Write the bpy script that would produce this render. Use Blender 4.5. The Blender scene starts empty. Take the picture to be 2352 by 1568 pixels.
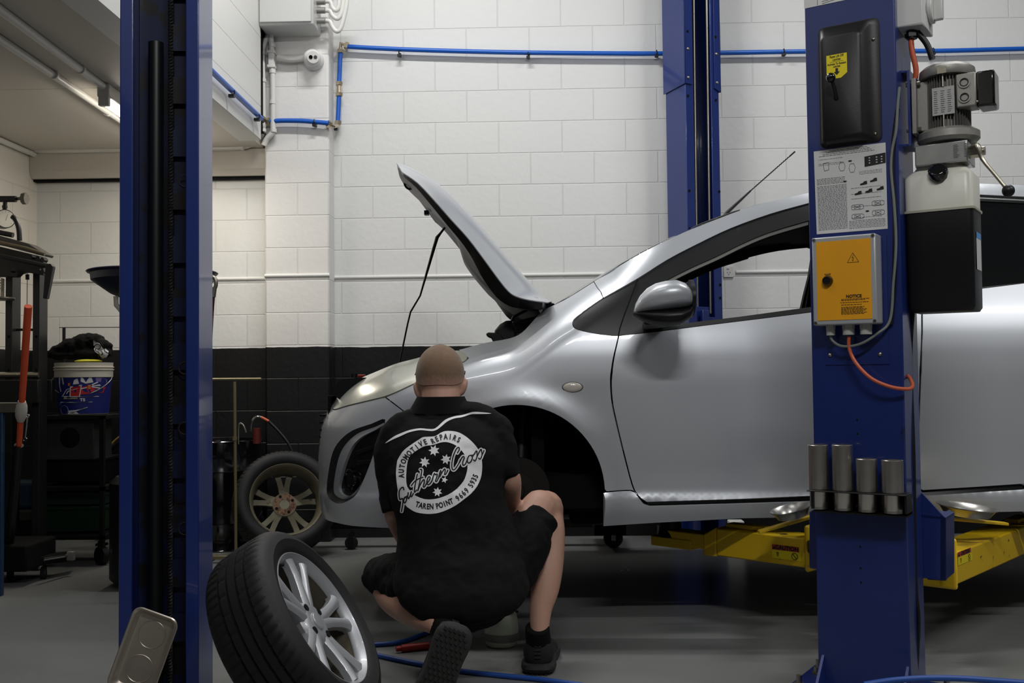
import bpy, math, random
from mathutils import Vector, Matrix, noise
from mathutils.geometry import delaunay_2d_cdt, intersect_point_line
from mathutils.bvhtree import BVHTree

random.seed(7)
SC = bpy.context.scene
COL = SC.collection
V = Vector
PI = math.pi

# ------------------------------------------------------------------ camera
FPX, CX, CY = 2350.0, 1176.0, 784.0
CAM = V((0.0, 0.0, 0.99))
YAW, PITCH, ROLL = math.radians(1.44), math.radians(2.0), math.radians(0.62)
CAMROT = Matrix.Rotation(YAW, 3, 'Z') @ Matrix.Rotation(PI / 2 + PITCH, 3, 'X') @ Matrix.Rotation(-ROLL, 3, 'Z')
cam_data = bpy.data.cameras.new('camera')
cam = bpy.data.objects.new('camera', cam_data)
COL.objects.link(cam)
cam_data.sensor_width = 36.0
cam_data.lens = 36.0 * FPX / 2352.0
cam_data.clip_start = 0.05
cam.matrix_world = Matrix.Translation(CAM) @ CAMROT.to_4x4()
SC.camera = cam

# ------------------------------------------------------------------ colour management, world, lamps
SC.view_settings.view_transform = 'Standard'
SC.view_settings.look = 'None'
SC.view_settings.exposure = -0.1
SC.view_settings.gamma = 1.0
SC.view_settings.use_curve_mapping = False
world = bpy.data.worlds.new('world')
SC.world = world
world.use_nodes = True
world.node_tree.nodes['Background'].inputs[0].default_value = (0.93, 0.97, 1.0, 1)
world.node_tree.nodes['Background'].inputs[1].default_value = 0.055


def area(name, loc, sx, sy, power, target=None, color=(1, 1, 1)):
    d = bpy.data.lights.new(name, 'AREA')
    d.shape = 'RECTANGLE'
    d.size, d.size_y = sx, sy
    d.energy = power
    d.color = color
    o = bpy.data.objects.new(name, d)
    COL.objects.link(o)
    o.location = loc
    if target is not None:
        o.rotation_euler = (V(target) - V(loc)).to_track_quat('-Z', 'Y').to_euler()
    return o


# rows of fluorescent battens under the workshop roof
area('ceiling_tube_light', (-0.6, 4.7, 4.45), 1.3, 0.12, 62)
area('ceiling_tube_light', (2.2, 4.5, 4.45), 1.3, 0.12, 48)
area('ceiling_tube_light', (0.45, -0.1, 3.9), 1.3, 0.12, 62, (0.45, 2.4, 0.9))
area('ceiling_tube_light', (3.4, 1.6, 3.9), 1.3, 0.12, 60)
area('ceiling_tube_light', (-1.0, 2.4, 4.45), 1.3, 0.12, 12)
# the lit batten under the mezzanine
area('batten_tube_light', (-2.35, 4.55, 2.40), 0.07, 1.15, 12, color=(1, 0.93, 0.82))


# ------------------------------------------------------------------ pixel helpers (points are put at their real distance)
def ray(px, py):
    return CAMROT @ V(((px - CX) / FPX, -(py - CY) / FPX, -1.0))


def P(px, py, Y):
    r = ray(px, py)
    return CAM + r * (Y / r.y)


def G(px, py, z=0.0):
    r = ray(px, py)
    return CAM + r * ((z - CAM.z) / r.z)


def proj(p):
    q = CAMROT.transposed() @ (V(p) - CAM)
    return (CX + FPX * q.x / -q.z, CY - FPX * q.y / -q.z)


def PL(px, py, p0, n):
    r = ray(px, py)
    n = V(n)
    return CAM + r * ((V(p0) - CAM).dot(n) / r.dot(n))


# ------------------------------------------------------------------ materials
def lin(c):
    return tuple(((x / 255.0) / 12.92 if x / 255.0 <= 0.04045 else ((x / 255.0 + 0.055) / 1.055) ** 2.4) for x in c)


def mat(name, rgb, rough=0.5, metal=0.0, bump=0.0, bscale=60.0, coat=0.0, var=0.0, vscale=6.0, dirt=None, dscale=4.0,
        damt=0.5, trans=0.0, emit=None, estr=0.0, spec=0.5, rvar=0.0, sheen=0.0, dist=0.002):
    m = bpy.data.materials.new(name)
    m.use_nodes = True
    nt = m.node_tree
    b = nt.nodes['Principled BSDF']
    c = lin(rgb) + (1.0,)
    b.inputs['Base Color'].default_value = c
    b.inputs['Roughness'].default_value = rough
    b.inputs['Metallic'].default_value = metal
    b.inputs['Specular IOR Level'].default_value = spec
    if coat:
        b.inputs['Coat Weight'].default_value = coat
        b.inputs['Coat Roughness'].default_value = 0.06
    if trans:
        b.inputs['Transmission Weight'].default_value = trans
    if sheen:
        b.inputs['Sheen Weight'].default_value = sheen
    if emit:
        b.inputs['Emission Color'].default_value = lin(emit) + (1,)
        b.inputs['Emission Strength'].default_value = estr
    tc = None
    if bump or var or dirt or rvar:
        tc = nt.nodes.new('ShaderNodeTexCoord')
    if var or dirt or rvar:
        n = nt.nodes.new('ShaderNodeTexNoise')
        n.inputs['Scale'].default_value = vscale
        n.inputs['Detail'].default_value = 5
        nt.links.new(tc.outputs['Object'], n.inputs['Vector'])
        last = None
        if var:
            mx = nt.nodes.new('ShaderNodeMix')
            mx.data_type = 'RGBA'
            mx.inputs[6].default_value = tuple(x * (1 - var) for x in c[:3]) + (1,)
            mx.inputs[7].default_value = tuple(min(1, x * (1 + var)) for x in c[:3]) + (1,)
            nt.links.new(n.outputs['Fac'], mx.inputs[0])
            last = mx.outputs[2]
        if dirt:
            n2 = nt.nodes.new('ShaderNodeTexNoise')
            n2.inputs['Scale'].default_value = dscale
            n2.inputs['Detail'].default_value = 8
            n2.inputs['Roughness'].default_value = 0.65
            nt.links.new(tc.outputs['Object'], n2.inputs['Vector'])
            rp = nt.nodes.new('ShaderNodeValToRGB')
            rp.color_ramp.elements[0].position = damt
            rp.color_ramp.elements[1].position = min(1.0, damt + 0.06)
            nt.links.new(n2.outputs['Fac'], rp.inputs[0])
            mx = nt.nodes.new('ShaderNodeMix')
            mx.data_type = 'RGBA'
            if last is None:
                mx.inputs[6].default_value = c
            else:
                nt.links.new(last, mx.inputs[6])
            mx.inputs[7].default_value = lin(dirt) + (1,)
            nt.links.new(rp.outputs[0], mx.inputs[0])
            last = mx.outputs[2]
        if last is not None:
            nt.links.new(last, b.inputs['Base Color'])
        if rvar:
            mr = nt.nodes.new('ShaderNodeMapRange')
            mr.inputs[3].default_value = max(0, rough - rvar)
            mr.inputs[4].default_value = rough + rvar
            nt.links.new(n.outputs['Fac'], mr.inputs[0])
            nt.links.new(mr.outputs[0], b.inputs['Roughness'])
    if bump:
        n = nt.nodes.new('ShaderNodeTexNoise')
        n.inputs['Scale'].default_value = bscale
        n.inputs['Detail'].default_value = 4
        nt.links.new(tc.outputs['Object'], n.inputs['Vector'])
        bp = nt.nodes.new('ShaderNodeBump')
        bp.inputs['Strength'].default_value = bump
        bp.inputs['Distance'].default_value = dist
        nt.links.new(n.outputs['Fac'], bp.inputs['Height'])
        nt.links.new(bp.outputs[0], b.inputs['Normal'])
    return m


def block_mat(name, white, dark, axis='X', xoff=0.0, split=1.2, warm=None):
    """painted concrete blocks 400 x 200 mm, charcoal paint below `split`"""
    m = bpy.data.materials.new(name)
    m.use_nodes = True
    nt = m.node_tree
    N, L = nt.nodes, nt.links
    b = N['Principled BSDF']
    tc = N.new('ShaderNodeTexCoord')
    sp = N.new('ShaderNodeSeparateXYZ')
    L.new(tc.outputs['Object'], sp.inputs[0])
    add = N.new('ShaderNodeMath')
    add.inputs[1].default_value = xoff
    L.new(sp.outputs[0 if axis == 'X' else 1], add.inputs[0])
    cb = N.new('ShaderNodeCombineXYZ')
    L.new(add.outputs[0], cb.inputs[0])
    L.new(sp.outputs[2], cb.inputs[1])
    br = N.new('ShaderNodeTexBrick')
    br.inputs['Scale'].default_value = 1.0
    br.inputs['Brick Width'].default_value = 0.4
    br.inputs['Row Height'].default_value = 0.2
    br.inputs['Mortar Size'].default_value = 0.0045
    br.inputs['Mortar Smooth'].default_value = 0.6
    br.offset = 0.5
    L.new(cb.outputs[0], br.inputs['Vector'])
    gt = N.new('ShaderNodeMath')
    gt.operation = 'GREATER_THAN'
    gt.inputs[1].default_value = split
    wn = N.new('ShaderNodeTexNoise')
    wn.inputs['Scale'].default_value = 9
    wn.inputs['Detail'].default_value = 4
    L.new(tc.outputs['Object'], wn.inputs['Vector'])
    wa = N.new('ShaderNodeMath')
    wa.operation = 'MULTIPLY_ADD'
    wa.inputs[1].default_value = 0.012
    L.new(wn.outputs['Fac'], wa.inputs[0])
    L.new(sp.outputs[2], wa.inputs[2])
    L.new(wa.outputs[0], gt.inputs[0])
    mx = N.new('ShaderNodeMix')
    mx.data_type = 'RGBA'
    mx.inputs[6].default_value = lin(dark) + (1,)
    mx.inputs[7].default_value = lin(white) + (1,)
    L.new(gt.outputs[0], mx.inputs[0])
    mo = N.new('ShaderNodeMix')
    mo.data_type = 'RGBA'
    mo.blend_type = 'MULTIPLY'
    mo.inputs[7].default_value = (0.94, 0.94, 0.94, 1)
    L.new(br.outputs['Fac'], mo.inputs[0])
    L.new(mx.outputs[2], mo.inputs[6])
    L.new(mo.outputs[2], b.inputs['Base Color'])
    rr = N.new('ShaderNodeMapRange')
    rr.inputs[3].default_value = 0.42
    rr.inputs[4].default_value = 0.55
    L.new(gt.outputs[0], rr.inputs[0])
    L.new(rr.outputs[0], b.inputs['Roughness'])
    n1 = N.new('ShaderNodeTexNoise')
    n1.inputs['Scale'].default_value = 28
    n1.inputs['Detail'].default_value = 6
    L.new(tc.outputs['Object'], n1.inputs['Vector'])
    h = N.new('ShaderNodeMath')
    h.operation = 'MULTIPLY_ADD'
    h.inputs[1].default_value = -1.6
    L.new(br.outputs['Fac'], h.inputs[0])
    L.new(n1.outputs['Fac'], h.inputs[2])
    bp = N.new('ShaderNodeBump')
    bp.inputs['Strength'].default_value = 0.55
    bp.inputs['Distance'].default_value = 0.0032
    L.new(h.outputs[0], bp.inputs['Height'])
    L.new(bp.outputs[0], b.inputs['Normal'])
    return m


M = {}
M['paint_white'] = mat('painted_white', (222, 221, 217), 0.5, bump=0.15, bscale=30)
M['siding'] = mat('painted_board', (224, 223, 218), 0.5, bump=0.1, bscale=25)
M['soffit'] = mat('soffit_board', (205, 199, 188), 0.6)
M['conduit'] = mat('white_plastic_conduit', (218, 216, 210), 0.35)
M['box_grey'] = mat('light_grey_enclosure', (196, 196, 193), 0.35)
M['blue_hose'] = mat('blue_air_pipe', (20, 92, 190), 0.3)
M['blue'] = mat('blue_lift_paint', (26, 46, 112), 0.32, bump=0.12, bscale=90, coat=0.5, var=0.08)
M['blue_dirty'] = mat('blue_lift_paint_worn', (22, 40, 102), 0.34, bump=0.12, bscale=90, coat=0.4, var=0.12, dirt=(16, 24, 40), dscale=7, damt=0.66)
M['blue_dark'] = mat('blue_lift_paint_greasy', (12, 24, 62), 0.5, var=0.3, dirt=(14, 13, 12), dscale=6, damt=0.5)
M['yellow'] = mat('yellow_arm_paint', (214, 176, 22), 0.42, bump=0.1, bscale=60, var=0.1, dirt=(40, 34, 30), dscale=15, damt=0.625)
M['black'] = mat('black_plastic', (15, 15, 16), 0.42, spec=0.4, bump=0.08, bscale=200)
M['black_gloss'] = mat('black_gloss', (10, 10, 11), 0.12, coat=0.5)
M['black_matt'] = mat('black_matt', (7, 7, 7), 0.8, spec=0.2)
M['rubber'] = mat('tyre_rubber', (20, 20, 21), 0.6, spec=0.35, bump=0.2, bscale=120)
M['steel'] = mat('bare_steel', (150, 148, 144), 0.3, 1.0, rvar=0.12, vscale=20)
M['zinc'] = mat('zinc_plated', (170, 165, 150), 0.35, 1.0)
M['brass'] = mat('nickel_brass', (200, 186, 160), 0.3, 1.0)
M['chrome'] = mat('chrome', (210, 210, 210), 0.12, 1.0)
M['castalu'] = mat('cast_aluminium', (150, 148, 142), 0.5, 0.6, bump=0.2, bscale=80)
M['alloy'] = mat('alloy_wheel_silver', (168, 169, 172), 0.42, 0.5, coat=0.25)
M['alloy_back'] = mat('alloy_wheel_dirty_back', (112, 107, 88), 0.5, 0.35, var=0.25, dirt=(74, 54, 36), dscale=22, damt=0.62)
M['carpaint'] = mat('silver_car_paint', (190, 193, 197), 0.36, 0.35, coat=0.8, spec=0.4)
M['trim'] = mat('black_car_trim', (15, 16, 17), 0.4, spec=0.35, bump=0.05, bscale=300)
M['under'] = mat('underbody_black', (7, 7, 7), 0.85, spec=0.2, bump=0.3, bscale=30)
M['glass'] = mat('car_window_glass', (225, 235, 235), 0.02, trans=1.0)
M['glass_dark'] = mat('privacy_glass', (10, 11, 12), 0.05, coat=0.5)
M['lamp'] = mat('hazed_headlamp_lens', (205, 205, 192), 0.22, 0.35, coat=1.0, var=0.25, vscale=5)
M['skin'] = mat('skin', (182, 140, 120), 0.55, var=0.08, vscale=14, bump=0.1, bscale=150)
M['hair'] = mat('cropped_brown_hair', (112, 88, 66), 0.85, var=0.25, vscale=60, bump=0.5, bscale=420, sheen=0.15)
M['shirt'] = mat('black_work_shirt', (10, 10, 10), 0.9, spec=0.2, bump=0.35, bscale=9, dist=0.012)
M['shorts'] = mat('black_work_shorts', (9, 9, 10), 0.9, spec=0.2, bump=0.45, bscale=13, dist=0.014)
M['print'] = mat('white_screen_print', (215, 215, 216), 0.7)
M['barrel'] = mat('wheel_barrel_shade_dirt', (84, 78, 66), 0.55, 0.5, var=0.3)  # dirty tone, darkened to stand in for the shade inside the rim
M['print_black'] = mat('black_screen_print', (14, 14, 14), 0.8)
M['sole'] = mat('shoe_sole', (34, 33, 32), 0.75)
M['shoe'] = mat('black_shoe_knit', (15, 15, 15), 0.8, bump=0.4, bscale=250)
M['orange'] = mat('orange_cable', (190, 88, 54), 0.45)
M['red'] = mat('red_tool', (150, 30, 22), 0.4)
M['orange_handle'] = mat('orange_jack_handle', (206, 78, 44), 0.45, var=0.1)
M['paper'] = mat('label_paper', (206, 207, 205), 0.35)
M['ink'] = mat('label_ink', (60, 62, 66), 0.6)
M['ink_black'] = mat('label_black', (14, 14, 14), 0.5)
M['label_yellow'] = mat('label_yellow', (226, 206, 24), 0.4)
M['label_red'] = mat('label_red', (170, 60, 45), 0.45)
M['panel_orange'] = mat('control_box_orange', (228, 158, 18), 0.45, var=0.08, dirt=(150, 100, 20), dscale=30, damt=0.74)
M['reservoir'] = mat('milky_plastic', (214, 212, 200), 0.35, var=0.05)
M['bottle'] = mat('pale_green_plastic', (186, 192, 172), 0.35)


# ------------------------------------------------------------------ mesh builder
ORIG = {}


class MB:
    def __init__(s):
        s.v, s.f = [], []

    def add(s, vs, fs):
        k = len(s.v)
        s.v += [V(p) for p in vs]
        s.f += [tuple(i + k for i in f) for f in fs]
        return s

    def box(s, c, size, rot=None):
        c = V(c)
        hx, hy, hz = size[0] / 2, size[1] / 2, size[2] / 2
        vs = [V((x, y, z)) for x in (-hx, hx) for y in (-hy, hy) for z in (-hz, hz)]
        if rot is not None:
            vs = [rot @ p for p in vs]
        return s.add([c + p for p in vs], [(0, 1, 3, 2), (4, 6, 7, 5), (0, 4, 5, 1), (2, 3, 7, 6), (0, 2, 6, 4), (1, 5, 7, 3)])

    def b2(s, x0, x1, y0, y1, z0, z1):
        return s.box(((x0 + x1) / 2, (y0 + y1) / 2, (z0 + z1) / 2), (x1 - x0, y1 - y0, z1 - z0))

    def loft(s, rings, cap=True, closed=False):
        n = len(rings[0])
        vs = [p for r in rings for p in r]
        fs = []
        m = len(rings)
        for i in range(m if closed else m - 1):
            a, b = i * n, ((i + 1) % m) * n
            for j in range(n):
                k = (j + 1) % n
                fs.append((a + j, a + k, b + k, b + j))
        if cap and not closed:
            fs.append(tuple(reversed(range(n))))
            fs.append(tuple(range((m - 1) * n, m * n)))
        return s.add(vs, fs)

    def ring(s, c, u, w, r, n, r2=None):
        r2 = r if r2 is None else r2
        return [c + u * (r * math.cos(2 * PI * i / n)) + w * (r2 * math.sin(2 * PI * i / n)) for i in range(n)]

    def cyl(s, a, b, r, r2=None, n=20, cap=True):
        a, b = V(a), V(b)
        d = (b - a).normalized()
        u = d.orthogonal().normalized()
        w = d.cross(u)
        return s.loft([s.ring(a, u, w, r, n), s.ring(b, u, w, r if r2 is None else r2, n)], cap)

    def tube(s, pts, r, n=8, cap=True, smooth=0):
        pts = [V(p) for p in pts]
        if smooth:
            pts = catmull(pts, smooth)
        rs = r if isinstance(r, (list, tuple)) else [r] * len(pts)
        if len(rs) != len(pts):
            rs = [rs[min(len(rs) - 1, int(round(i * (len(rs) - 1) / (len(pts) - 1))))] for i in range(len(pts))]
        rings = []
        u = None
        for i, p in enumerate(pts):
            d = (pts[min(i + 1, len(pts) - 1)] - pts[max(i - 1, 0)]).normalized()
            if u is None:
                u = d.orthogonal().normalized()
            u = (u - d * u.dot(d)).normalized()
            w = d.cross(u)
            rings.append(s.ring(p, u, w, rs[i], n))
        return s.loft(rings, cap)

    def lathe(s, prof, o, axis, n=32, u=None, closed=False):
        o, axis = V(o), V(axis).normalized()
        u = axis.orthogonal().normalized() if u is None else V(u)
        w = axis.cross(u)
        rings = [s.ring(o + axis * h, u, w, max(r, 1e-5), n) for r, h in prof]
        return s.loft(rings, not closed, closed)

    def prism(s, poly, vec):
        poly = [V(p) for p in poly]
        vec = V(vec)
        n = len(poly)
        return s.add(poly + [p + vec for p in poly],
                     [tuple(range(n)), tuple(reversed(range(n, 2 * n)))] + [(i, i + n, (i + 1) % n + n, (i + 1) % n) for i in range(n)])

    def sphere(s, c, r, n=16, m=10, rot=None):
        c = V(c)
        r = (r, r, r) if not isinstance(r, (tuple, list)) else r
        rings = []
        for i in range(m + 1):
            t = PI * i / m
            ring = []
            for j in range(n):
                a = 2 * PI * j / n
                st = max(math.sin(t), 0.003)
                p = V((r[0] * st * math.cos(a), r[1] * st * math.sin(a), r[2] * math.cos(t)))
                if rot is not None:
                    p = rot @ p
                ring.append(c + p)
            rings.append(ring)
        return s.loft(rings, True)

    def build(s, name, m, parent=None, bevel=0.0, angle=38, loc=None, fix=True):
        o0 = V((0, 0, 0))
        if parent is not None:
            o0 = ORIG.get(parent.name, V((0, 0, 0)))
        elif loc is not None:
            o0 = V(loc)
        me = bpy.data.meshes.new(name)
        me.from_pydata([tuple(p - o0) for p in s.v], [], s.f)
        if fix:
            import bmesh
            bm = bmesh.new()
            bm.from_mesh(me)
            bmesh.ops.recalc_face_normals(bm, faces=bm.faces)
            bm.to_mesh(me)
            bm.free()
        me.polygons.foreach_set('use_smooth', [True] * len(me.polygons))
        me.set_sharp_from_angle(angle=math.radians(angle))
        if isinstance(m, (list, tuple)):
            for x in m:
                me.materials.append(x)
        elif m is not None:
            me.materials.append(m)
        o = bpy.data.objects.new(name, me)
        COL.objects.link(o)
        if parent is not None:
            o.parent = parent
            ORIG[o.name] = o0
        else:
            o.location = o0
            ORIG[o.name] = o0
        if bevel:
            md = o.modifiers.new('edge_rounding', 'BEVEL')
            md.width = bevel
            md.segments = 2
            md.limit_method = 'ANGLE'
            md.angle_limit = math.radians(40)
            md.harden_normals = False
        return o


def catmull(pts, k=6, closed=False):
    out = []
    n = len(pts)
    rng = range(n if closed else n - 1)
    for i in rng:
        p0 = pts[(i - 1) % n] if closed else pts[max(i - 1, 0)]
        p1, p2 = pts[i], pts[(i + 1) % n]
        p3 = pts[(i + 2) % n] if closed else pts[min(i + 2, n - 1)]
        for j in range(k):
            t = j / k
            out.append(0.5 * ((2 * p1) + (p2 - p0) * t + (2 * p0 - 5 * p1 + 4 * p2 - p3) * t * t + (3 * p1 - p0 - 3 * p2 + p3) * t * t * t))
    if not closed:
        out.append(pts[-1])
    return out


def thing(name, label, cat, loc, group=None):
    o = bpy.data.objects.new(name, None)
    COL.objects.link(o)
    o.empty_display_size = 0.05
    o.location = V(loc)
    ORIG[o.name] = V(loc)
    o['label'] = label
    o['category'] = cat
    if group:
        o['group'] = group
    return o


def tag(o, label, cat, group=None, kind=None):
    o['label'] = label
    o['category'] = cat
    if group:
        o['group'] = group
    if kind:
        o['kind'] = kind
    return o


def struct(o):
    o['kind'] = 'structure'
    return o


def dup(root, off, label=None, group=None):
    r = root.copy()
    COL.objects.link(r)
    r.location = root.location + V(off)
    if label:
        r['label'] = label
    if group:
        r['group'] = group
    for ch in list(root.children):
        c = ch.copy()
        COL.objects.link(c)
        c.parent = r
        for g in list(ch.children):
            d = g.copy()
            COL.objects.link(d)
            d.parent = c
    return r


def text_faces(s, size=1.0, bold=0.0, xs=1.0, align='CENTER'):
    """filled outline of a string as 2D verts/faces, centred at 0, cap height about 0.7*size"""
    cu = bpy.data.curves.new('txt', 'FONT')
    cu.body = s
    cu.size = size
    cu.align_x = align
    cu.align_y = 'CENTER'
    cu.offset = bold
    cu.resolution_u = 3
    cu.fill_mode = 'FRONT'
    o = bpy.data.objects.new('txt', cu)
    COL.objects.link(o)
    me = bpy.data.meshes.new_from_object(o)
    vs = [V((v.co.x * xs, v.co.y, 0)) for v in me.vertices]
    fs = [tuple(p.vertices) for p in me.polygons]
    bpy.data.objects.remove(o)
    bpy.data.curves.remove(cu)
    bpy.data.meshes.remove(me)
    return vs, fs


def text_on(mb, s, o, u, w, size, bold=0.0, xs=1.0, align='CENTER'):
    vs, fs = text_faces(s, size, bold, xs, align)
    return mb.add([o + u * p.x + w * p.y for p in vs], fs)
# ------------------------------------------------------------------ the room
WY = 6.40
XL = P(84, 600, WY).x          # left wall
XM = -1.648                    # mezzanine side wall
XP0, XP1 = P(608, 600, WY - 0.16).x, P(757, 600, WY - 0.16).x
zj = 0.0
jx = P(1512, 380, WY).x
M['wall'] = block_mat('painted_block_wall', (222, 222, 219), (19, 19, 20), 'X', 0.4 - (jx % 0.4), 1.196)
M['wall_pil'] = block_mat('painted_block_pilaster', (224, 222, 218), (19, 19, 20), 'X', 0.2 - (P(684, 660, 6.24).x % 0.4), 1.196)
M['wall_left'] = block_mat('painted_block_left', (224, 220, 210), (19, 19, 20), 'Y', 0.1, 1.196)


def plain(name, x0, x1, y0, y1, z0, z1, m, bevel=0.0):
    return struct(MB().b2(x0, x1, y0, y1, z0, z1).build(name, m, bevel=bevel))


plain('wall_back', XL - 0.2, 6.2, WY, WY + 0.2, 0, 5.0, M['wall'])
plain('wall_left', XL - 0.2, XL, -2.0, WY, 0, 5.0, M['wall_left'])
plain('wall_pilaster', XP0, XP1, WY - 0.16, WY, 0, 5.0, M['wall_pil'], 0.012)
M['wall_far'] = block_mat('painted_block_front', (205, 205, 203), (26, 27, 28), 'X', 0.0, 1.4)
plain('wall_front', -6.0, 8.0, -6.2, -6.0, 0, 4.2, M['wall_far'])
plain('wall_right', 7.6, 7.8, -6.0, WY, 0, 5.0, block_mat('painted_block_right', (205, 205, 203), (26, 27, 28), 'Y', 0.0, 1.2))

# floor: grey epoxy
fm = bpy.data.materials.new('grey_epoxy_floor')
fm.use_nodes = True
nt = fm.node_tree
N, L = nt.nodes, nt.links
b = N['Principled BSDF']
tc = N.new('ShaderNodeTexCoord')
n1 = N.new('ShaderNodeTexNoise')
n1.inputs['Scale'].default_value = 1.6
n1.inputs['Detail'].default_value = 6
L.new(tc.outputs['Object'], n1.inputs['Vector'])
mx = N.new('ShaderNodeMix')
mx.data_type = 'RGBA'
mx.inputs[6].default_value = lin((116, 117, 115)) + (1,)
mx.inputs[7].default_value = lin((126, 127, 125)) + (1,)
L.new(n1.outputs['Fac'], mx.inputs[0])
L.new(mx.outputs[2], b.inputs['Base Color'])
n2 = N.new('ShaderNodeTexNoise')
n2.inputs['Scale'].default_value = 5
n2.inputs['Detail'].default_value = 6
L.new(tc.outputs['Object'], n2.inputs['Vector'])
mr = N.new('ShaderNodeMapRange')
mr.inputs[3].default_value = 0.22
mr.inputs[4].default_value = 0.30
L.new(n2.outputs['Fac'], mr.inputs[0])
L.new(mr.outputs[0], b.inputs['Roughness'])
n3 = N.new('ShaderNodeTexNoise')
n3.inputs['Scale'].default_value = 14
L.new(tc.outputs['Object'], n3.inputs['Vector'])
bp = N.new('ShaderNodeBump')
bp.inputs['Strength'].default_value = 0.03
bp.inputs['Distance'].default_value = 0.004
L.new(n3.outputs['Fac'], bp.inputs['Height'])
L.new(bp.outputs[0], b.inputs['Normal'])
M['floor'] = fm
plain('floor', XL - 0.2, 7.8, -6.2, WY + 0.2, -0.2, 0.0, fm)

# horizontal bead joint on the wall at 1.6 m
zb = P(1100, 633, WY).z
for x0, x1, y in ((XL, XP0, WY), (XP0, XP1, WY - 0.16), (XP1, P(1655, 630, WY).x, WY), (P(1690, 630, WY).x, 6.2, WY)):
    mb = MB()
    mb.tube([(x0, y, zb), (x1, y, zb)], 0.012, 10)
    struct(mb.build('trim_1', M['paint_white']))
# thin crack-filler ledges where white meets black
# mezzanine: side wall of boards, soffit, beam
ZS = 2.432
YE = 6.06
mb = MB()
z = ZS
k = 0
hh = 0.21
while z < 5.0:
    h0 = 0.20 if k == 0 else hh
    mb.b2(XM - 0.05, XM, -2.0, YE, z + 0.0015, z + h0 - 0.0015)
    mb.b2(XM - 0.05, XM - 0.003, -2.0, YE, z + h0 - 0.0015, z + h0 + 0.0015)
    z += h0
    k += 1
struct(mb.build('wall_mezzanine', M['siding']))
ZC = ZS + 0.006
mb = MB()
ys = [-2.0, 1.9, 4.95, WY]
for i in range(3):
    mb.b2(XL, XM - 0.05, ys[i] + 0.002, ys[i + 1] - 0.002, ZC, ZC + 0.02)
mb.b2(XL, XM - 0.05, -2, WY, ZC + 0.02, ZC + 0.06)
struct(mb.build('ceiling', M['soffit']))
# sloping edge trim below the boards
mb = MB()
mb.prism([(XM - .001, -2, ZS - .001), (XM - 0.05, -2, ZS - 0.006), (XM - 0.13, -2, ZS - .006), (XM - 0.13, -2, ZS - .001)], (0, YE + 2, 0))
struct(mb.build('trim_2', M['siding']))
# steel beam against the back wall
zt, zb2 = P(300, 345, WY - 0.1).z, P(300, 405, WY - 0.1).z
zt = ZC
mb = MB()
mb.b2(XL + 0.002, XP0 - 0.004, WY - 0.10, WY - 0.002, zb2 + 0.04, zt - 0.004)
mb.prism([(XL + 0.002, WY - 0.10, zb2 + 0.04), (XL + 0.002, WY - 0.075, zb2), (XL + 0.002, WY - 0.002, zb2), (XL + 0.002, WY - 0.002, zb2 + 0.04)], (XP0 - XL - 0.006, 0, 0))
struct(mb.build('trim_3', M['soffit']))
mb = MB().b2(XL + 0.002, XP0 - 0.004, WY - 0.05, WY - 0.003, zb2 - 0.014, zb2 - 0.002)
struct(mb.build('trim_4', M['black_matt']))


struct(MB().b2(XM - .3, XM - .02, YE, WY - .002, ZC + .065, 5.0).build('gap_shade_filler', M['black_matt']))  # black filler box added to stand in for shade in the pilaster gap


# conduits --------------------------------------------------------
def conduit(name, pts, r, label, clips=(), smooth=6, m='conduit'):
    mb = MB()
    mb.tube(pts, r, 12, smooth=smooth)
    t = thing(name, label, 'conduit', pts[0])
    mb.build('pipe', M[m], t)
    for c, d in clips:
        c, d = V(c), V(d).normalized()
        q = MB()
        q.cyl(c - d * 0.011, c + d * 0.011, r * 1.22, n=14)
        q.build('clip', M[m], t)
    return t


y1 = WY - 0.12
zc = P(300, 343, y1).z
cor = V((XL + 0.035, WY - 0.12, P(90, 343, y1).z))
conduit('conduit', [(XL + 0.03, 0.5, ZC - 0.02), (XL + 0.03, 3.0, ZC - 0.02), (XL + 0.03, WY - 0.2, ZC - 0.02), cor,
                    (XL + 0.12, y1, zc), (-2.6, y1, zc), (P(480, 340, y1).x, y1, P(480, 341, y1).z),
                    (P(560, 338, y1).x, y1, P(560, 337, y1).z), (P(594, 322, y1).x, y1, P(594, 322, y1).z), P(604, 296, 6.2), P(605, 260, 6.2), P(604, 200, 6.2), P(603, 130, 6.2), P(604, 112, 6.2),
                    P(612, 88, 6.2), P(623, 68, 6.2)], 0.0165,
        'white plastic conduit running under the mezzanine edge and up beside the pilaster',
        [(P(603, 122, 6.2), (0, 0, 1)), (P(604, 185, 6.2), (0, 0, 1)), (P(604, 300, 6.2), (0, 0.2, 1)), (P(557, 338, y1), (1, 0, 0))])
ya = P(625, 200, 6.2).y
conduit('conduit', [P(606, 334, ya), P(612, 320, ya), P(626, 303, ya), P(627, 280, ya), P(626, 150, ya), P(622, 80, ya), P(622, 66, ya)], 0.017,
        'white plastic conduit dropping from the grey enclosure past the security camera',
        [(P(626, 165, ya), (0, 0, 1)), (P(626, 235, ya), (0, 0, 1)), (P(628, 300, ya), (0, 0, 1)), (P(625, 105, ya), (0, 0, 1))])
mb = MB()
cc = P(624, 137, ya)
mb.box(cc, (0.036, 0.04, 0.075))
mb.box(cc + V((0, 0, 0.045)), (0.05, 0.045, 0.02))
mb.box(cc - V((0, 0, 0.045)), (0.05, 0.045, 0.02))
tag(mb.build('conduit_junction', M['conduit'], bevel=0.004), 'white tee junction on the conduit left of the security camera', 'junction')
conduit('conduit', [P(638, 132, ya), P(668, 136, ya), P(700, 133, 6.2)], 0.02, 'short white conduit between junction and security camera')
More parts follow.
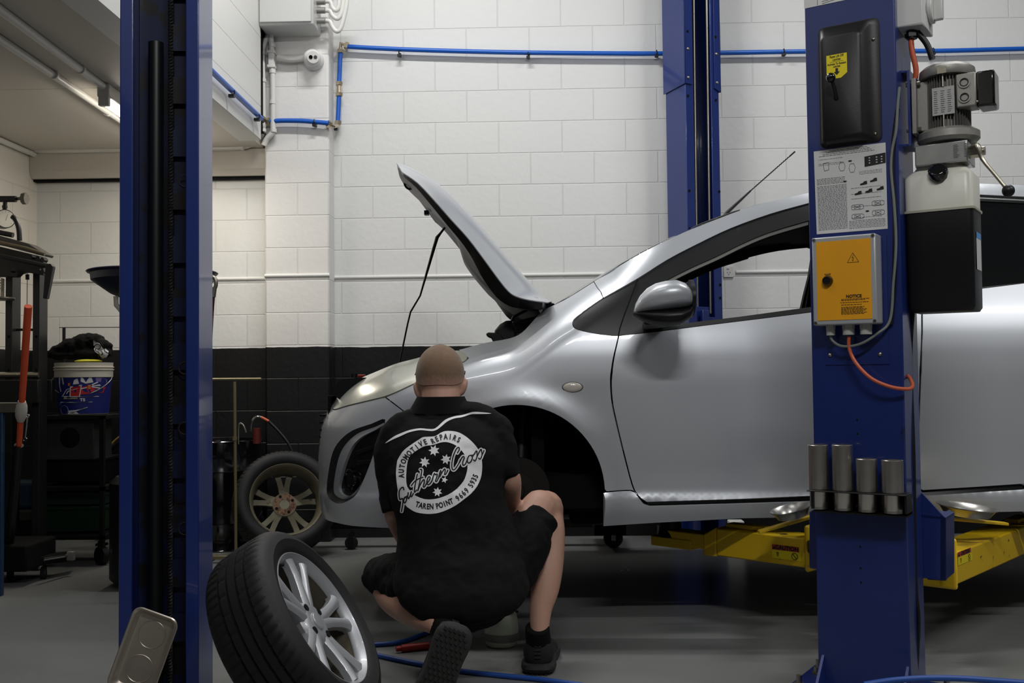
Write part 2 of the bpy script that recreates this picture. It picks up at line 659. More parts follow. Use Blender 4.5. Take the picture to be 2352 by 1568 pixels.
# along soffit
zq = ZC - 0.018
p1a, p1b = G(0, 22, zq), G(236, 198, zq)
dirv = (p1b - p1a).normalized()
conduit('conduit', [p1a - dirv * 1.0, p1a, p1b], 0.018, 'white conduit on the mezzanine ceiling running into the lit batten', [(G(186, 160, zq), dirv)], smooth=0)
p2a, p2b = G(0, 90, zq), G(275, 275, zq)
d2 = (p2b - p2a).normalized()
conduit('conduit', [p2a - d2 * 1.0, p2a, p2b + d2 * 0.6], 0.018, 'white conduit on the mezzanine ceiling left of the lit batten', [(G(125, 172, zq), d2), (G(246, 257, zq), d2)], smooth=0)

# lit batten light
t = thing('batten_light', 'lit fluorescent batten under the mezzanine behind the left post', 'light', p1b)
dh = V((dirv.x, dirv.y, 0)).normalized()
rz = Matrix.Rotation(math.atan2(dh.y, dh.x), 3, 'Z')
cen = V((p1b.x, p1b.y, ZC - 0.035)) + dh * 0.62
mb = MB().box(cen, (1.24, 0.06, 0.068), rz)
mb.build('housing', M['box_grey'], t, bevel=0.008)
mb = MB().cyl(cen - dh * 0.58 - V((0, 0, 0.05)), cen + dh * 0.58 - V((0, 0, 0.05)), 0.02, n=16)
mb.build('tube', mat('lit_tube', (255, 250, 240), 0.3, emit=(255, 246, 232), estr=14.0), t)
mb = MB().box(cen - dh * 0.6 - V((0, 0, 0.05)), (0.03, 0.05, 0.05), rz)
mb.build('end_cap', M['box_grey'], t, bevel=0.004)
bl = [o for o in SC.objects if o.name == 'batten_tube_light'][0]
bl.location = cen - V((0, 0, 0.078))
bl.rotation_euler = (0, 0, math.atan2(dh.y, dh.x) - PI / 2)

# grey enclosure
t = thing('electrical_enclosure', 'grey electrical enclosure on the pilaster with round cable entries', 'electrical box', P(650, 70, 6.24))
a, c = P(592, 0, 6.02), P(720, 56, 6.02)
mb = MB().b2(a.x, c.x, 6.02, 6.24, c.z, c.z + 0.75)
mb.build('box', M['box_grey'], t, bevel=0.012)
mb = MB().b2(a.x + 0.012, c.x - 0.012, 6.008, 6.022, c.z + 0.015, c.z + 0.73)
mb.build('lid', M['box_grey'], t, bevel=0.004)
for i, yy in enumerate((4, 24, 48)):
    q = P(736, yy, 6.12)
    MB().cyl((c.x - 0.01, q.y, q.z), (c.x + 0.05, q.y, q.z), 0.019, n=14).build('gland', M['castalu'], t)
y2 = 6.14
for i, pts in enumerate((
        [(740, 4), (758, 4), (764, 18), (772, 24), (778, 14), (780, -20)],
        [(740, 25), (757, 25), (764, 36), (775, 43), (783, 32), (788, 10), (789, -20)],
        [(740, 48), (757, 49), (764, 62), (773, 72), (782, 66), (790, 40), (796, 10), (797, -20)])):
    conduit('conduit', [P(x, y, y2) for x, y in pts], 0.0135,
            ('topmost', 'middle', 'lowest')[i] + ' of three white conduits curving up from the right of the grey enclosure')

# black slot beside the pilaster top
# security camera
c0 = P(722, 140, 6.24)
t = thing('security_camera', 'white dome security camera on the pilaster', 'camera', c0)
ax = (V((0.25, -1, -0.35))).normalized()
MB().lathe([(0.0, 0.0), (0.062, 0.0), (0.062, 0.03), (0.052, 0.045), (0.0, 0.046)], c0, (0, -1, 0), 32).build('base', M['paint_white'], t)
cb = c0 + V((0, -0.06, 0.0))
MB().sphere(cb, 0.054, 28, 16).build('ball', M['paint_white'], t)
fc = P(719, 131, 6.24 - 0.124)
ax = (fc - cb).normalized()
MB().cyl(fc - ax * 0.03, fc, 0.036, n=28).build('face', M['conduit'], t)
uu = V((1, 0, 0))
uu = (uu - ax * uu.dot(ax)).normalized()
MB().cyl(fc - uu * 0.014, fc - uu * 0.014 + ax * 0.004, 0.0115, n=20).build('lens', M['black_gloss'], t)
MB().cyl(fc + uu * 0.014, fc + uu * 0.014 + ax * 0.003, 0.0105, n=20).build('infrared_lamp', M['ink'], t)

# blue air line ------------------------------------------------
yh = WY - 0.045
yp = WY - 0.16 - 0.04


def hose(pts, label, r=0.0145, y=None):
    q = [P(a, b_, y) for a, b_ in pts]
    o = MB().tube(q, r, 12, smooth=6).build('air_pipe', M['blue_hose'], loc=q[0])
    return tag(o, label, 'pipe')


def clipat(px, py, y, ang=0.0, label=''):
    c = P(px, py, y)
    mb = MB()
    mb.box(c + V((0, 0.0, -0.018)), (0.022, 0.03, 0.012))
    mb.tube([c + V((0, -0.016 * math.sin(k), 0.017 * math.cos(k))) for k in [i * 0.6 - 0.2 for i in range(8)]], 0.004, 6)
    mb.box(c + V((0.004, 0.015, -0.012)), (0.014, 0.03, 0.02))
    o = mb.build('pipe_clip', M['black'], loc=c)
    tag(o, label, 'clip')
    return o


hose([(797, 107), (870, 111), (1000, 116), (1215, 121), (1520, 123), (1800, 119), (1990, 117), (2150, 117), (2352, 112), (2600, 108)],
     'long blue air pipe running across the upper back wall', y=yh)
XQ = 780
o = MB().tube([P(782, 118, yh), P(779, 192, yh)], 0.0145, 12).build('air_pipe', M['blue_hose'], loc=P(782, 118, yh))
tag(o, 'upper vertical blue air pipe beside the pilaster, between two brass fittings', 'pipe')
o = MB().tube([P(779, 217, yh), P(776, 282, yh)], 0.0145, 12).build('air_pipe', M['blue_hose'], loc=P(779, 217, yh))
tag(o, 'lower vertical blue air pipe beside the pilaster, under the straight brass fitting', 'pipe')
hose([(618, 279), (650, 277), (700, 278), (755, 283)], 'short blue air pipe across the face of the pilaster', y=yp)
# along mezzanine side
xs_ = XM + 0.03


def PX(px, py, X):
    r = ray(px, py)
    return CAM + r * (X / r.x)


q = [PX(400, 74, xs_), PX(483, 160, xs_), PX(540, 215, xs_), PX(600, 272, xs_)]
o = MB().tube(q, 0.015, 12, smooth=6).build('air_pipe', M['blue_hose'], loc=q[1])
tag(o, 'blue air pipe along the mezzanine boards from the left post to the pilaster', 'pipe')
for (a, b_) in ((532, 212), (590, 267)):
    c = PX(a, b_, xs_)
    mb = MB()
    mb.box(c + V((0.0, 0, -0.02)), (0.03, 0.025, 0.016))
    mb.tube([c + V((0.017 * math.cos(k), 0, 0.017 * math.sin(k))) for k in [i * 0.6 - 1.4 for i in range(7)]], 0.004, 6)
    tag(mb.build('pipe_clip', M['black'], loc=c), 'black clip holding the blue pipe on the mezzanine boards, ' + ('nearer the left post' if a < 560 else 'nearer the pilaster'), 'clip')
for (a, b_, y, w) in ((917, 121, yh, 'left of the raised bonnet tip, nearest the pilaster'), (1213, 125, yh, 'above the middle of the raised bonnet'), (1508, 122, yh, 'just left of the far blue post'),
                      (1800, 119, yh, 'between the far post and the near post'), (2143, 117, yh, 'above the motor'), (722, 281, yp, 'on the pilaster face')):
    clipat(a, b_, y, label='black clip holding the blue air pipe ' + w)


def fitting(pts, label, r=0.017):
    q = [V(p) for p in pts]
    mb = MB()
    mb.tube(q, r * 0.75, 12)
    for i in (0, len(q) - 1):
        d = (q[1] - q[0]).normalized() if i == 0 else (q[-1] - q[-2]).normalized()
        s = 1 if i == 0 else -1
        mb.cyl(q[i], q[i] + d * (0.022 * s), r * 1.35, n=6)
    tag(mb.build('pipe_fitting', M['brass'], loc=q[0]), label, 'fitting')


fitting([P(800, 106, yh), P(783, 100, yh), P(782, 122, yh)], 'brass elbow fitting at the upper bend of the blue pipe')
fitting([P(779, 188, yh), P(779, 205, yh), P(779, 221, yh)], 'straight brass fitting halfway down the vertical blue pipe')
fitting([P(752, 283, yp), P(766, 290, yp + 0.03), P(776, 288, yh), P(776, 278, yh)], 'brass elbow fitting at the lower bend of the blue pipe')
fitting([P(600, 272, yp - 0.02), P(610, 280, yp), P(620, 279, yp)], 'brass elbow fitting at the left corner of the pilaster')
# stub below lower elbow
MBs = MB().cyl(P(770, 292, yh), P(772, 299, yh), 0.012)
tag(MBs.build('pipe_stub', M['black'], loc=P(770, 292, yh)), 'dark stub under the lower brass elbow beside the pilaster', 'pipe')

# power socket on wall
c = P(1673, 624, WY)
t = thing('power_socket', 'white wall power socket beside the far blue post', 'socket', c)
MB().box((c.x, WY - 0.006, c.z), (0.062, 0.012, 0.072)).build('plate', M['paint_white'], t, bevel=0.003)
MB().box((c.x - 0.004, WY - 0.014, c.z + 0.02), (0.014, 0.006, 0.007)).build('switch', M['conduit'], t)
mb = MB()
for dx, dz in ((-0.008, -0.006), (0.008, -0.006), (0, -0.018)):
    mb.box((c.x + dx, WY - 0.0125, c.z + dz), (0.003, 0.002, 0.008))
mb.build('pin_slots', M['ink'], t)
# ------------------------------------------------------------------ two-post lift
def rot_z(a):
    return Matrix.Rotation(a, 3, 'Z')


def cprof(o, u, w, W, d, lip, t, z0, z1, mb):
    """C-shaped column: o = outer corner of the open side, u along the opening, w away from the opening"""
    q = [(lip, 0), (0, 0), (0, d), (W, d), (W, 0), (W - lip, 0), (W - lip, t), (W - t, t), (W - t, d - t), (t, d - t), (t, t), (lip, t)]
    mb.prism([o + u * a + w * b_ + V((0, 0, z0)) for a, b_ in q], (0, 0, z1 - z0))


TH = math.radians(32)
BL = V((P(1866, 900, 3.2).x, 3.2, 0))
UN = V((math.cos(TH), -math.sin(TH), 0))       # along near post's back face (left to right)
WN = V((math.sin(TH), math.cos(TH), 0))        # away from the camera, into the column
NN = -WN                                        # face normal toward the camera
WID = 0.272
DEP = 0.20
RZ = rot_z(-TH)


def FP(px, py, off=0.0):
    return PL(px, py, BL + NN * off, NN)


def fpoly(pts, off=0.0):
    return [FP(a, b_, off) for a, b_ in pts]


near = thing('lift_post', 'near blue lift post at right carrying the control box, manual sheet and motor', 'lift post', BL + UN * 0.13)
mb = MB()
o = BL + WN * DEP
cprof(o, UN, -WN, WID, DEP, 0.06, 0.008, 0.012, 4.0, mb)
mb.build('column', M['blue_dirty'], near, bevel=0.012)
mb = MB()
ctr = BL + UN * (WID / 2) + WN * 0.08
mb.box(ctr + V((0, 0, 0.006)), (0.48, 0.44, 0.012), RZ)
mb.build('base_plate', M['blue'], near, bevel=0.003)
for a, sgn in ((0.012, -1), (WID - 0.012, 1)):
    p = BL + UN * a
    mb = MB()
    mb.prism([p + V((0, 0, 0.012)), p + NN * 0.10 + V((0, 0, 0.012)), p + NN * 0.10 + V((0, 0, 0.03)), p + V((0, 0, 0.13))], UN * 0.008)
    mb.build('gusset', M['blue'], near)
for a, w_ in ((-0.06, 0.0), (-0.06, 0.2), (WID + 0.06, 0.0), (WID + 0.06, 0.2), (-0.045, -0.10), (WID + 0.045, -0.10)):
    p = BL + UN * a + WN * w_ + V((0, 0, 0.012))
    mb = MB()
    mb.cyl(p, p + V((0, 0, 0.004)), 0.022, n=20)
    mb.cyl(p, p + V((0, 0, 0.022)), 0.016, n=6)
    mb.cyl(p, p + V((0, 0, 0.045)), 0.009, n=12)
    mb.build('anchor_bolt', M['zinc'], near)
for a, b_ in ((1969, 964), (1970, 996), (1976, 1255), (1977, 1304), (1978, 1337)):
    MB().cyl(FP(a, b_, -0.002), FP(a, b_, 0.0006), 0.0035, n=10).build('bolt_hole', M['black_matt'], near)

# carriage of the near post and its two arms
car_z0, car_z1 = 0.22, 0.56
cc = BL + UN * (WID / 2)
mb = MB()
mb.box(cc + WN * (DEP - 0.05) + V((0, 0, 0.47)), (WID - 0.06, 0.07, 0.62), RZ)
cg = mb.build('carriage', M['blue_dark'], near, bevel=0.004)
mb = MB()
for a in (-0.03, WID + 0.012):
    q = BL + UN * a + WN * (DEP + 0.005)
mb = MB()
# right wing with slanting gusset
WR = BL + UN * (WID - 0.01) + WN * (DEP + 0.004)
r1 = PL(2100, 1108, WR, NN)
pts = [PL(a, b_, WR, NN) for a, b_ in ((2092, 1105), (2160, 1178), (2172, 1190), (2172, 1332), (2098, 1325), (2060, 1320), (2060, 1108))]
mb.prism(pts, WN * 0.012)
mb.build('wing_plate', M['blue_dirty'], cg)
mb = MB()
pts = [PL(a, b_, WR, NN) for a, b_ in ((2160, 1182), (2172, 1190), (2172, 1332), (2160, 1331))]
mb.prism(pts, WN * 0.14)
pts = [PL(a, b_, WR, NN) for a, b_ in ((2100, 1180), (2172, 1188), (2172, 1193), (2100, 1186))]
mb.prism(pts, WN * 0.14)
mb.build('arm_housing', M['blue_dirty'], cg)
WL = BL + WN * (DEP + 0.004)
mb = MB()
pts = [PL(a, b_, WL, NN) for a, b_ in ((1858, 1172), (1900, 1170), (1900, 1312), (1858, 1306))]
mb.prism(pts, WN * 0.15)
mb.build('arm_housing', M['blue_dirty'], cg, bevel=0.006)

ZT, ZB = 0.375, 0.265


def arm(label, a, b_, tipw, inner=None, pan=None, extra=None):
    """box-section arm from a to b_ (xy), with a telescoping inner arm"""
    A_, B_ = V((a[0], a[1], 0)), V((b_[0], b_[1], 0))
    d = (B_ - A_).normalized()
    n = V((-d.y, d.x, 0))
    Ln = (B_ - A_).length
    mb = MB()
    w = 0.065
    prof = [(-w, ZB), (w, ZB), (w, ZT), (-w, ZT)]
    mb.loft([[A_ + d * s + n * x + V((0, 0, z)) for x, z in prof] for s in (0, Ln - 0.03)])
    mb.loft([[A_ + d * s + n * (x * k) + V((0, 0, z)) for x, z in prof2] for s, k, prof2 in
             ((Ln - 0.03, 1.06, [(-w, ZB - .004), (w, ZB - .004), (w, ZT + .004), (-w, ZT + .004)]), (Ln + 0.03, 1.06, [(-w, ZB - .004), (w, ZB - .004), (w, ZT - .03), (-w, ZT - .03)]))])
    t = mb.build('swing_arm', M['yellow'], near, bevel=0.006)
    t['label'] = label
    mb = MB()
    mb.loft([[A_ + d * s + n * (x * 0.45) + V((0, 0, z)) for x, z in [(-w, ZT + .001), (w, ZT + .001), (w, ZT + .018), (-w, ZT + .018)]] for s in (Ln - 0.22, Ln - 0.05)])
    mb.build('top_plate', M['yellow'], t, bevel=0.004)
    # bracket round the pivot
    mb = MB()
    mb.loft([[A_ + d * s + n * x + V((0, 0, z)) for x, z in [(-w - .006, ZB - .015), (w + .006, ZB - .015), (w + .006, ZT + .05), (-w - .006, ZT + .05)]] for s in (-0.02, 0.0)])
    mb.build('pivot_bracket', M['yellow'], t, bevel=0.01)
    if inner:
        I0, I1 = A_ + d * (Ln - 0.1), V((inner[0], inner[1], 0))
        di = d
        ni = n
        Li = (I1 - I0).length
        mb = MB()
        w2, zt2, zb2_ = 0.045, ZT - 0.035, ZB + 0.015
        mb.loft([[I0 + d * s + n * x + V((0, 0, z)) for x, z in [(-w2, zb2_), (w2, zb2_), (w2, zt2), (-w2, zt2)]] for s in (0, Li * 0.8)])
        mb.loft([[I0 + d * s + n * x + V((0, 0, z)) for x, z in [(-w2 * 1.1, zb2_ - .01), (w2 * 1.1, zb2_ - .01), (w2 * 1.1, zb2_ + .03), (-w2 * 1.1, zb2_ + .03)]] for s in (Li * 0.5, Li)])
        mb.build('inner_arm', M['yellow'], t, bevel=0.004)
        c = I0 + d * (Li - 0.07) + V((0, 0, zb2_ + 0.03))
        mb = MB()
        mb.lathe([(0.0, 0), (0.058, 0), (0.05, 0.022), (0.045, 0.03), (0.045, 0.06), (0.038, 0.085), (0.0, 0.085)], c, (0, 0, 1), 24)
        mb.build('lifting_pad', M['black'], t)
        mb = MB().cyl(I0 + d * (Li - 0.005) + V((0, 0, zb2_)), I0 + d * (Li - 0.005) + V((0, 0, zb2_ + 0.07)), 0.007, n=10)
        mb.build('stop_pin', M['zinc'], t)
    return t, A_, d, n, Ln


aL, bLp = P(1868, 1270, 3.93), P(1652, 1250, 4.22)
inn = P(1505, 1240, 4.42)
armL, A0, d0, n0, l0 = arm('yellow swing arm reaching left under the car sill, with a black pad', (aL.x, aL.y), (bLp.x, bLp.y), 0, (inn.x, inn.y))
aR, bR = P(2152, 1280, 3.60), P(2352, 1230, 4.35)
dR = (bR - aR).normalized()
armR, A1, d1, n1_, l1 = arm('yellow swing arm reaching right from the near post towards the rear of the car', (aR.x, aR.y), ((aR + dR * 1.05).x, (aR + dR * 1.05).y), 0, ((aR + dR * 1.35).x, (aR + dR * 1.35).y))


def side_plane_add(mb, A_, d, n, pts, off, text=False):
    pass


for h0_, a_ in ((PL(2130, 1265, WR, NN) + WN * 0.13, aR), (PL(1882, 1245, WL, NN) + WN * 0.13, aL)):
    e_ = V((a_.x, a_.y, 0))
    h0_ = V((h0_.x, h0_.y, 0))
    dd_ = (e_ - h0_).normalized()
    e_ = e_ + dd_ * 0.02
    nn_ = V((-dd_.y, dd_.x, 0))
    MB().loft([[q_ + nn_ * x + V((0, 0, z)) for x, z in ((-.03, .325), (.03, .325), (.03, ZT - .004), (-.03, ZT - .004))] for q_ in (h0_, e_)]).build('pivot_block', M['blue_dark'], cg, bevel=0.006)
# caution decals on the front faces of the arms
def decal(parent, A_, d, n, px0, px1, py, h):
    nn = n if n.y < 0 else -n
    p0 = A_ + nn * 0.066
    up = V((0, 0, 1))
    a, c = PL(px0, py, p0, nn), PL(px1, py, p0, nn)
    a.z = c.z = (a.z + c.z) / 2
    u = (c - a).normalized()
    w_ = (c - a).length
    z0_ = a.z
    e = nn * 0.0008

    def rect(mb, x0, x1, y0, y1, k=1):
        mb.add([a + u * x0 + up * y0 + e * k, a + u * x1 + up * y0 + e * k, a + u * x1 + up * y1 + e * k, a + u * x0 + up * y1 + e * k], [(0, 1, 2, 3)])
    mb = MB()
    rect(mb, 0, w_, -h, -h * 0.38)
    mb.build('caution_label', M['label_yellow'], parent)
    y_ = parent
    mb = MB()
    rect(mb, 0, w_ * 0.92, -h * 0.38, 0)
    mb.build('label_band', M['label_red'], y_)
    mb = MB()
    text_on(mb, 'CAUTION', a + u * (w_ * 0.52) + up * (-h * 0.19) + e * 2, u, up, h * 0.42, 0.001, 1.0)
    mb.add([a + u * (w_ * x) + up * (h * y) + e * 2 for x, y in ((0.03, -0.33), (0.13, -0.33), (0.08, -0.08))], [(0, 1, 2)])
    c1 = a + u * (w_ * 0.2) + up * (-h * 0.55) + e * 2
    mb.box(c1, (0.002, 0.0004, 0.004), None)
    for k in range(4):
        mb.add([c1 + u * x + up * y for x, y in ((-0.006 + k * .001, -0.004 * k - .002), (0.006 - k * .001, -0.004 * k - .002), (0.006 - k * .001, -0.004 * k), (-0.006 + k * .001, -0.004 * k))], [(0, 1, 2, 3)])
    c2 = a + u * (w_ * 0.78) + up * (-h * 0.7) + e * 2
    R1 = h * 0.26
    vs = []
    for k in range(20):
        t_ = 2 * PI * k / 20
        vs += [c2 + (u * math.cos(t_) + up * math.sin(t_)) * R1, c2 + (u * math.cos(t_) + up * math.sin(t_)) * (R1 * 0.82)]
    mb.add(vs, [(2 * k, (2 * k + 2) % 40, (2 * k + 3) % 40, 2 * k + 1) for k in range(20)])
    mb.add([c2 + u * x + up * y for x, y in ((-R1 * .75, R1 * .65), (-R1 * .6, R1 * .8), (R1 * .75, -R1 * .65), (R1 * .6, -R1 * .8))], [(0, 1, 2, 3)])
    mb.build('label_print', M['ink_black'], y_)


decal(armL, A0, d0, n0, 1773, 1840, 1253, 0.052)
decal(armR, A1, d1, n1_, 2199, 2232, 1262, 0.045)

M['dish'] = mat('brushed_dish', (176, 174, 168), 0.3, 1.0)
# polished dishes leaning on the arms
for (x0, y0, x1, y1, Y, lab) in ((1770, 1180, 1862, 1155, 3.75, 'polished steel dish propped on the yellow arm left of the near post'),
                                 (2154, 1157, 2290, 1170, 3.72, 'polished steel dish propped on the yellow arm right of the near post')):
    a, c = P(x0, y0, Y), P(x1, y1, Y)
    mid = (a + c) / 2
    u = (c - a).normalized()
    nrm = (V((0, 0, 1)) - u * u.z).normalized()
    nrm = (nrm + V((0, -0.05, 0))).normalized()
    R1 = (c - a).length / 2
    mb = MB()
    mb.lathe([(0.001, -0.03), (R1 * 0.72, -0.03), (R1 * 0.9, -0.004), (R1, 0.0), (R1, 0.003), (R1 * 0.88, -0.001), (R1 * 0.7, -0.026), (0.001, -0.026)], mid, nrm, 36)
    q = mb.build('steel_dish', M['dish'], loc=mid)
    tag(q, lab, 'dish')
for t_, pa, pb, Y in ((armL, (1742, 1222), (1862, 1187), 3.86), (armR, (2168, 1190), (2312, 1203), 3.72)):
    a, c = P(pa[0], pa[1], Y), P(pb[0], pb[1], Y + (0.1 if t_ is armR else -0.1))
    MB().loft([[p + V((0, y, z)) for y, z in ((-.02, -.004), (.02, -.004), (.02, .006), (-.02, .006))] for p in (a, c)]).build('guard_bar', M['yellow'], t_, bevel=0.002)

# ---- far post
FL = V((P(1581, 600, 6.05).x, 6.05, 0))
UF, WF = V((math.cos(TH), math.sin(TH), 0)), V((-math.sin(TH), math.cos(TH), 0))
far = thing('lift_post', 'far blue lift post against the back wall, behind the car windscreen', 'lift post', FL + UF * 0.13)
mb = MB()
cprof(FL, UF, WF, 0.262, 0.185, 0.062, 0.007, 0.012, 4.4, mb)
mb.build('column', M['blue'], far, bevel=0.006)
zs1 = P(1575, 192, 6.05).z
mb = MB()
e = 0.01
ob = FL - UF * e - WF * e
mb.prism([ob + V((0, 0, zs1)), ob + WF * (0.185 + 2 * e) + V((0, 0, zs1 - 0.02)), ob + WF * (0.185 + 2 * e) + V((0, 0, 4.4)), ob + V((0, 0, 4.4))], UF * (e - 0.002))
mb.prism([ob + V((0, 0, zs1)), ob + UF * 0.062 + V((0, 0, zs1 + 0.0)), ob + UF * 0.062 + V((0, 0, 4.4)), ob + V((0, 0, 4.4))], WF * (e - 0.002))
orr = ob + UF * (0.262 + 2 * e)
mb.prism([orr + V((0, 0, zs1 - 0.02)), orr - UF * 0.05 + V((0, 0, zs1)), orr - UF * 0.05 + V((0, 0, 4.4)), orr + V((0, 0, 4.4))], WF * (e - 0.002))
mb.prism([orr + V((0, 0, zs1 - 0.02)), orr + WF * (0.18) + V((0, 0, zs1)), orr + WF * 0.18 + V((0, 0, 4.4)), orr + V((0, 0, 4.4))], -UF * (e - 0.002))
mb.build('column_extension', M['blue'], far, bevel=0.002)
for a, b_ in ((1580, 112), (1581, 178), (1645, 124), (1647, 190)):
    p = PL(a, b_, ob - WF * 0.001, -WF)
    MB().sphere(p, 0.009, 12, 8).build('rivet', M['zinc'], far)
for a, b_ in ((1579, 72), (1643, 85), (1580, 220), (1583, 438), (1584, 525), (1652, 440), (1654, 654), (1654, 684), (1644, 230)):
    p = PL(a, b_, ob - WF * 0.0, -WF) if b_ < 200 else PL(a, b_, FL, -WF)
    MB().cyl(p - WF * 0.003, p - WF * -0.001, 0.008, n=12).build('bolt_hole', M['black_matt'], far)
mb = MB()
for a, Y in ((1597, 6.14), (1627, 6.17)):
    mb.cyl(P(a - 3, 0, Y) + V((0, 0, 0.6)), P(a + 5, 720, Y), 0.008, n=10)
mb.build('lift_cable', M['zinc'], far)
mb = MB()
cf = FL + UF * 0.131
mb.box(cf + WF * 0.06 + V((0, 0, 1.0)), (0.12, 0.06, 0.80), rot_z(TH))
zt_ = P(1620, 708, 6.1).z
mb.box(cf - UF * 0.01 + WF * 0.0 + V((0, 0, zt_ - 0.11)), (0.05, 0.02, 0.2), rot_z(TH))
mb.box(cf + UF * 0.02 + WF * 0.01 + V((0, 0, zt_ - 0.3)), (0.11, 0.02, 0.5), rot_z(TH))
mb.build('slide', M['blue'], far, bevel=0.003)
mb = MB()
mb.box(cf + WF * 0.07 + V((0, 0, 0.006)), (0.36, 0.26, 0.012), rot_z(TH))
mb.build('base_plate', M['blue'], far, bevel=0.003)
mb = MB()
mb.prism([FL - UF * 0.006 + WF * 0.05, FL - UF * 0.1 + WF * 0.05 + V((0, 0, 0.012)), FL - UF * 0.1 + WF * 0.05 + V((0, 0, 0.03)), FL - UF * 0.006 + WF * 0.05 + V((0, 0, 0.2))], WF * 0.008)
mb.build('gusset', M['blue'], far)
mb = MB()
mb.cyl(P(1550, 1203, 5.9), P(1550, 1236, 5.9), 0.03, n=16)
far_arm_a, far_arm_b = P(1640, 1220, 5.75), P(1800, 1212, 5.0)

# white block lying by the far post base
c = G(1660, 1228)
tag(MB().box((c.x, 5.98, 0.075), (0.085, 0.08, 0.15)).build('foam_block', M['paint_white'], loc=(c.x, 5.98, 0), bevel=0.006), 'pale block standing by the foot of the far blue post', 'block')

# ---- left post (another lift): its open side faces the camera
TL = math.radians(6)
UL, WLf = V((math.cos(TL), math.sin(TL), 0)), V((-math.sin(TL), math.cos(TL), 0))
LF = V((P(273.5, 700, 3.08).x, 3.08, 0))
WLW = 0.238
lp = thing('lift_post', 'blue lift post in the left foreground with its open side showing chain and latch ladder', 'lift post', LF + UL * 0.12)
mb = MB()
cprof(LF, UL, WLf, WLW, 0.2, 0.040, 0.007, 0.012, 4.0, mb)
mb.build('column', M['blue'], lp, bevel=0.006)
# latch ladder: a strip with windows
lx0, lx1 = 0.120, 0.205
mb = MB()
pitchz = 126.0 * 3.22 / FPX
zt0 = P(395, 108, 3.22).z
yy = 0.165
z = zt0 + pitchz * 6
while z > 0.1:
    mb.prism([LF + UL * a + WLf * yy + V((0, 0, z)) for a in (lx0, lx1)] + [LF + UL * a + WLf * yy + V((0, 0, min(z + pitchz * 0.5, 4.0))) for a in (lx1, lx0)], WLf * 0.014)
    z -= pitchz
for a in (lx0 - 0.008, lx1):
    mb.prism([LF + UL * x + WLf * yy + V((0, 0, zz)) for x, zz in ((a, 0.02), (a + 0.008, 0.02), (a + 0.008, 4.0), (a, 4.0))], WLf * 0.014)
mb.build('latch_ladder', M['blue_dark'], lp)
mb = MB().prism([LF + UL * x + WLf * 0.186 + V((0, 0, zz)) for x, zz in ((0.008, 0.02), (WLW - 0.008, 0.02), (WLW - 0.008, 4.0), (0.008, 4.0))], WLf * 0.005)
mb.build('back_liner', M['blue_dark'], lp)
M['grease'] = mat('dried_grease', (60, 58, 52), 0.6)
for zz in (P(395, 410, 3.22).z, P(398, 985, 3.22).z, P(402, 1218, 3.22).z, P(400, 845, 3.22).z):
    MB().lathe([(0.0175, 0), (0.0195, 0.0015), (0.0215, 0)], LF + UL * 0.158 + WLf * 0.163 + V((0, 0, zz)), -WLf, 24, closed=True).build('greasy_ring', M['grease'], lp)
# leaf chain / wire rope
mb = MB()
cx_ = LF + UL * 0.128 + WLf * 0.10
rings = []
for i in range(400):
    z = 0.05 + i * 0.0098
    a = i * 0.9
    c = cx_ + V((0, 0, z))
    rings.append([c + UL * (0.0085 * math.cos(a + 2 * PI * j / 6)) + WLf * (0.0085 * math.sin(a + 2 * PI * j / 6)) for j in range(6)])
mb.loft(rings)
mb.build('wire_rope', mat('greasy_rope', (26, 22, 20), 0.6, 0.2), lp)
mb = MB().cyl(LF + UL * 0.075 + WLf * 0.13 + V((0, 0, 0.02)), LF + UL * 0.075 + WLf * 0.13 + V((0, 0, P(330, 95, 3.2).z)), 0.024, n=20)
mb.build('hydraulic_cylinder', mat('cylinder_dark', (13, 16, 18), 0.4), lp)
mb = MB().box(LF + UL * (WLW / 2) + WLf * 0.09 + V((0, 0, 0.006)), (0.26, 0.26, 0.012), rot_z(TL))
mb.build('base_plate', M['blue'], lp, bevel=0.003)

# ------------------------------------------------------------------ things on the near post
# black latch cover
t = thing('latch_cover', 'black plastic latch release cover with a yellow sticker, high on the near blue post', 'cover', FP(1950, 330))


def urz(px, py, off=0.0):
    p = FP(px, py, off)
    return (p - BL).dot(UN), p.z


def up_(u, z, off):
    return BL + UN * u + NN * off + V((0, 0, z))


u0, za = urz(1880, 70)
u1, _ = urz(2020, 60)
zb_ = urz(1952, 334)[1]
zt_ = urz(1950, 53)[1]


def rrect(u0, u1, z0, z1, r, off, n=5):
    out = []
    for (cx_, cz_, a0) in ((u1 - r, z1 - r, 0), (u0 + r, z1 - r, 90), (u0 + r, z0 + r, 180), (u1 - r, z0 + r, 270)):
        for k in range(n + 1):
            a = math.radians(a0 + 90 * k / n)
            out.append(up_(cx_ + r * math.cos(a), cz_ + r * math.sin(a), off))
    return out


mb = MB()
mb.loft([rrect(u0, u1, zb_, zt_, 0.018, 0.0005), rrect(u0, u1, zb_, zt_, 0.018, 0.004),
         rrect(u0 + 0.006, u1 - 0.028, zb_ + 0.006, zt_ - 0.004, 0.016, 0.006),
         rrect(u0 + 0.014, u1 - 0.045, zb_ + 0.012, zt_ - 0.04, 0.015, 0.038), rrect(u0 + 0.02, u1 - 0.052, zb_ + 0.018, zt_ - 0.046, 0.012, 0.042)])
mb.build('cover', M['black'], t, angle=60)
cov = 0.042
for a, b_ in ((2006, 90), (2011, 307), (1892, 322)):
    p = FP(a, b_, 0.006)
    MB().sphere(p, 0.005, 12, 8).build('screw', M['zinc'], t)


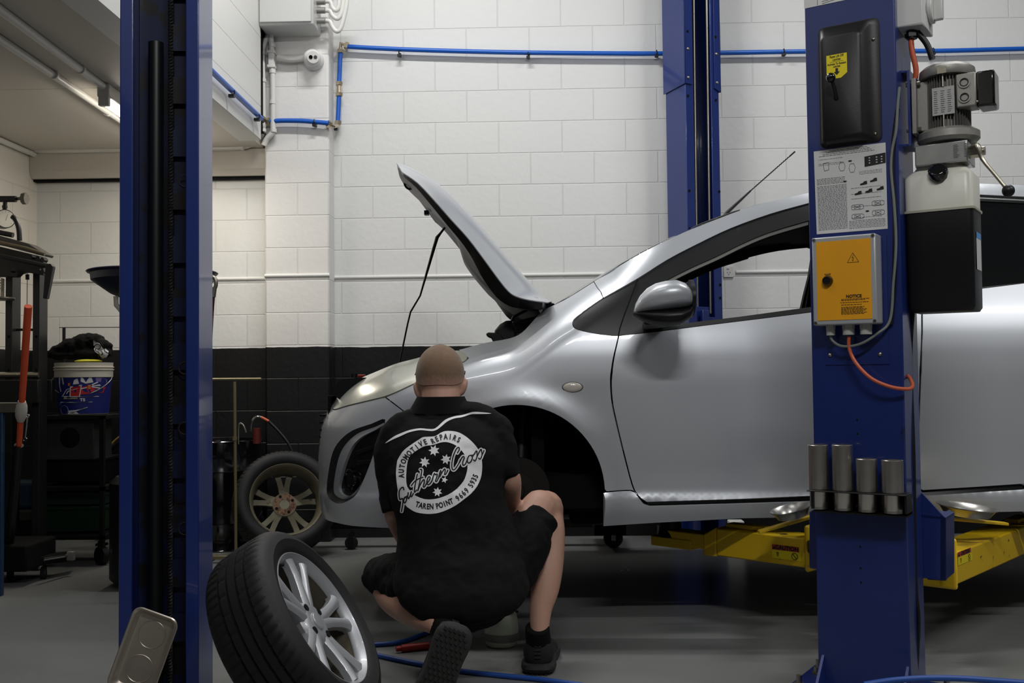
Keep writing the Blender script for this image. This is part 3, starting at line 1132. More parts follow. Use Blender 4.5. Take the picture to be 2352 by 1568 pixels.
def on_face(off, cpx, parent, name, m, polys=(), texts=(), lift=0.0007):
    """polys: pixel polygons on the plane at `off`; texts: (string, px, py, size_m)"""
    mb = MB()
    for k, pl in enumerate(polys):
        mb.add([FP(a, b_, off + lift) for a, b_ in pl], [tuple(range(len(pl)))])
    for s_, a, b_, sz, bold, xs in texts:
        text_on(mb, s_, FP(a, b_, off + lift), UN, V((0, 0, 1)), sz, bold, xs)
    return mb.build(name, m, parent, fix=False)


uc, zc_ = urz(1922, 150, cov)


def stick(u, z, off=cov + 0.001):
    return up_(uc + u, zc_ + z, off)


mb = MB().add([stick(a, b_) for a, b_ in ((-.031, .034), (.031, .034), (.031, -.026), (.012, -.04), (-.031, -.04))], [(0, 4, 3, 2, 1)])
st = mb.build('sticker', M['label_yellow'], t, fix=False)
mb = MB()
for s_, z_, sz in (('Raise Lift Off', .028, .0105), ('Latches', .0185, .0105), ('Activate To Release', .005, .0092), ('Latches', -.003, .0095)):
    text_on(mb, s_, stick(0, z_, cov + 0.0018), UN, V((0, 0, 1)), sz, 0.0002, 0.75)
mb.add([stick(a, b_, cov + 0.0018) for a, b_ in ((-.02, .0115), (.02, .0115), (.02, .0122), (-.02, .0122))], [(0, 1, 2, 3)])
mb.add([stick(a, b_, cov + 0.0018) for a, b_ in ((-.004, -.009), (-.004, -.020), (-.009, -.020), (0, -.030), (.009, -.020), (.004, -.020), (.004, -.009))], [tuple(range(7))])
mb.build('sticker_print', M['ink_black'], st, fix=False)
k0 = FP(1908, 178, 0.085)
mb = MB().sphere(k0, 0.0145, 20, 12)
kb = mb.build('release_knob', M['black_gloss'], t)
mb = MB().tube([k0 + WN * 0.008 - V((0, 0, 0.004)), k0 + WN * 0.02 - V((-0.004, 0, 0.03)), k0 + WN * 0.042 - V((-0.004, 0, 0.055))], 0.007, 10)
mb.build('release_lever', M['black'], t)

# instruction sheet
sc_ = [(1869, 348), (2034, 327), (2039, 525), (1876, 538)]
t = thing('instruction_sheet', 'dense printed lift instruction sheet stuck between latch cover and orange control box', 'sheet', FP(1950, 530))
mb = MB().add([FP(a, b_, 0.0014) for a, b_ in sc_] + [FP(a, b_, 0.0004) for a, b_ in sc_], [(0, 1, 2, 3), (7, 6, 5, 4), (0, 4, 5, 1), (1, 5, 6, 2), (2, 6, 7, 3), (3, 7, 4, 0)])
mb.build('sheet', M['paper'], t, fix=False)


def SH(a, b_):
    """0..1 across, 0..1 down the sheet"""
    x0, y0 = sc_[0][0] + (sc_[3][0] - sc_[0][0]) * b_, sc_[0][1] + (sc_[3][1] - sc_[0][1]) * b_
    x1, y1 = sc_[1][0] + (sc_[2][0] - sc_[1][0]) * b_, sc_[1][1] + (sc_[2][1] - sc_[1][1]) * b_
    return FP(x0 + (x1 - x0) * a, y0 + (y1 - y0) * a, 0.0022)


rnd = random.Random(3)
mb = MB()


def row(a0, a1, b_, h=0.0045):
    a = a0
    while a < a1:
        w_ = rnd.uniform(0.012, 0.05)
        e_ = min(a + w_, a1)
        mb.add([SH(a, b_), SH(e_, b_), SH(e_, b_ + h), SH(a, b_ + h)], [(0, 1, 2, 3)])
        a = e_ + 0.008


for i in range(4):
    row(0.22 - 0.05 * i, 0.75 + 0.03 * i, 0.015 + 0.018 * i)
for i in range(14):
    row(0.06, 0.40, 0.11 + 0.017 * i, 0.003) if i in (0, 3, 4) else None
for i in range(34):
    row(0.03, 0.44, 0.43 + 0.0158 * i, 0.0042)
for i in range(5):
    row(0.03, 0.42, 0.34 + 0.016 * i, 0.0042)
for i in range(6):
    row(0.46, 0.97, 0.875 + 0.017 * i, 0.004)
for i in range(3):
    row(0.62, 0.94, 0.30 + 0.016 * i, 0.003)
for b_ in (0.49, 0.56, 0.615, 0.71, 0.84):
    row(0.5, 0.92, b_, 0.0035)
mb.build('printed_lines', M['ink'], t, fix=False)
mb = MB()
mb.add([SH(a, b_) for a, b_ in ((0.70, 0.135), (0.995, 0.115), (0.995, 0.235), (0.70, 0.255))], [(0, 1, 2, 3)])
for (a, b_) in ((0.63, 0.435), (0.77, 0.41), (0.55, 0.545), (0.70, 0.53), (0.86, 0.515)):
    mb.add([SH(a + x, b_ + y) for x, y in ((0, 0.03), (0, 0.012), (0.04, 0.004), (0.055, -0.012), (0.095, -0.016), (0.1, 0.022), (0.07, 0.026), (0.03, 0.03))], [tuple(range(8))])
for (a, b_) in ((0.5, 0.165), (0.42, 0.40), (0.72, 0.775)):
    n_ = 14
    mb.add([SH(a + 0.026 * math.cos(2 * PI * k / n_), b_ + 0.01 * math.sin(2 * PI * k / n_)) for k in range(n_)], [tuple(range(n_))])
mb.build('printed_pictures', M['ink_black'], t, fix=False)
mb = MB()


def outline(pts):
    n_ = len(pts)
    for k in range(n_):
        (x0, y0), (x1, y1) = pts[k], pts[(k + 1) % n_]
        dx, dy = x1 - x0, y1 - y0
        l_ = math.hypot(dx, dy) or 1
        ex, ey = -dy / l_ * 0.0022, dx / l_ * 0.0022
        mb.add([SH(x0 - ex, y0 - ey), SH(x1 - ex, y1 - ey), SH(x1 + ex, y1 + ey), SH(x0 + ex, y0 + ey)], [(0, 1, 2, 3)])


for (a, b_) in ((0.50, 0.69), (0.79, 0.665), (0.50, 0.80), (0.79, 0.775)):
    outline([(a, b_ + .01), (a + .02, b_), (a + .14, b_), (a + .17, b_ + .01), (a + .17, b_ + .045), (a + .14, b_ + .055), (a + .02, b_ + .055), (a, b_ + .045)])
    outline([(a + .04, b_ + .01), (a + .12, b_ + .045), (a + .12, b_ + .01), (a + .04, b_ + .045)])
for (a, b_) in ((0.36, 0.17), (0.5, 0.2)):
    outline([(a, b_), (a + .05, b_), (a + .07, b_ + .05), (a + .05, b_ + .1), (a, b_ + .1), (a - .02, b_ + .05)])
outline([(0.12, 0.16), (0.2, 0.15), (0.2, 0.24), (0.14, 0.25)])
mb.build('printed_diagrams', M['ink'], t, fix=False)
mb = MB()
for a in (0.76, 0.86, 0.93):
    for b_ in (0.15, 0.18, 0.21):
        mb.add([SH(a, b_) + NN * 0.0005, SH(a + 0.02, b_) + NN * 0.0005, SH(a + 0.02, b_ + 0.012) + NN * 0.0005, SH(a, b_ + 0.012) + NN * 0.0005], [(0, 1, 2, 3)])
mb.build('printed_symbols', M['paper'], t, fix=False)
# label at the very top of the post
mb = MB().add([FP(a, b_, 0.0014) for a, b_ in ((1845, -120), (2040, -150), (2045, -22), (1847, 20))], [(0, 1, 2, 3)])
q = mb.build('label_sheet', M['paper'], loc=FP(1950, 0, 0.002))
tag(q, 'pale printed label at the very top of the near blue post', 'label')
mb = MB()
for i, yy in enumerate((-8, -3, 2)):
    mb.add([FP(1888 + 0 * i, yy + 6, 0.002), FP(1938 - 8 * i, yy - 5, 0.002), FP(1938 - 8 * i, yy - 4, 0.002), FP(1888, yy + 7, 0.002)], [(0, 1, 2, 3)])
mb.add([FP(1877, -20, 0.002), FP(1878, -20, 0.002), FP(1878, 12, 0.002), FP(1877, 12, 0.002)], [(0, 1, 2, 3)])
mb.build('printed_lines', M['ink'], q, fix=False)

# control box
t = thing('control_box', 'grey metal control box with an orange front panel on the near post', 'control box', FP(1945, 740))
BD = 0.075
a, c = FP(1864, 547, BD), FP(2015, 742, BD)
uu0, uu1 = (a - BL).dot(UN), (c - BL).dot(UN)
zz1, zz0 = a.z, c.z
mb = MB().loft([[up_(u, z, of) for u, z in ((uu0, zz0), (uu1, zz0), (uu1, zz1), (uu0, zz1))] for of in (0.002, BD)])
mb.build('enclosure', M['steel'] if False else mat('control_box_aluminium', (176, 178, 180), 0.4, 0.35, bump=0.1, bscale=70), t, bevel=0.004)
m_ = 0.014
mb = MB().loft([[up_(u, z, of) for u, z in ((uu0 + m_, zz0 + m_), (uu1 - m_, zz0 + m_), (uu1 - m_, zz1 - m_), (uu0 + m_, zz1 - m_))] for of in (BD, BD + 0.0015)])
pn = mb.build('front_panel', M['panel_orange'], t)
for du, dz in ((0.007, 0.007), (-0.007, 0.007), (0.007, -0.007), (-0.007, -0.007)):
    uu_ = uu0 + du if du > 0 else uu1 + du
    z_ = zz0 + dz if dz > 0 else zz1 + dz
    mb = MB().cyl(up_(uu_, z_, BD), up_(uu_, z_, BD + 0.002), 0.0055, n=14)
    s_ = mb.build('corner_screw', M['zinc'], t)
    mb = MB()
    for r_ in (0.7, -0.8):
        dd = UN * math.cos(r_) + V((0, 0, math.sin(r_)))
        ee = UN * -math.sin(r_) + V((0, 0, math.cos(r_)))
        c_ = up_(uu_, z_, BD + 0.0024)
        mb.add([c_ + dd * 0.004 + ee * 0.0008, c_ - dd * 0.004 + ee * 0.0008, c_ - dd * 0.004 - ee * 0.0008, c_ + dd * 0.004 - ee * 0.0008], [(0, 1, 2, 3)])
    mb.build('cross_slot', M['ink_black'], s_, fix=False)
kp = FP(1901, 645, BD + 0.0015)
mb = MB().lathe([(0.0, 0.014), (0.012, 0.014), (0.0145, 0.009), (0.0165, 0.004), (0.0165, 0.0), (0.0, 0.0)], kp, NN, 28)
mb.build('push_button', M['black_gloss'], t)
up3 = V((0, 0, 1))
tr = FP(1959, 592, BD + 0.0024)
mb = MB()


def seg(mb, p0, p1, w_, o_):
    a_, b2 = o_ + UN * p0[0] + up3 * p0[1], o_ + UN * p1[0] + up3 * p1[1]
    d_ = (b2 - a_).normalized()
    e_ = d_.cross(NN).normalized() * (w_ / 2)
    mb.add([a_ - e_, b2 - e_, b2 + e_, a_ + e_], [(0, 1, 2, 3)])


tp = [(-.017, -.013), (.017, -.013), (0, .0155)]
for k in range(3):
    seg(mb, tp[k], tp[(k + 1) % 3], 0.0011, tr)
for p0, p1 in (((.002, .009), (-.003, .000)), ((-.003, .000), (.002, .001)), ((.002, .001), (-.001, -.009)), ((-.001, -.009), (.001, -.006)), ((-.001, -.009), (-.002, -.005))):
    seg(mb, p0, p1, 0.0011, tr)
text_on(mb, 'RAISE', FP(1901, 630, BD + 0.0024), UN, up3, 0.0075, 0.0001)
text_on(mb, 'NOTICE', FP(1961, 680, BD + 0.0024), UN, up3, 0.0125, 0.0005)
for i in range(14):
    if i in (2, 4, 6):
        continue
    yl = 688 + i * 2.6
    x0, x1 = (1932, 1992 - 6 * (i % 3)) if i != 3 else (1930, 1994)
    c0_, c1_ = FP(x0, yl, BD + 0.0024), FP(x1, yl - 1.6, BD + 0.0024)
    c1_.z = c0_.z
    u_ = c0_.copy()
    while (u_ - c1_).dot(UN) < 0:
        w_ = rnd.uniform(0.004, 0.010)
        mb.add([u_, u_ + UN * w_, u_ + UN * w_ + up3 * 0.0014, u_ + up3 * 0.0014], [(0, 1, 2, 3)])
        u_ = u_ + UN * (w_ + 0.0015)
mb.build('panel_print', M['ink_black'], pn, fix=False)
for a, b_, r_ in ((1908, 752, 0.013), (1949, 754, 0.0175), (1989, 753, 0.017)):
    p = FP(a, b_, BD * 0.5)
    p.z = zz0
    mb = MB().cyl(p, p - up3 * 0.012, r_ * 1.05, n=6).cyl(p - up3 * 0.012, p - up3 * 0.03, r_, n=16)
    mb.build('cable_gland', mat('grey_gland', (176, 178, 172), 0.5) if 'gl' not in M else M['gl'], t)
mb = MB().loft([[up_(u, z, of) for u, z in ((urz(1894, 700)[0], urz(1900, 838)[1]), (urz(2040, 700)[0], urz(1900, 838)[1]), (urz(2040, 700)[0], zz1), (urz(1894, 700)[0], zz1))] for of in (0.0002, 0.003)])
bpq = mb.build('mounting_plate', M['blue_dirty'], near)
for a, b_ in ((1907, 815), (2021, 813)):
    mb = MB().sphere(FP(a, b_, 0.004), 0.0062, 14, 8)
    mb.build('mounting_screw', M['zinc'], near)


def cable(pts, r, m, label, cat='cable'):
    o_ = MB().tube(pts, r, 10, smooth=7).build('cable', M[m], loc=pts[0])
    return tag(o_, label, cat)


M['grey_cable'] = mat('grey_cable', (112, 116, 112), 0.45)
cable([FP(1908, 768, 0.038), FP(1912, 782, 0.038), FP(1935, 795, 0.04), (FP(1975, 790, 0.04)), FP(2015, 766, 0.03), FP(2044, 735, 0.014), FP(2052, 650, 0.01), FP(2058, 560, 0.01), FP(2054, 470, 0.01),
       FP(2047, 390, 0.01), FP(2050, 340, 0.01), FP(2058, 300, 0.012), FP(2062, 240, 0.012), FP(2066, 200, 0.012)], 0.0042, 'grey_cable', 'thin grey cable looping from the control box up the right edge of the near post')
cable([FP(2046, 745, 0.006), FP(2054, 640, 0.006), FP(2056, 500, 0.006), FP(2050, 400, 0.006), FP(2052, 330, 0.006), FP(2062, 250, 0.006)], 0.0065, 'black', 'thick black cable tied along the right edge of the near post')
cable([FP(1950, 772, 0.04), FP(1951, 800, 0.04), FP(1965, 832, 0.045), FP(2000, 868, 0.05), FP(2045, 888, 0.04), FP(2085, 893, 0.02), FP(2094, 886, 0.0) + WN * 0.01, FP(2092, 872, -0.03), FP(2084, 862, -0.06)], 0.0055, 'orange',
      'orange cable drooping from the control box round the right edge of the post')

M['tube_steel'] = mat('turned_steel', (205, 200, 192), 0.33, 1.0, rvar=0.06, vscale=12)
# rack of lift extension tubes
t = thing('adapter_rack', 'black steel rack bolted low on the near post holding four steel tubes', 'rack', FP(1970, 1180))
off = 0.045
zr = FP(1970, 1128, off).z
ua, ub = (FP(1856, 1124, off + 0.02) - BL).dot(UN), (FP(2084, 1132, off + 0.02) - BL).dot(UN)
mb = MB()
mb.loft([[up_(u, z, of) for u, z in ((ua, zr - .004), (ub, zr - .004), (ub, zr), (ua, zr))] for of in (0.001, 0.082)])
mb.build('top_plate', M['black'], t, bevel=0.002)
mb = MB()
mb.loft([rrect(ua + 0.012, ub, zr - 0.072, zr - 0.004, 0.016, 0.0005), rrect(ua + 0.012, ub, zr - 0.072, zr - 0.004, 0.016, 0.006)])
mb.build('back_plate', M['black_gloss'], t)
mb = MB()
for uu_ in (ua + 0.012, ub - 0.006):
    mb.loft([[up_(u, z, of) for u, z in ((uu_, zr - .055), (uu_ + .006, zr - .055), (uu_ + .006, zr - .004), (uu_, zr - .004))] for of in (0.005, 0.075)])
mb.loft([[up_(u, z, of) for u, z in ((ua + .012, zr - .066), (ub, zr - .066), (ub, zr - .062), (ua + .012, zr - .062))] for of in (0.005, 0.075)])
mb.build('frame', M['black'], t)
MB().sphere(up_((FP(1970, 1165) - BL).dot(UN), zr - 0.048, 0.007), 0.006, 12, 8).build('screw', M['zinc'], t)
nm = ('tall steel tube in the rack, furthest left', 'tall steel tube in the rack, second from left', 'short steel tube in the rack, third from left', 'short steel tube in the rack, furthest right')
for i, (cxp, yt, w_) in enumerate(((1880, 1021, 48), (1936, 1021, 49), (1991, 1053, 48), (2050, 1056, 50))):
    cpt = FP(cxp, 1100, off)
    r_ = 0.0305
    ztp = FP(cxp, yt, off).z
    th_ = thing('extension_tube', nm[i] + ' on the near post', 'steel tube', V((cpt.x, cpt.y, zr)), 'lift pad extension tubes in the rack')
    c_ = V((cpt.x, cpt.y, 0))
    mb = MB().lathe([(r_, zr + 0.002), (r_, ztp - .001), (r_ - .001, ztp), (r_ - .004, ztp), (r_ - .004, zr - 0.05), (r_ - .008, zr - .058), (r_ * .86, zr - .058), (r_ * .86, zr + .002)], c_, (0, 0, 1), 36, closed=True)
    mb.build('tube', M['tube_steel'], th_)
    MB().cyl(c_ + V((0, 0, zr - 0.056)), c_ + V((0, 0, zr - 0.05)), r_ * 0.8, n=24).build('bottom_disc', M['steel'], th_)

# ---- isolator switch box
t = thing('isolator_switch', 'grey isolator switch box at the top right of the near post', 'switch box', BL + UN * 0.3 + V((0, 0, 2.0)))
zq0 = P(2090, 92, 3.2).z
q0 = P(2050, 92, 3.16)
q1 = P(2122, 92, 3.16)
ui, uj = UN, WN
bc = PL(2052, 90, BL + WN * 0.03, NN)


def IB(a, c, z):
    return V((bc.x, bc.y, 0)) + UN * a + WN * c + V((0, 0, z))


mb = MB().loft([[IB(a, c, zq0 - k) for a, c, k in ((0, 0, 0), (0.085, 0, 0.0), (0.094, 0.012, 0.018), (0.094, 0.10, 0.018), (0, 0.10, 0))], [IB(a, c, zq0 + 0.35) for a, c in ((0, 0), (0.085, 0), (0.094, 0.012), (0.094, 0.10), (0, 0.10))]])
mb.build('box', M['box_grey'], t, bevel=0.004)
kc = IB(0.094, 0.05, P(2125, 42, 3.15).z)
mb = MB().cyl(kc, kc + UN * 0.014, 0.042, n=28).box(kc + UN * 0.026, (0.026, 0.02, 0.07), RZ)
mb.build('rotary_knob', M['box_grey'], t, bevel=0.003)
mb = MB().cyl(IB(0.045, 0.04, zq0), IB(0.045, 0.04, zq0 - 0.03), 0.016, n=14).cyl(IB(0.045, 0.04, zq0 - 0.014), IB(0.045, 0.04, zq0 - 0.026), 0.021, n=6)
mb.build('cable_gland', M['black'], t)
cable([IB(0.042, 0.04, zq0 - 0.03), IB(0.045, 0.04, zq0 - 0.07), IB(0.053, 0.045, zq0 - 0.12), IB(0.05, 0.05, zq0 - 0.15)], 0.008, 'orange', 'thick orange cable between isolator switch and motor')
cable([IB(0.06, 0.04, zq0 - 0.012), IB(0.085, 0.045, zq0 - 0.05), IB(0.10, 0.05, zq0 - 0.10)], 0.009, 'black', 'black sheathed cable from isolator switch to the motor top')

# ---- power unit
pu = thing('power_unit', 'hydraulic power unit with finned motor and reservoir on the right of the near post', 'power unit', BL + UN * 0.35 + V((0, 0, 1.0)))
YB = 3.12
fo = PL(2079, 600, BL + WN * 0.06, NN)


def RB(a, c, z):
    return V((fo.x, fo.y, 0)) + UN * a + WN * c + V((0, 0, z))


def zpx(py, px=2160):
    return PL(px, py, fo, NN).z


wR = (PL(2238, 600, fo, NN) - fo).dot(UN)
dR_ = 0.15


def rr(a0, a1, c0, c1, r, z, n=4):
    out = []
    for (cx_, cy_, s0) in ((a1 - r, c1 - r, 0), (a0 + r, c1 - r, 90), (a0 + r, c0 + r, 180), (a1 - r, c0 + r, 270)):
        for k in range(n + 1):
            a = math.radians(s0 + 90 * k / n)
            out.append(RB(cx_ + r * math.cos(a), cy_ + r * math.sin(a), z))
    return out


z_b, z_r, z_w, z_n = zpx(714), zpx(484), zpx(400), zpx(383)
mb = MB().loft([rr(0.012, wR - 0.008, 0.008, dR_ - .008, 0.012, z_b), rr(0.004, wR - 0.002, 0.0, dR_, 0.014, z_b + 0.01), rr(0.0, wR, 0, dR_, 0.014, z_r)])
mb.build('reservoir_cover', M['black'], pu, angle=50)
mb = MB().loft([rr(-0.003, wR + .004, -0.003, dR_ + .003, 0.014, z_r), rr(-0.003, wR + .004, -0.003, dR_ + .003, 0.014, z_r + .007)])
mb.build('reservoir_lip', mat('reservoir_lip', (168, 166, 150), 0.4), pu)
mb = MB().loft([rr(0.0, wR, 0, dR_, 0.022, z_r + .006), rr(0.0, wR, 0, dR_, 0.022, z_w - .004), rr(0.006, wR - .006, 0.006, dR_ - .006, 0.022, z_w + .006), rr(0.024, wR - .02, 0.02, dR_ - .02, 0.02, z_w + .022),
                rr(0.03, wR - .035, 0.025, dR_ - .025, 0.02, z_w + .03), rr(0.028, wR - .035, 0.022, dR_ - .02, 0.02, zpx(370))])
mb.build('reservoir', M['reservoir'], pu, angle=60)
mb = MB()
cp = PL(2155, 397, fo - WN * 0.0, NN)
ax = (NN + V((0, 0, 0.75))).normalized()
mb.lathe([(0.0, 0.018), (0.024, 0.017), (0.028, 0.012), (0.028, -0.012), (0.0, -0.014)], cp, ax, 12)
mb.build('filler_cap', M['black_gloss'], pu, bevel=0.002)
# manifold
zm0, zm1 = zpx(376), zpx(328)
ma0, ma1 = (PL(2101, 350, fo, NN) - fo).dot(UN), (PL(2222, 350, fo, NN) - fo).dot(UN)
mb = MB().loft([[RB(a, c, z) for a, c in ((ma0, 0.0), (ma1, 0.0), (ma1, 0.13), (ma0, 0.13))] for z in (zm0, zm1)])
mb.build('manifold', mat('machined_aluminium', (178, 178, 176), 0.28, 0.8, var=0.2, vscale=25), pu, bevel=0.003)
mb = MB()
for i in range(10):
    for a0_ in (0.108, 0.138):
        p = RB(ma0 + a0_, -0.0008, zm0 + 0.012 + i * 0.0042)
        mb.add([p, p + UN * rnd.uniform(.008, .02), p + UN * .012 + up3 * .0015, p + up3 * .0015], [(0, 1, 2, 3)])
mb.build('manifold_print', M['ink'], pu, fix=False)
vb = RB(ma1, 0.04, (zm0 + zm1) / 2)
mb = MB().cyl(vb, vb + UN * 0.03, 0.018, n=6).cyl(vb + UN * 0.03, vb + UN * 0.042, 0.013, n=14)
mb.build('valve', M['zinc'], pu)
l0_, l1_, l2_ = PL(2244, 334, fo, NN), PL(2256, 365, fo, NN), PL(2316, 438, fo - WN * 0.02, NN)
mb = MB().tube([PL(2226, 336, fo, NN) + WN * .03, l0_, l1_, (l1_ + l2_) / 2, l2_], [0.007, 0.0085, 0.006, 0.0055, 0.0055], 10, smooth=3)
lv = mb.build('lowering_lever', M['zinc'], pu)
MB().sphere(l2_, 0.0175, 20, 12).build('lever_ball', M['black'], lv)
# motor
mc = PL(2166, 220, fo, NN) + WN * 0.07
mc = V((mc.x, mc.y, 0))
R_ = 0.064
z1_, z2_, z3_, z4_ = zpx(322), zpx(296), zpx(168), zpx(143)
mb = MB().lathe([(0.0, z1_), (0.078, z1_), (0.088, z1_ + .01), (0.088, z2_ - .004), (0.074, z2_ + .006), (0.0, z2_ + .006)], mc, (0, 0, 1), 40)
mb.build('motor_flange', M['castalu'], pu)
rings = []
nf = 44
prof = []
for k in range(nf):
    a = 2 * PI * k / nf
    for s_, rr_ in ((0.0, R_), (0.18, R_), (0.26, R_ - 0.011), (0.86, R_ - 0.011)):
        prof.append((rr_, a + s_ * 2 * PI / nf))
mb = MB().loft([[mc + V((r_ * math.cos(a), r_ * math.sin(a), z)) for r_, a in prof] for z in (z2_, z3_)])
mb.build('motor_body', mat('motor_grey', (112, 110, 106), 0.5, 0.4), pu, angle=20)
mb = MB().lathe([(0.0, z3_ - .002), (0.076, z3_ - .002), (0.08, z3_ + .006), (0.078, z3_ + .022), (0.066, z4_), (0.0, z4_ + .004)], mc, (0, 0, 1), 40)
mb.build('fan_cowl', M['castalu'], pu)
npz = (z2_ + z3_) / 2
pcn = mc + NN * (R_ + .003)
mb = MB().box(pcn + V((0, 0, npz)), (0.062, 0.003, 0.083), RZ)
np_ = mb.build('name_plate', mat('name_plate', (176, 176, 174), 0.35, 0.5), pu)
mb = MB()
for i in range(11):
    for j in range(3):
        p = pcn + NN * 0.0022 + UN * (-0.026 + 0.019 * j) + V((0, 0, npz - 0.034 + i * 0.0063))
        mb.add([p, p + UN * rnd.uniform(.006, .014), p + UN * .01 + up3 * .0016, p + up3 * .0016], [(0, 1, 2, 3)])
mb.build('plate_print', M['ink'], np_, fix=False)
mb = MB()
for z_ in (z3_ + .006, z2_ - .012):
    mb.box(mc + NN * (R_ + .012) + V((0, 0, z_)), (0.026, 0.012, 0.02), RZ)
mb.cyl(mc + NN * (R_ + .005) + V((0, 0, z2_)), mc + NN * (R_ + .005) + V((0, 0, npz - .042)), 0.0032, n=8)
mb.cyl(mc + NN * (R_ + .005) + V((0, 0, npz + .042)), mc + NN * (R_ + .005) + V((0, 0, z3_)), 0.0032, n=8)
mb.build('tie_bolt', M['zinc'], pu)
# terminal boxes
tb = PL(2218, 205, fo, NN) + WN * 0.04
mb = MB().box(tb, (0.055, 0.07, 0.10), RZ)
mb.build('terminal_box', M['castalu'], pu, bevel=0.004)
for zz in (0.022, -0.022):
    p = tb + NN * 0.035 - UN * 0.004 + V((0, 0, zz))
    mb = MB().lathe([(0.017, 0), (0.017, 0.004), (0.012, 0.004), (0.012, 0.001), (0.0, 0.001)], p, NN, 20)
    mb.build('blank_plug', M['castalu'], pu)
    MB().lathe([(0.0125, 0.0), (0.0125, 0.003), (0.010, 0.003), (0.010, 0.0)], p + NN * .002, NN, 20, closed=True).build('plug_ring', M['black'], pu)
tb2 = PL(2262, 200, fo, NN) + WN * 0.05
mb = MB().box(tb2, (0.05, 0.085, 0.105), RZ)
mb.build('capacitor_cover', M['black_gloss'], pu, bevel=0.006)
MB().sphere(PL(2244, 233, fo, NN), 0.004, 10, 6).build('cover_screw', M['zinc'], pu)
# foot and blue mounting bracket
mb = MB()
a0_ = PL(2076, 180, BL, NN)
mb.box(V((mc.x, mc.y, npz)) - UN * 0.085, (0.014, 0.12, 0.17), RZ)
mb.box(V((mc.x, mc.y, npz)) - UN * 0.07 + NN * 0.03, (0.05, 0.012, 0.15), RZ)
mb.box(V((mc.x, mc.y, npz)) - UN * 0.07 - NN * 0.03, (0.05, 0.012, 0.15), RZ)
mb.build('motor_foot', M['castalu'], pu, bevel=0.002)
bx = V((mc.x, mc.y, 0)) - UN * 0.098
mb = MB()
mb.box(bx + V((0, 0, npz - 0.005)), (0.008, 0.13, 0.23), RZ)
e0 = BL + UN * WID + WN * 0.06
for zz in (npz + 0.105, npz - 0.12):
    mb.prism([e0 + V((0, 0, zz)), V((bx.x, bx.y, zz)) + NN * .055, V((bx.x, bx.y, zz)) + WN * .055, e0 + WN * .1 + V((0, 0, zz))], (0, 0, 0.006))
mb.build('mounting_bracket', M['blue'], pu)
for z_ in (npz + .07, npz - .07):
    p = bx + NN * 0.045 + V((0, 0, z_))
    mb = MB().cyl(p - UN * .012, p + UN * .03, 0.0065, n=6)
    mb.build('bolt', M['zinc'], pu)
# side label on the reservoir cover
mb = MB()
s0 = RB(wR + .0008, 0.03, zpx(640))
mb.add([RB(wR + .0008, c, z) for c, z in ((0.04, zpx(620)), (0.12, zpx(620)), (0.12, zpx(548)), (0.04, zpx(548)))], [(0, 1, 2, 3)])
rl = mb.build('side_label', M['paper'], pu)
MB().add([RB(wR + .0012, c, z) for c, z in ((0.04, zpx(548)), (0.12, zpx(548)), (0.12, zpx(534)), (0.04, zpx(534)))], [(0, 1, 2, 3)]).build('label_band', mat('label_blue', (60, 140, 210), 0.4), rl)
# hydraulic hose down the right side of the post
cable([RB(0.02, 0.05, z_b + 0.1), RB(0.0, 0.06, z_b - 0.06), PL(2092, 860, BL + WN * 0.12, NN), PL(2098, 1040, BL + WN * 0.1, NN), PL(2103, 1330, BL + WN * 0.1, NN), PL(2110, 1420, BL + WN * 0.1, NN), PL(2107, 1500, BL + WN * 0.1, NN), PL(2104, 1560, BL + WN * 0.1, NN)], 0.006, 'black',
      'black hydraulic hose running down behind the right edge of the near post', 'hose')
# ------------------------------------------------------------------ silver hatchback
YC = 4.76            # centreline
HW = 0.85            # half width
ZO = 0.258           # how far the lift holds the car above its normal ride height
TIPX = -0.965


def interp(tab, x):
    if x <= tab[0][0]:
        return tab[0][1]
    for (a, fa), (b_, fb) in zip(tab, tab[1:]):
        if x <= b_:
            t = (x - a) / (b_ - a)
            return fa + (fb - fa) * t
    return tab[-1][1]


def smooth_tab(tab, n=400):
    """monotone cubic resampling of a table"""
    xs, ys = [p[0] for p in tab], [p[1] for p in tab]
    m = len(xs)
    d = [(ys[i + 1] - ys[i]) / (xs[i + 1] - xs[i]) for i in range(m - 1)]
    t = [d[0]] + [0 if d[i - 1] * d[i] <= 0 else 2 * d[i - 1] * d[i] / (d[i - 1] + d[i]) for i in range(1, m - 1)] + [d[-1]]
    out = []
    for i in range(m - 1):
        h = xs[i + 1] - xs[i]
        k = max(4, int(n * h / (xs[-1] - xs[0])))
        for j in range(k):
            s = j / k
            out.append((xs[i] + h * s, (2 * s**3 - 3 * s**2 + 1) * ys[i] + (s**3 - 2 * s**2 + s) * h * t[i] + (-2 * s**3 + 3 * s**2) * ys[i + 1] + (s**3 - s**2) * h * t[i + 1]))
    out.append((xs[-1], ys[-1]))
    return out


# plan view: distance back from the nose -> half width
PLAN = smooth_tab([(0, 0), (0.004, 0.20), (0.018, 0.38), (0.05, 0.52), (0.11, 0.635), (0.20, 0.725), (0.34, 0.79), (0.55, 0.825), (0.9, 0.845), (1.4, HW), (2.6, 0.848), (3.2, 0.815), (3.6, 0.75), (3.84, 0.62), (3.93, 0.42), (3.96, 0.0)], 700)
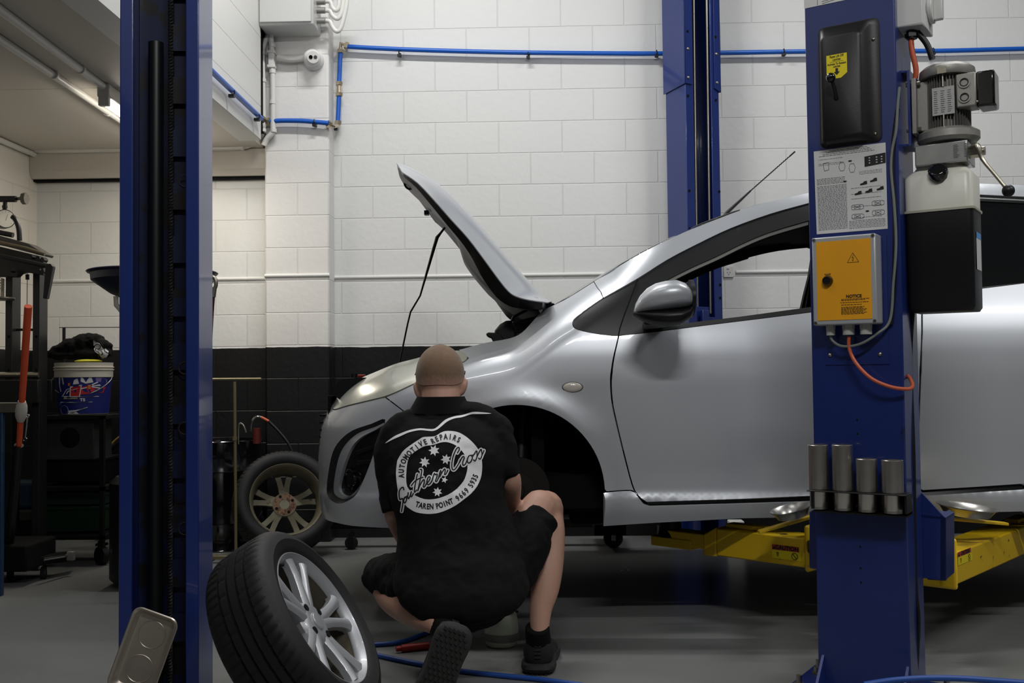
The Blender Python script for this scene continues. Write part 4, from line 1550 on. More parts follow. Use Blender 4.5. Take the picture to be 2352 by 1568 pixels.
# nose x against height
NOSE = smooth_tab([(0.2, -0.90), (0.36, -0.945), (0.46, -0.965), (0.62, -0.965), (0.79, -0.948), (0.855, -0.925), (0.91, -0.90), (0.97, -0.86), (1.02, -0.80), (1.10, -0.74), (1.3, -0.70), (2.0, -0.70)])
TAILX = {}
INSET = smooth_tab([(0.10, 0.09), (0.17, 0.055), (0.235, 0.02), (0.26, 0.012), (0.29, 0.022), (0.34, 0.018), (0.42, 0.008), (0.55, 0.0), (0.70, 0.002), (0.80, 0.012), (0.88, 0.030), (0.96, 0.058), (1.05, 0.098), (1.15, 0.145), (1.25, 0.196), (1.34, 0.242), (1.41, 0.278), (1.47, 0.315), (1.52, 0.36), (1.56, 0.45), (1.59, 0.62)])
ZTOP = smooth_tab([(-0.9, 0.97), (-0.75, 1.01), (-0.565, 1.065), (-0.32, 1.11), (-0.21, 1.135), (-0.11, 1.155), (-0.02, 1.21), (0.07, 1.285), (0.3, 1.45), (0.6, 1.7), (1.0, 2.2), (4, 2.2)])
AXF = -0.088
WHZ = 0.548
RARCH = 0.335


def S(x, z):
    """half width of the body at (x, z)"""
    zc = z - ZO
    d = x - interp_fast(NOSE, z)
    h = interp_fast(PLAN, d) if d > 0 else 0.0
    ins = interp_fast(INSET, zc)
    # pull the nose and shoulders round
    zt = interp_fast(ZTOP, x)
    k = (z - (zt - 0.20)) / 0.20
    if k > 0:
        ins += 0.15 * min(k, 1.6) ** 2.2 * (1.0 if x < 0.3 else max(0.0, 1 - (x - 0.3) / 0.25))
    # wheel-arch lip flare
    for ax in (AXF, AXF + 2.49):
        r = math.hypot(x - ax, z - WHZ)
        if r < 0.56:
            g = math.exp(-((r - RARCH - 0.01) / 0.055) ** 2) * 0.020
            if z > WHZ - 0.25:
                ins -= g
    # low waist crease along the doors
    if x > 0.2:
        ins += 0.010 * math.exp(-((zc - 0.36) / 0.10) ** 2)
    return max(0.0, h - ins)


_cache = {}


def interp_fast(tab, x):
    key = id(tab)
    c = _cache.get(key)
    if c is None:
        a, b_ = tab[0][0], tab[-1][0]
        n = 2400
        c = (a, b_, n, [interp(tab, a + (b_ - a) * i / n) for i in range(n + 1)])
        _cache[key] = c
    a, b_, n, v = c
    t = (x - a) / (b_ - a) * n
    if t <= 0:
        return v[0]
    if t >= n:
        return v[n]
    i = int(t)
    return v[i] + (v[i + 1] - v[i]) * (t - i)


def hit(px, py):
    """where the sight line through a pixel meets the near side of the body"""
    r = ray(px, py)
    r = r / r.y
    def g(Y):
        p = CAM + r * Y
        return Y - (YC - S(p.x, p.z))
    y, best = 3.7, None
    step = 0.01
    last = g(y)
    bmin = (1e9, y)
    while y < 4.9:
        v = g(y + step)
        if abs(v) < bmin[0] and v < 0:
            bmin = (abs(v), y + step)
        if v >= 0 and last < 0:
            a, b_ = y, y + step
            for _ in range(24):
                m_ = (a + b_) / 2
                if g(m_) < 0:
                    a = m_
                else:
                    b_ = m_
            best = (a + b_) / 2
            break
        last = v
        y += step
    if best is None or best > YC - 0.02:
        best = min(bmin[1], YC - 0.02)
    p = CAM + r * best
    return p.x, p.z


# plan arc length for even sampling round the nose
ARC = [(0.0, 0.0)]
for (a, fa), (b_, fb) in zip(PLAN, PLAN[1:]):
    ARC.append((b_, ARC[-1][1] + math.hypot(b_ - a, fb - fa)))
ARCI = [(s_, d_) for d_, s_ in ARC]


def to_sz(x, z):
    d = max(0.0, x - interp_fast(NOSE, z))
    return interp(ARC, d), z


def from_sz(s_, z):
    d = interp(ARCI, max(0.0, s_))
    x = d + interp_fast(NOSE, z)
    return V((x, YC - S(x, z), z))


def densify(pts, step=7.0, closed=True):
    out = []
    n = len(pts)
    for i in range(n if closed else n - 1):
        a, b_ = pts[i], pts[(i + 1) % n]
        k = max(1, int(math.hypot(b_[0] - a[0], b_[1] - a[1]) / step))
        out += [(a[0] + (b_[0] - a[0]) * j / k, a[1] + (b_[1] - a[1]) * j / k) for j in range(k)]
    return out


def sm(pts, k=4, closed=False):
    q = catmull([V((a, b_, 0)) for a, b_ in pts], k, closed)
    return [(p.x, p.y) for p in q]


def inset_poly(pts, g):
    n = len(pts)
    ar = sum(pts[i][0] * pts[(i + 1) % n][1] - pts[(i + 1) % n][0] * pts[i][1] for i in range(n))
    sg = 1 if ar > 0 else -1
    out = []
    for i in range(n):
        a, b_, c = V(pts[i - 1] + (0,)) if len(pts[i - 1]) == 2 else 0, V(pts[i] + (0,)), V(pts[(i + 1) % n] + (0,))
        d1, d2 = (b_ - a), (c - b_)
        if d1.length < 1e-9 or d2.length < 1e-9:
            out.append(pts[i])
            continue
        d1.normalize()
        d2.normalize()
        n1, n2 = V((-d1.y, d1.x, 0)) * sg, V((-d2.y, d2.x, 0)) * sg
        m_ = n1 + n2
        if m_.length < 1e-6:
            m_ = n1
        m_.normalize()
        m_ = m_ / max(0.5, m_.dot(n1))
        out.append((b_.x + m_.x * g, b_.y + m_.y * g))
    return out


def pip(p, poly):
    x, y = p
    c = False
    n = len(poly)
    j = n - 1
    for i in range(n):
        xi, yi = poly[i]
        xj, yj = poly[j]
        if (yi > y) != (yj > y) and x < (xj - xi) * (y - yi) / (yj - yi) + xi:
            c = not c
        j = i
    return c


def surf_mesh(outer, holes, f3, step, thick=0.01, back=True):
    """triangulate a 2D region, lift it with f3(s, z) -> 3D, and give it thickness"""
    verts = [V(p) for p in outer]
    faces = [list(range(len(outer)))]
    for h in holes:
        k = len(verts)
        verts += [V(p) for p in h]
        faces.append(list(range(k, len(verts))))
    xs, ys = [p[0] for p in outer], [p[1] for p in outer]
    x = min(xs) + step / 2
    r = 0
    bnd = list(outer) + [p for h in holes for p in h]
    cell = {}
    for p in bnd:
        cell.setdefault((int(p[0] // step), int(p[1] // step)), []).append(p)

    def nearb(q):
        cx_, cy_ = int(q[0] // step), int(q[1] // step)
        for i in (-1, 0, 1):
            for j in (-1, 0, 1):
                for p in cell.get((cx_ + i, cy_ + j), ()):
                    if math.hypot(p[0] - q[0], p[1] - q[1]) < step * 0.45:
                        return True
        return False
    while x < max(xs):
        y = min(ys) + (step / 2 if r % 2 else 0)
        while y < max(ys):
            q = (x, y)
            if pip(q, outer) and not any(pip(q, h) for h in holes) and not nearb(q):
                verts.append(V(q))
            y += step
        x += step * 0.87
        r += 1
    res = delaunay_2d_cdt(verts, [], faces, 0, 1e-7)
    v2, f2 = res[0], res[2]
    keep = []
    for f in f2:
        cx_ = sum(v2[i].x for i in f) / len(f)
        cy_ = sum(v2[i].y for i in f) / len(f)
        if pip((cx_, cy_), outer) and not any(pip((cx_, cy_), h) for h in holes):
            keep.append(tuple(f))
    v3 = [f3(p.x, p.y) for p in v2]
    # orient toward -y
    nv = [V((0, 0, 0)) for _ in v3]
    fo_ = []
    for f in keep:
        n_ = (v3[f[1]] - v3[f[0]]).cross(v3[f[2]] - v3[f[0]])
        c = sum((v3[i] for i in f), V()) / len(f)
        outward = V((c.x - 0.9, (c.y - YC) * 1.6, c.z - 0.9))
        if n_.y * 1 + 0.25 * n_.dot(outward.normalized()) * 0 > 0:
            f = tuple(reversed(f))
            n_ = -n_
        fo_.append(f)
        for i in f:
            nv[i] += n_
    used = sorted({i for f in fo_ for i in f})
    mp = {i: k for k, i in enumerate(used)}
    vs = [v3[i] for i in used]
    ns = [nv[i].normalized() if nv[i].length > 0 else V((0, -1, 0)) for i in used]
    fs = [tuple(mp[i] for i in f) for f in fo_]
    if not back:
        return vs, fs
    n0_ = len(vs)
    edges = {}
    for f in fs:
        for i in range(len(f)):
            a, b_ = f[i], f[(i + 1) % len(f)]
            edges[(a, b_)] = edges.get((a, b_), 0) + 1
    rim = [e for e in edges if (e[1], e[0]) not in edges]
    vs2 = vs + [p - n_ * thick for p, n_ in zip(vs, ns)]
    fs2 = fs + [tuple(i + n0_ for i in reversed(f)) for f in fs]
    fs2 += [(b_, a, a + n0_, b_ + n0_) for a, b_ in rim]
    return vs2, fs2


def px_sz(pts):
    return [to_sz(*hit(a, b_)) for a, b_ in pts]


def panel(name, pts, m, parent, holes=(), gap=0.0022, step=0.022, thick=0.008, off=0.0, mirror=True, raw=False, angle=50, label=None):
    o_ = [to_sz(x, z) for x, z in pts] if raw else px_sz(densify(pts))
    if gap:
        o_ = inset_poly(o_, gap)
    hs = []
    for h in holes:
        hs.append([to_sz(x, z) for x, z in h] if raw else px_sz(densify(h)))

    def f3(s_, z):
        p = from_sz(s_, z)
        if off:
            e_ = 0.006
            a = from_sz(s_ + e_, z) - from_sz(max(0, s_ - e_), z)
            b__ = from_sz(s_, z + e_) - from_sz(s_, z - e_)
            n_ = a.cross(b__).normalized()
            if n_.y > 0:
                n_ = -n_
            p = p + n_ * off
        return p
    vs, fs = surf_mesh(o_, hs, f3, step, thick)
    mb_ = MB().add(vs, fs)
    ob = mb_.build(name, m, parent, angle=angle, fix=False)
    if label:
        ob['label'] = label
    if mirror:
        mb2 = MB().add([V((p.x, 2 * YC - p.y, p.z)) for p in vs], [tuple(reversed(f)) for f in fs])
        ob2 = mb2.build(name, m, parent, angle=angle, fix=False)
    return ob


car = thing('car', 'silver hatchback with its bonnet propped open, raised on the lift, front wheel removed', 'car', (0.9, YC, 0.26))

# --- outlines read off the near side ------------------------------------------------
head_low = sm([(764, 937), (770, 941), (800, 932), (850, 920), (885, 911), (915, 899), (955, 880), (1000, 858), (1040, 842), (1066, 831), (1075, 823)], 3)
head_top = sm([(1075, 823), (1071, 813), (1052, 805), (1000, 812), (954, 824), (909, 836), (860, 856), (830, 869), (800, 886), (784, 899), (771, 921), (764, 937)], 3)
headlight = head_low + head_top[1:-1]
fender_top = sm([(1052, 803), (1115, 786), (1170, 776), (1198, 763), (1222, 738), (1241, 717), (1260, 705), (1276, 698)], 3)
pillar_top = sm([(1276, 698), (1308, 681), (1372, 641), (1434, 603), (1480, 577), (1535, 549), (1581, 529), (1648, 502), (1734, 471), (1856, 442)], 3)
roof_top = [(1856, 442), (1950, 431), (2050, 424), (2150, 421), (2252, 421), (2352, 424), (2500, 436)]
pillar_low = sm([(1856, 467), (1770, 491), (1679, 524), (1605, 559), (1532, 597), (1464, 640), (1382, 687), (1326, 727), (1316, 740)], 3)
quarter_low = sm([(1316, 740), (1317, 748), (1327, 756), (1367, 765), (1407, 770), (1421, 770)], 3)
fender_door = sm([(1421, 770), (1416, 792), (1409, 823), (1404, 858), (1403, 886), (1407, 930), (1420, 988), (1434, 1046), (1452, 1113), (1464, 1138)], 3)
sill_front = sm([(1464, 1138), (1457, 1130), (1448, 1126), (1420, 1127), (1385, 1130)], 2)
axp = (AXF, WHZ)


def arch_pts(ax, r, a0, a1, n=40):
    return [(ax + r * math.cos(math.radians(a0 + (a1 - a0) * i / n)), WHZ + r * math.sin(math.radians(a0 + (a1 - a0) * i / n))) for i in range(n + 1)]


H = lambda pts: [hit(a, b_) for a, b_ in densify(pts, 7, False) + [pts[-1]]]

# front wing
arch = arch_pts(AXF, RARCH, 2, 178)
seam_fb = [(885, 912), (915, 935), (950, 962), (985, 985)]        # wing / bumper seam, runs down behind the mechanic
PT = [p for p in pillar_top if p[0] < 1362] + [(1364, 646)]
PLW = [(1386, 684)] + [p for p in pillar_low if p[0] < 1382]
cseam = [(1364, 646), (1372, 660), (1380, 670), (1386, 684)]
wing = H(fender_top) + H(PT)[1:] + H(cseam)[1:] + H(PLW)[1:] + H(quarter_low)[1:] + H(fender_door)[1:] + H(sill_front)[1:]
wing = wing[:-1] + [(AXF + RARCH * math.cos(0.03), WHZ + 0.012)] + arch[1:-1]
wing += H([(985, 985), (950, 962), (915, 935), (885, 912)])
wing += H([p for p in head_low if 885 < p[0]])
panel('front_wing', wing, M['carpaint'], car, raw=True, step=0.02)

# bumper
arch_l = arch_pts(AXF, RARCH, 150, 205, 14)
fog = sm([(885, 963), (853, 973), (810, 988), (781, 1011), (764, 1039), (755, 1080), (750, 1123), (755, 1142), (767, 1153), (781, 1156), (801, 1149), (819, 1134), (836, 1100), (853, 1057), (870, 1011)], 3, True)
s_lo = 0.0


def bump_outline():
    pts = []
    top = H([(985, 985), (950, 962), (915, 935), (885, 912)])
    low = H(list(reversed([p for p in head_low if p[0] < 885])))
    pts += top + low
    sz = [to_sz(*p) for p in pts]
    zt = sz[-1][1]
    # up the nose beside the lamp to the bonnet line, then across the nose to the centre line
    sz += [(s_, z_) for s_, z_ in [to_sz(*hit(770, 921)), to_sz(*hit(778, 902))]]
    sz += [(0.36, 0.955), (0.2, 0.95), (0.0, 0.95)]
    sz += [(0.0, 0.85), (0.3, 0.84), (0.42, 0.83), (0.44, 0.80), (0.44, 0.68), (0.40, 0.64), (0.0, 0.64)]
    sz += [(0.0, 0.405)] + [(0.1 * i, 0.405) for i in range(1, 8)]
    sz += [to_sz(*hit(a, b_)) for a, b_ in ((810, 1208), (850, 1211), (895, 1213))]
    xe = AXF + (RARCH) * math.cos(math.radians(205))
    sz += [to_sz(xe - 0.05, 0.405), to_sz(xe, 0.405)]
    sz += [to_sz(*p) for p in reversed(arch_pts(AXF, RARCH, 168, 205, 10))]
    return sz


bo = densify(bump_outline(), 0.03)
fo_s = px_sz(densify(fog))


def f3n(s_, z):
    return from_sz(s_, z)


for mir in (0, 1):
    vs, fs = surf_mesh(inset_poly(bo, 0.0015), [fo_s], f3n, 0.02, 0.006)
    if mir:
        vs = [V((p.x, 2 * YC - p.y, p.z)) for p in vs]
        fs = [tuple(reversed(f)) for f in fs]
    MB().add(vs, fs).build('front_bumper', M['carpaint'], car, angle=50, fix=False)

# lower grille mesh behind the mouth
mb = MB()
for k in range(7):
    z = 0.655 + k * 0.03
    mb.b2(TIPX + 0.05, TIPX + 0.075, YC - 0.50, YC + 0.50, z, z + 0.008)
mb.b2(TIPX + 0.09, TIPX + 0.10, YC - 0.52, YC + 0.52, 0.56, 0.92)
mb.build('lower_grille', M['under'], car)

# fog lamp recess
fo_in = px_sz(densify(sm([(878, 972), (853, 981), (815, 995), (789, 1017), (773, 1043), (763, 1082), (758, 1122), (763, 1138), (781, 1148), (797, 1143), (815, 1128), (832, 1096), (849, 1053), (866, 1007)], 3, True)))
fo_in2 = px_sz(densify(sm([(881, 975), (856, 988), (825, 1004), (803, 1027), (788, 1060), (778, 1095), (773, 1120), (779, 1135), (793, 1140), (806, 1134), (820, 1118), (836, 1090), (850, 1050), (868, 1005)], 3, True)))


def offs(d):
    def f(s_, z):
        p = from_sz(s_, z)
        return p + V((0.55, 0.83, 0)) * d
    return f


def ringstrip(mb, A_, B_):
    n_ = len(A_)
    m_ = len(B_)
    k = len(mb.v)
    mb.v += A_ + B_
    for i in range(n_):
        j = (i + 1) % n_
        mb.f.append((k + i, k + j, k + n_ + j, k + n_ + i))


def resample(poly, n_):
    L_ = [0.0]
    for i in range(len(poly)):
        a, b_ = poly[i], poly[(i + 1) % len(poly)]
        L_.append(L_[-1] + math.hypot(b_[0] - a[0], b_[1] - a[1]))
    out = []
    for k in range(n_):
        t = L_[-1] * k / n_
        i = 0
        while L_[i + 1] < t:
            i += 1
        u_ = (t - L_[i]) / max(1e-9, L_[i + 1] - L_[i])
        a, b_ = poly[i], poly[(i + 1) % len(poly)]
        out.append((a[0] + (b_[0] - a[0]) * u_, a[1] + (b_[1] - a[1]) * u_))
    return out


n_r = 90
Ao, Ai, Ai2 = resample(fo_s, n_r), resample(fo_in, n_r), resample(fo_in2, n_r)


def best_align(A_, B_):
    best = None
    for s_ in range(len(B_)):
        c = sum((A_[i][0] - B_[(i + s_) % len(B_)][0]) ** 2 + (A_[i][1] - B_[(i + s_) % len(B_)][1]) ** 2 for i in range(0, len(A_), 6))
        if best is None or c < best[0]:
            best = (c, s_)
    return [B_[(i + best[1]) % len(B_)] for i in range(len(B_))]


Ai = best_align(Ao, Ai)
Ai2 = best_align(Ai, Ai2)
for mir in (0, 1):
    fl = (lambda p: V((p.x, 2 * YC - p.y, p.z))) if mir else (lambda p: p)
    mb = MB()
    ringstrip(mb, [fl(offs(0.0)(*p)) for p in Ao], [fl(offs(0.022)(*p)) for p in Ai])
    sr = mb.build('fog_lamp_surround', M['trim'], car, angle=60)
    mb = MB()
    ringstrip(mb, [fl(offs(0.020)(*p)) for p in Ai], [fl(offs(0.012)(*p)) for p in Ai2])
    ringstrip(mb, [fl(offs(0.012)(*p)) for p in Ai2], [fl(offs(0.03)(*p)) for p in Ai2])
    mb.build('fog_lamp_bezel', M['carpaint'], car, angle=60)
    vs, fs = surf_mesh(Ai2, [], offs(0.028), 0.02, 0.004)
    vs = [fl(p) for p in vs]
    MB().add(vs, fs).build('fog_lamp_backing', M['trim'], car, angle=60)
    cfg = offs(0.0)(*to_sz(*hit(800, 1102)))
    mb = MB()
    axd = V((-0.8, -0.6, 0))
    mb.lathe([(0.0, -0.004), (0.034, -0.006), (0.038, 0.012), (0.044, 0.014), (0.046, -0.03), (0.0, -0.03)], fl(cfg + V((0.012, 0.02, 0))), V((-0.8, -0.6 if not mir else 0.6, 0)), 28)
    mb.build('fog_lamp', M['black_gloss'], car)
    mb = MB()
    for (a, b_), (c, d_) in (((812, 1040), (862, 1022)), ((812, 1062), (850, 1060))):
        p0, p1 = offs(0.018)(*to_sz(*hit(a, b_))), offs(0.018)(*to_sz(*hit(c, d_)))
        mb.loft([[fl(p + V((0, 0.01 * y, 0.008 * z))) for y, z in ((-1, -1), (1, -1), (1, 1), (-1, 1))] for p in (p0, p1)])
    mb.build('fog_lamp_fin', M['trim'], car, bevel=0.003)

# headlamps
panel('headlamp', headlight, M['lamp'], car, gap=0.002, step=0.018, off=0.003, angle=70, label='hazed yellowish headlamp lens')
hs_in = inset_poly(px_sz(densify(headlight)), 0.012)
# upper nose between the lamps and slam panel
mb = MB()
rows = []
for k in range(9):
    y = -0.55 + 1.1 * k / 8
    yn = y / 0.85
    xx = TIPX + 0.07 + 0.10 * yn * yn
    rows.append([V((xx, YC + y, 0.93)), V((xx + 0.03, YC + y, 0.985)), V((xx + 0.10, YC + y, 0.995)), V((xx + 0.20, YC + y, 0.995)), V((xx + 0.20, YC + y, 0.97)), V((xx + 0.04, YC + y, 0.9))])
mb.loft(rows)
mb.build('slam_panel', M['trim'], car)
mb = MB()
for (y, x_) in ((-0.30, 0.16), (0.32, 0.12), (0.0, 0.2)):
    mb.cyl((TIPX + x_, YC + y, 0.995), (TIPX + x_, YC + y, 1.012), 0.016, n=12)
mb.build('bonnet_rubber_stop', M['black'], car)
q = P(826, 863, 4.7)
tagless = MB().box((q.x, q.y, q.z), (0.05, 0.03, 0.012)).build('reservoir_cap', M['red'], car, bevel=0.003)

# roof rail / A pillar
rail = H([(1364, 646)] + [p for p in pillar_top if p[0] > 1366]) + H(roof_top)[1:] + [hit(2500, 462)] + H([(2500, 462), (2352, 452), (2252, 447), (2150, 446), (2050, 449), (1950, 455), (1856, 467)])[1:] + H([p for p in pillar_low if p[0] > 1388] + [(1386, 684)])[1:] + H(list(reversed(cseam)))[1:-1]
panel('roof_rail', rail, M['carpaint'], car, raw=True, step=0.02, gap=0.0012)

# doors (outer skin below the glass)
belt_low = sm([(1421, 770), (1519, 759), (1612, 747), (1750, 730), (1860, 716), (2000, 697), (2117, 680)], 2)
door_rear = sm([(2117, 680), (2118, 760), (2115, 844), (2111, 956), (2108, 1027), (2111, 1069), (2103, 1105), (2090, 1129)], 2)
door_bot = [(2090, 1130), (1980, 1135), (1860, 1140), (1700, 1147), (1485, 1154)]
door_front = list(reversed(sm([(1421, 770), (1416, 792), (1409, 823), (1404, 858), (1403, 886), (1407, 930), (1420, 988), (1434, 1046), (1452, 1113), (1465, 1138), (1485, 1154)], 3)))
door = H(belt_low) + H(door_rear)[1:] + H(door_bot)[1:] + H(door_front)[1:-1]
panel('front_door', door, M['carpaint'], car, raw=True, gap=0.003, step=0.018)
rd = [(2117, 680), (2256, 661), (2352, 649), (2500, 632)]
xr = hit(2500, 900)[0]
rear_belt = H(rd)
xe = rear_belt[-1][0]
zb_r = rear_belt[-1][1]
XRA = AXF + 2.49
rdoor = rear_belt + [(xe + 0.02, zb_r - 0.25)] + [(XRA + RARCH * math.cos(math.radians(a)), WHZ + RARCH * math.sin(math.radians(a)) + 0.0) for a in range(125, 172, 6)] + [(XRA - RARCH - 0.04, hit(2352, 1112)[1])] + H([(2352, 1112), (2250, 1119), (2120, 1127)]) + H(list(reversed(sm([(2117, 680), (2118, 760), (2115, 844), (2111, 956), (2108, 1027), (2111, 1069), (2103, 1105), (2105, 1127)], 2))))[1:-1]
panel('rear_door', rdoor, M['carpaint'], car, raw=True, gap=0.003)
# rear quarter
zr_ = lambda x: 1.30 + 0.06 * (x - xe)
qp = [(xe + 0.004, zb_r)] + [(xe + 0.1 * k, zb_r + 0.012 * k) for k in range(1, 9)] + [(2.95, 0.9), (2.96, 0.6), (2.93, 0.42), (XRA + RARCH + 0.02, 0.42)] + arch_pts(XRA, RARCH, -20, 122, 26)[:] + [(xe + 0.024, zb_r - 0.25)]
panel('rear_quarter', qp, M['carpaint'], car, raw=True, gap=0.002)

# sill skirt
sill = H([(1385, 1131), (1420, 1127), (1448, 1126), (1457, 1130), (1464, 1138), (1479, 1157), (1493, 1162), (1700, 1156), (1860, 1151), (2120, 1138), (2352, 1123)])
xs_e = XRA - RARCH - 0.01
sill += [(xs_e, sill[-1][1]), (xs_e, 0.435)] + H([(2352, 1174), (1860, 1187), (1702, 1190), (1492, 1201), (1385, 1208)])
panel('side_skirt', sill, M['carpaint'], car, raw=True, gap=0.0015, thick=0.008, off=0.002)
# dark line between door and skirt
strip = H([(1488, 1154), (1700, 1147), (1860, 1140), (2120, 1128), (2352, 1112)]) + H([(2352, 1126), (2120, 1141), (1860, 1154), (1700, 1159), (1488, 1164)])
panel('door_seal', strip, M['trim'], car, raw=True, gap=0, off=-0.010)

# door frame black trim with the window opening
frame_top = list(reversed(pillar_low))[:-1]
win = sm([(1532, 641), (1590, 612), (1648, 586), (1709, 556), (1770, 531), (1858, 505), (1940, 488), (2020, 480)], 3) + [(2040, 486), (2052, 560), (2058, 672)] + [(2058, 674), (1860, 704), (1700, 726), (1608, 737), (1528, 747)]
ft = [(1316, 740)] + [p for p in frame_top] + [(1856, 467), (1950, 455), (2050, 449), (2098, 448), (2110, 560), (2117, 681)]
bl = list(reversed(belt_low)) + list(reversed(quarter_low))[1:-1]
frame = H(ft) + H(bl)[1:-1]
panel('door_frame', frame, M['trim'], car, holes=[H(win)], raw=True, gap=0.001, off=-0.004, thick=0.03)
# bright inner window channel
ch_o = sm([(1532, 641), (1590, 612), (1648, 586), (1709, 556), (1770, 531), (1858, 505)], 3)
strip = H(ch_o) + H([(a, b_ + 7) for a, b_ in reversed(ch_o)])
panel('window_channel', strip, mat('window_channel_grey', (130, 131, 124), 0.5), car, raw=True, gap=0, off=-0.012, thick=0.004)
# seam of the corner trim and mirror mount
mb = MB()
p = [from_sz(*to_sz(*hit(a, b_))) + V((0, -0.002, 0)) for a, b_ in ((1464, 641), (1450, 680), (1434, 722), (1424, 752), (1420, 772))]
mb.tube(p, 0.0022, 6)
mb.build('frame_seam', M['black_matt'], car)

# rear door frame and tinted glass
rf = H([(2112, 448), (2150, 446), (2252, 447), (2352, 452), (2500, 462)]) + [(xe, zb_r + 0.30)] + list(reversed(rear_belt))
rw = H([(2130, 461), (2252, 460), (2352, 465), (2480, 476)]) + H([(2490, 620), (2352, 648), (2256, 658), (2130, 676)])
panel('rear_door_frame', rf, M['trim'], car, holes=[rw], raw=True, gap=0.001, off=-0.004, thick=0.02)
panel('rear_window', rw, M['glass_dark'], car, raw=True, gap=-0.004, off=-0.008, thick=0.004)
p = [from_sz(*to_sz(*hit(a, b_))) + V((0, -0.004, 0)) for a, b_ in ((2120, 457), (2252, 456), (2352, 461), (2480, 471))]
MB().tube(p, 0.003, 6).build('window_channel', M['alloy'], car)

# ---- upper body across the car: windscreen, roof, rear screen
def rail3(pts):
    return [from_sz(*to_sz(*hit(a, b_))) for a, b_ in pts]


ws_edge = rail3([(1285, 694), (1308, 681), (1372, 641), (1434, 603), (1480, 577), (1535, 549), (1581, 529), (1648, 502), (1700, 483)])
rf_edge = rail3([(1700, 483), (1734, 471), (1856, 442), (1950, 431), (2050, 424), (2150, 421), (2252, 421), (2352, 424), (2500, 436)])


def across(edge, bulge_z, bulge_x, n=17, drop=0.0):
    rows = []
    for i, p in enumerate(edge):
        t = i / (len(edge) - 1)
        bz = bulge_z[0] + (bulge_z[1] - bulge_z[0]) * t
        bx_ = bulge_x[0] + (bulge_x[1] - bulge_x[0]) * t
        row = []
        for k in range(n):
            s_ = -1 + 2 * k / (n - 1)
            y = YC + s_ * (YC - p.y)
            c = 1 - abs(s_) ** 2.2
            row.append(V((p.x + bx_ * c, y, p.z + bz * c - drop)))
        rows.append(row)
    return rows


def sheet(rows, th=0.006):
    n = len(rows[0])
    m_ = len(rows)
    vs = [p for r in rows for p in r]
    fs = [(i * n + j, i * n + j + 1, (i + 1) * n + j + 1, (i + 1) * n + j) for i in range(m_ - 1) for j in range(n - 1)]
    k = len(vs)
    vs2 = vs + [p - V((0, 0, th)) for p in vs]
    fs2 = fs + [tuple(a + k for a in reversed(f)) for f in fs]
    rim = [(i, i + 1) for i in range(n - 1)] + [((m_ - 1) * n + i + 1, (m_ - 1) * n + i) for i in range(n - 1)]
    rim += [((i + 1) * n, i * n) for i in range(m_ - 1)] + [(i * n + n - 1, (i + 1) * n + n - 1) for i in range(m_ - 1)]
    fs2 += [(b_, a, a + k, b_ + k) for a, b_ in rim]
    return vs2, fs2


rows = across(ws_edge, (0.0, 0.018), (-0.05, -0.05))
vs, fs = sheet(rows, 0.005)
MB().add(vs, fs).build('windscreen', M['glass'], car, angle=80)
rows = across(rf_edge, (0.018, 0.03), (-0.05, 0.0))
vs, fs = sheet(rows, 0.03)
MB().add(vs, fs).build('roof', M['carpaint'], car, angle=80)
hdr = [[p + V((0, 0, 0.0035)) for p in across(ws_edge[-3:], (0.017, 0.019), (-0.052, -0.05))[i]] for i in (0, 1, 2)]
vs, fs = sheet(hdr[1:], 0.003)
MB().add(vs, fs).build('windscreen_header', M['trim'], car, angle=80)
# headliner inside
rows = [[p - V((0, 0, 0.035)) for p in r] for r in across(rf_edge, (0.01, 0.02), (-0.05, 0.0))]
vs, fs = sheet(rows, 0.075)
MB().add(vs, fs).build('headliner', M['black_matt'], car, angle=80)
# rear hatch
pe = rf_edge[-1]
hat = [pe, V((pe.x + 0.25, pe.y - 0.02, pe.z - 0.03)), V((pe.x + 0.45, pe.y - 0.06, pe.z - 0.16)), V((2.72, YC - 0.66, 1.25))]
rows = across(hat, (0.03, 0.0), (0.0, 0.16))
vs, fs = sheet(rows, 0.01)
MB().add(vs, fs).build('rear_hatch', M['glass_dark'], car, angle=80)
for sgn in (-1, 1):
    mb = MB()
    q = [V((xe - 0.01, sgn * (S(xe, zb_r) - 0.01), zb_r)), V((xe - 0.01, sgn * (S(xe, zb_r + .3) - 0.0), zb_r + 0.31)), V((pe.x + 0.25, sgn * (YC - pe.y + 0.02), pe.z - 0.03)), V((pe.x + 0.45, sgn * (YC - pe.y + 0.06), pe.z - 0.16)), V((2.78, sgn * 0.72, 1.16)), V((2.6, sgn * 0.76, 1.15))]
    q = [V((p.x, YC + p.y, p.z)) for p in q]
    mb.prism(q, (0, -sgn * 0.02, 0))
    mb.build('rear_pillar', M['carpaint'], car)
rows = [[V((x, YC + s_ * w_, z)) for s_ in [-1 + 2 * k / 16 for k in range(17)]] for x, w_, z in ((2.78, 0.70, 1.2), (2.93, 0.74, 1.0), (2.97, 0.74, 0.7), (2.95, 0.72, 0.45))]
rows = [[V((p.x + 0.05 * (1 - ((p.y - YC) / 0.75) ** 2), p.y, p.z)) for p in r] for r in rows]
vs, fs = sheet(rows, 0.01)
MB().add(vs, fs).build('tailgate', M['carpaint'], car, angle=80)

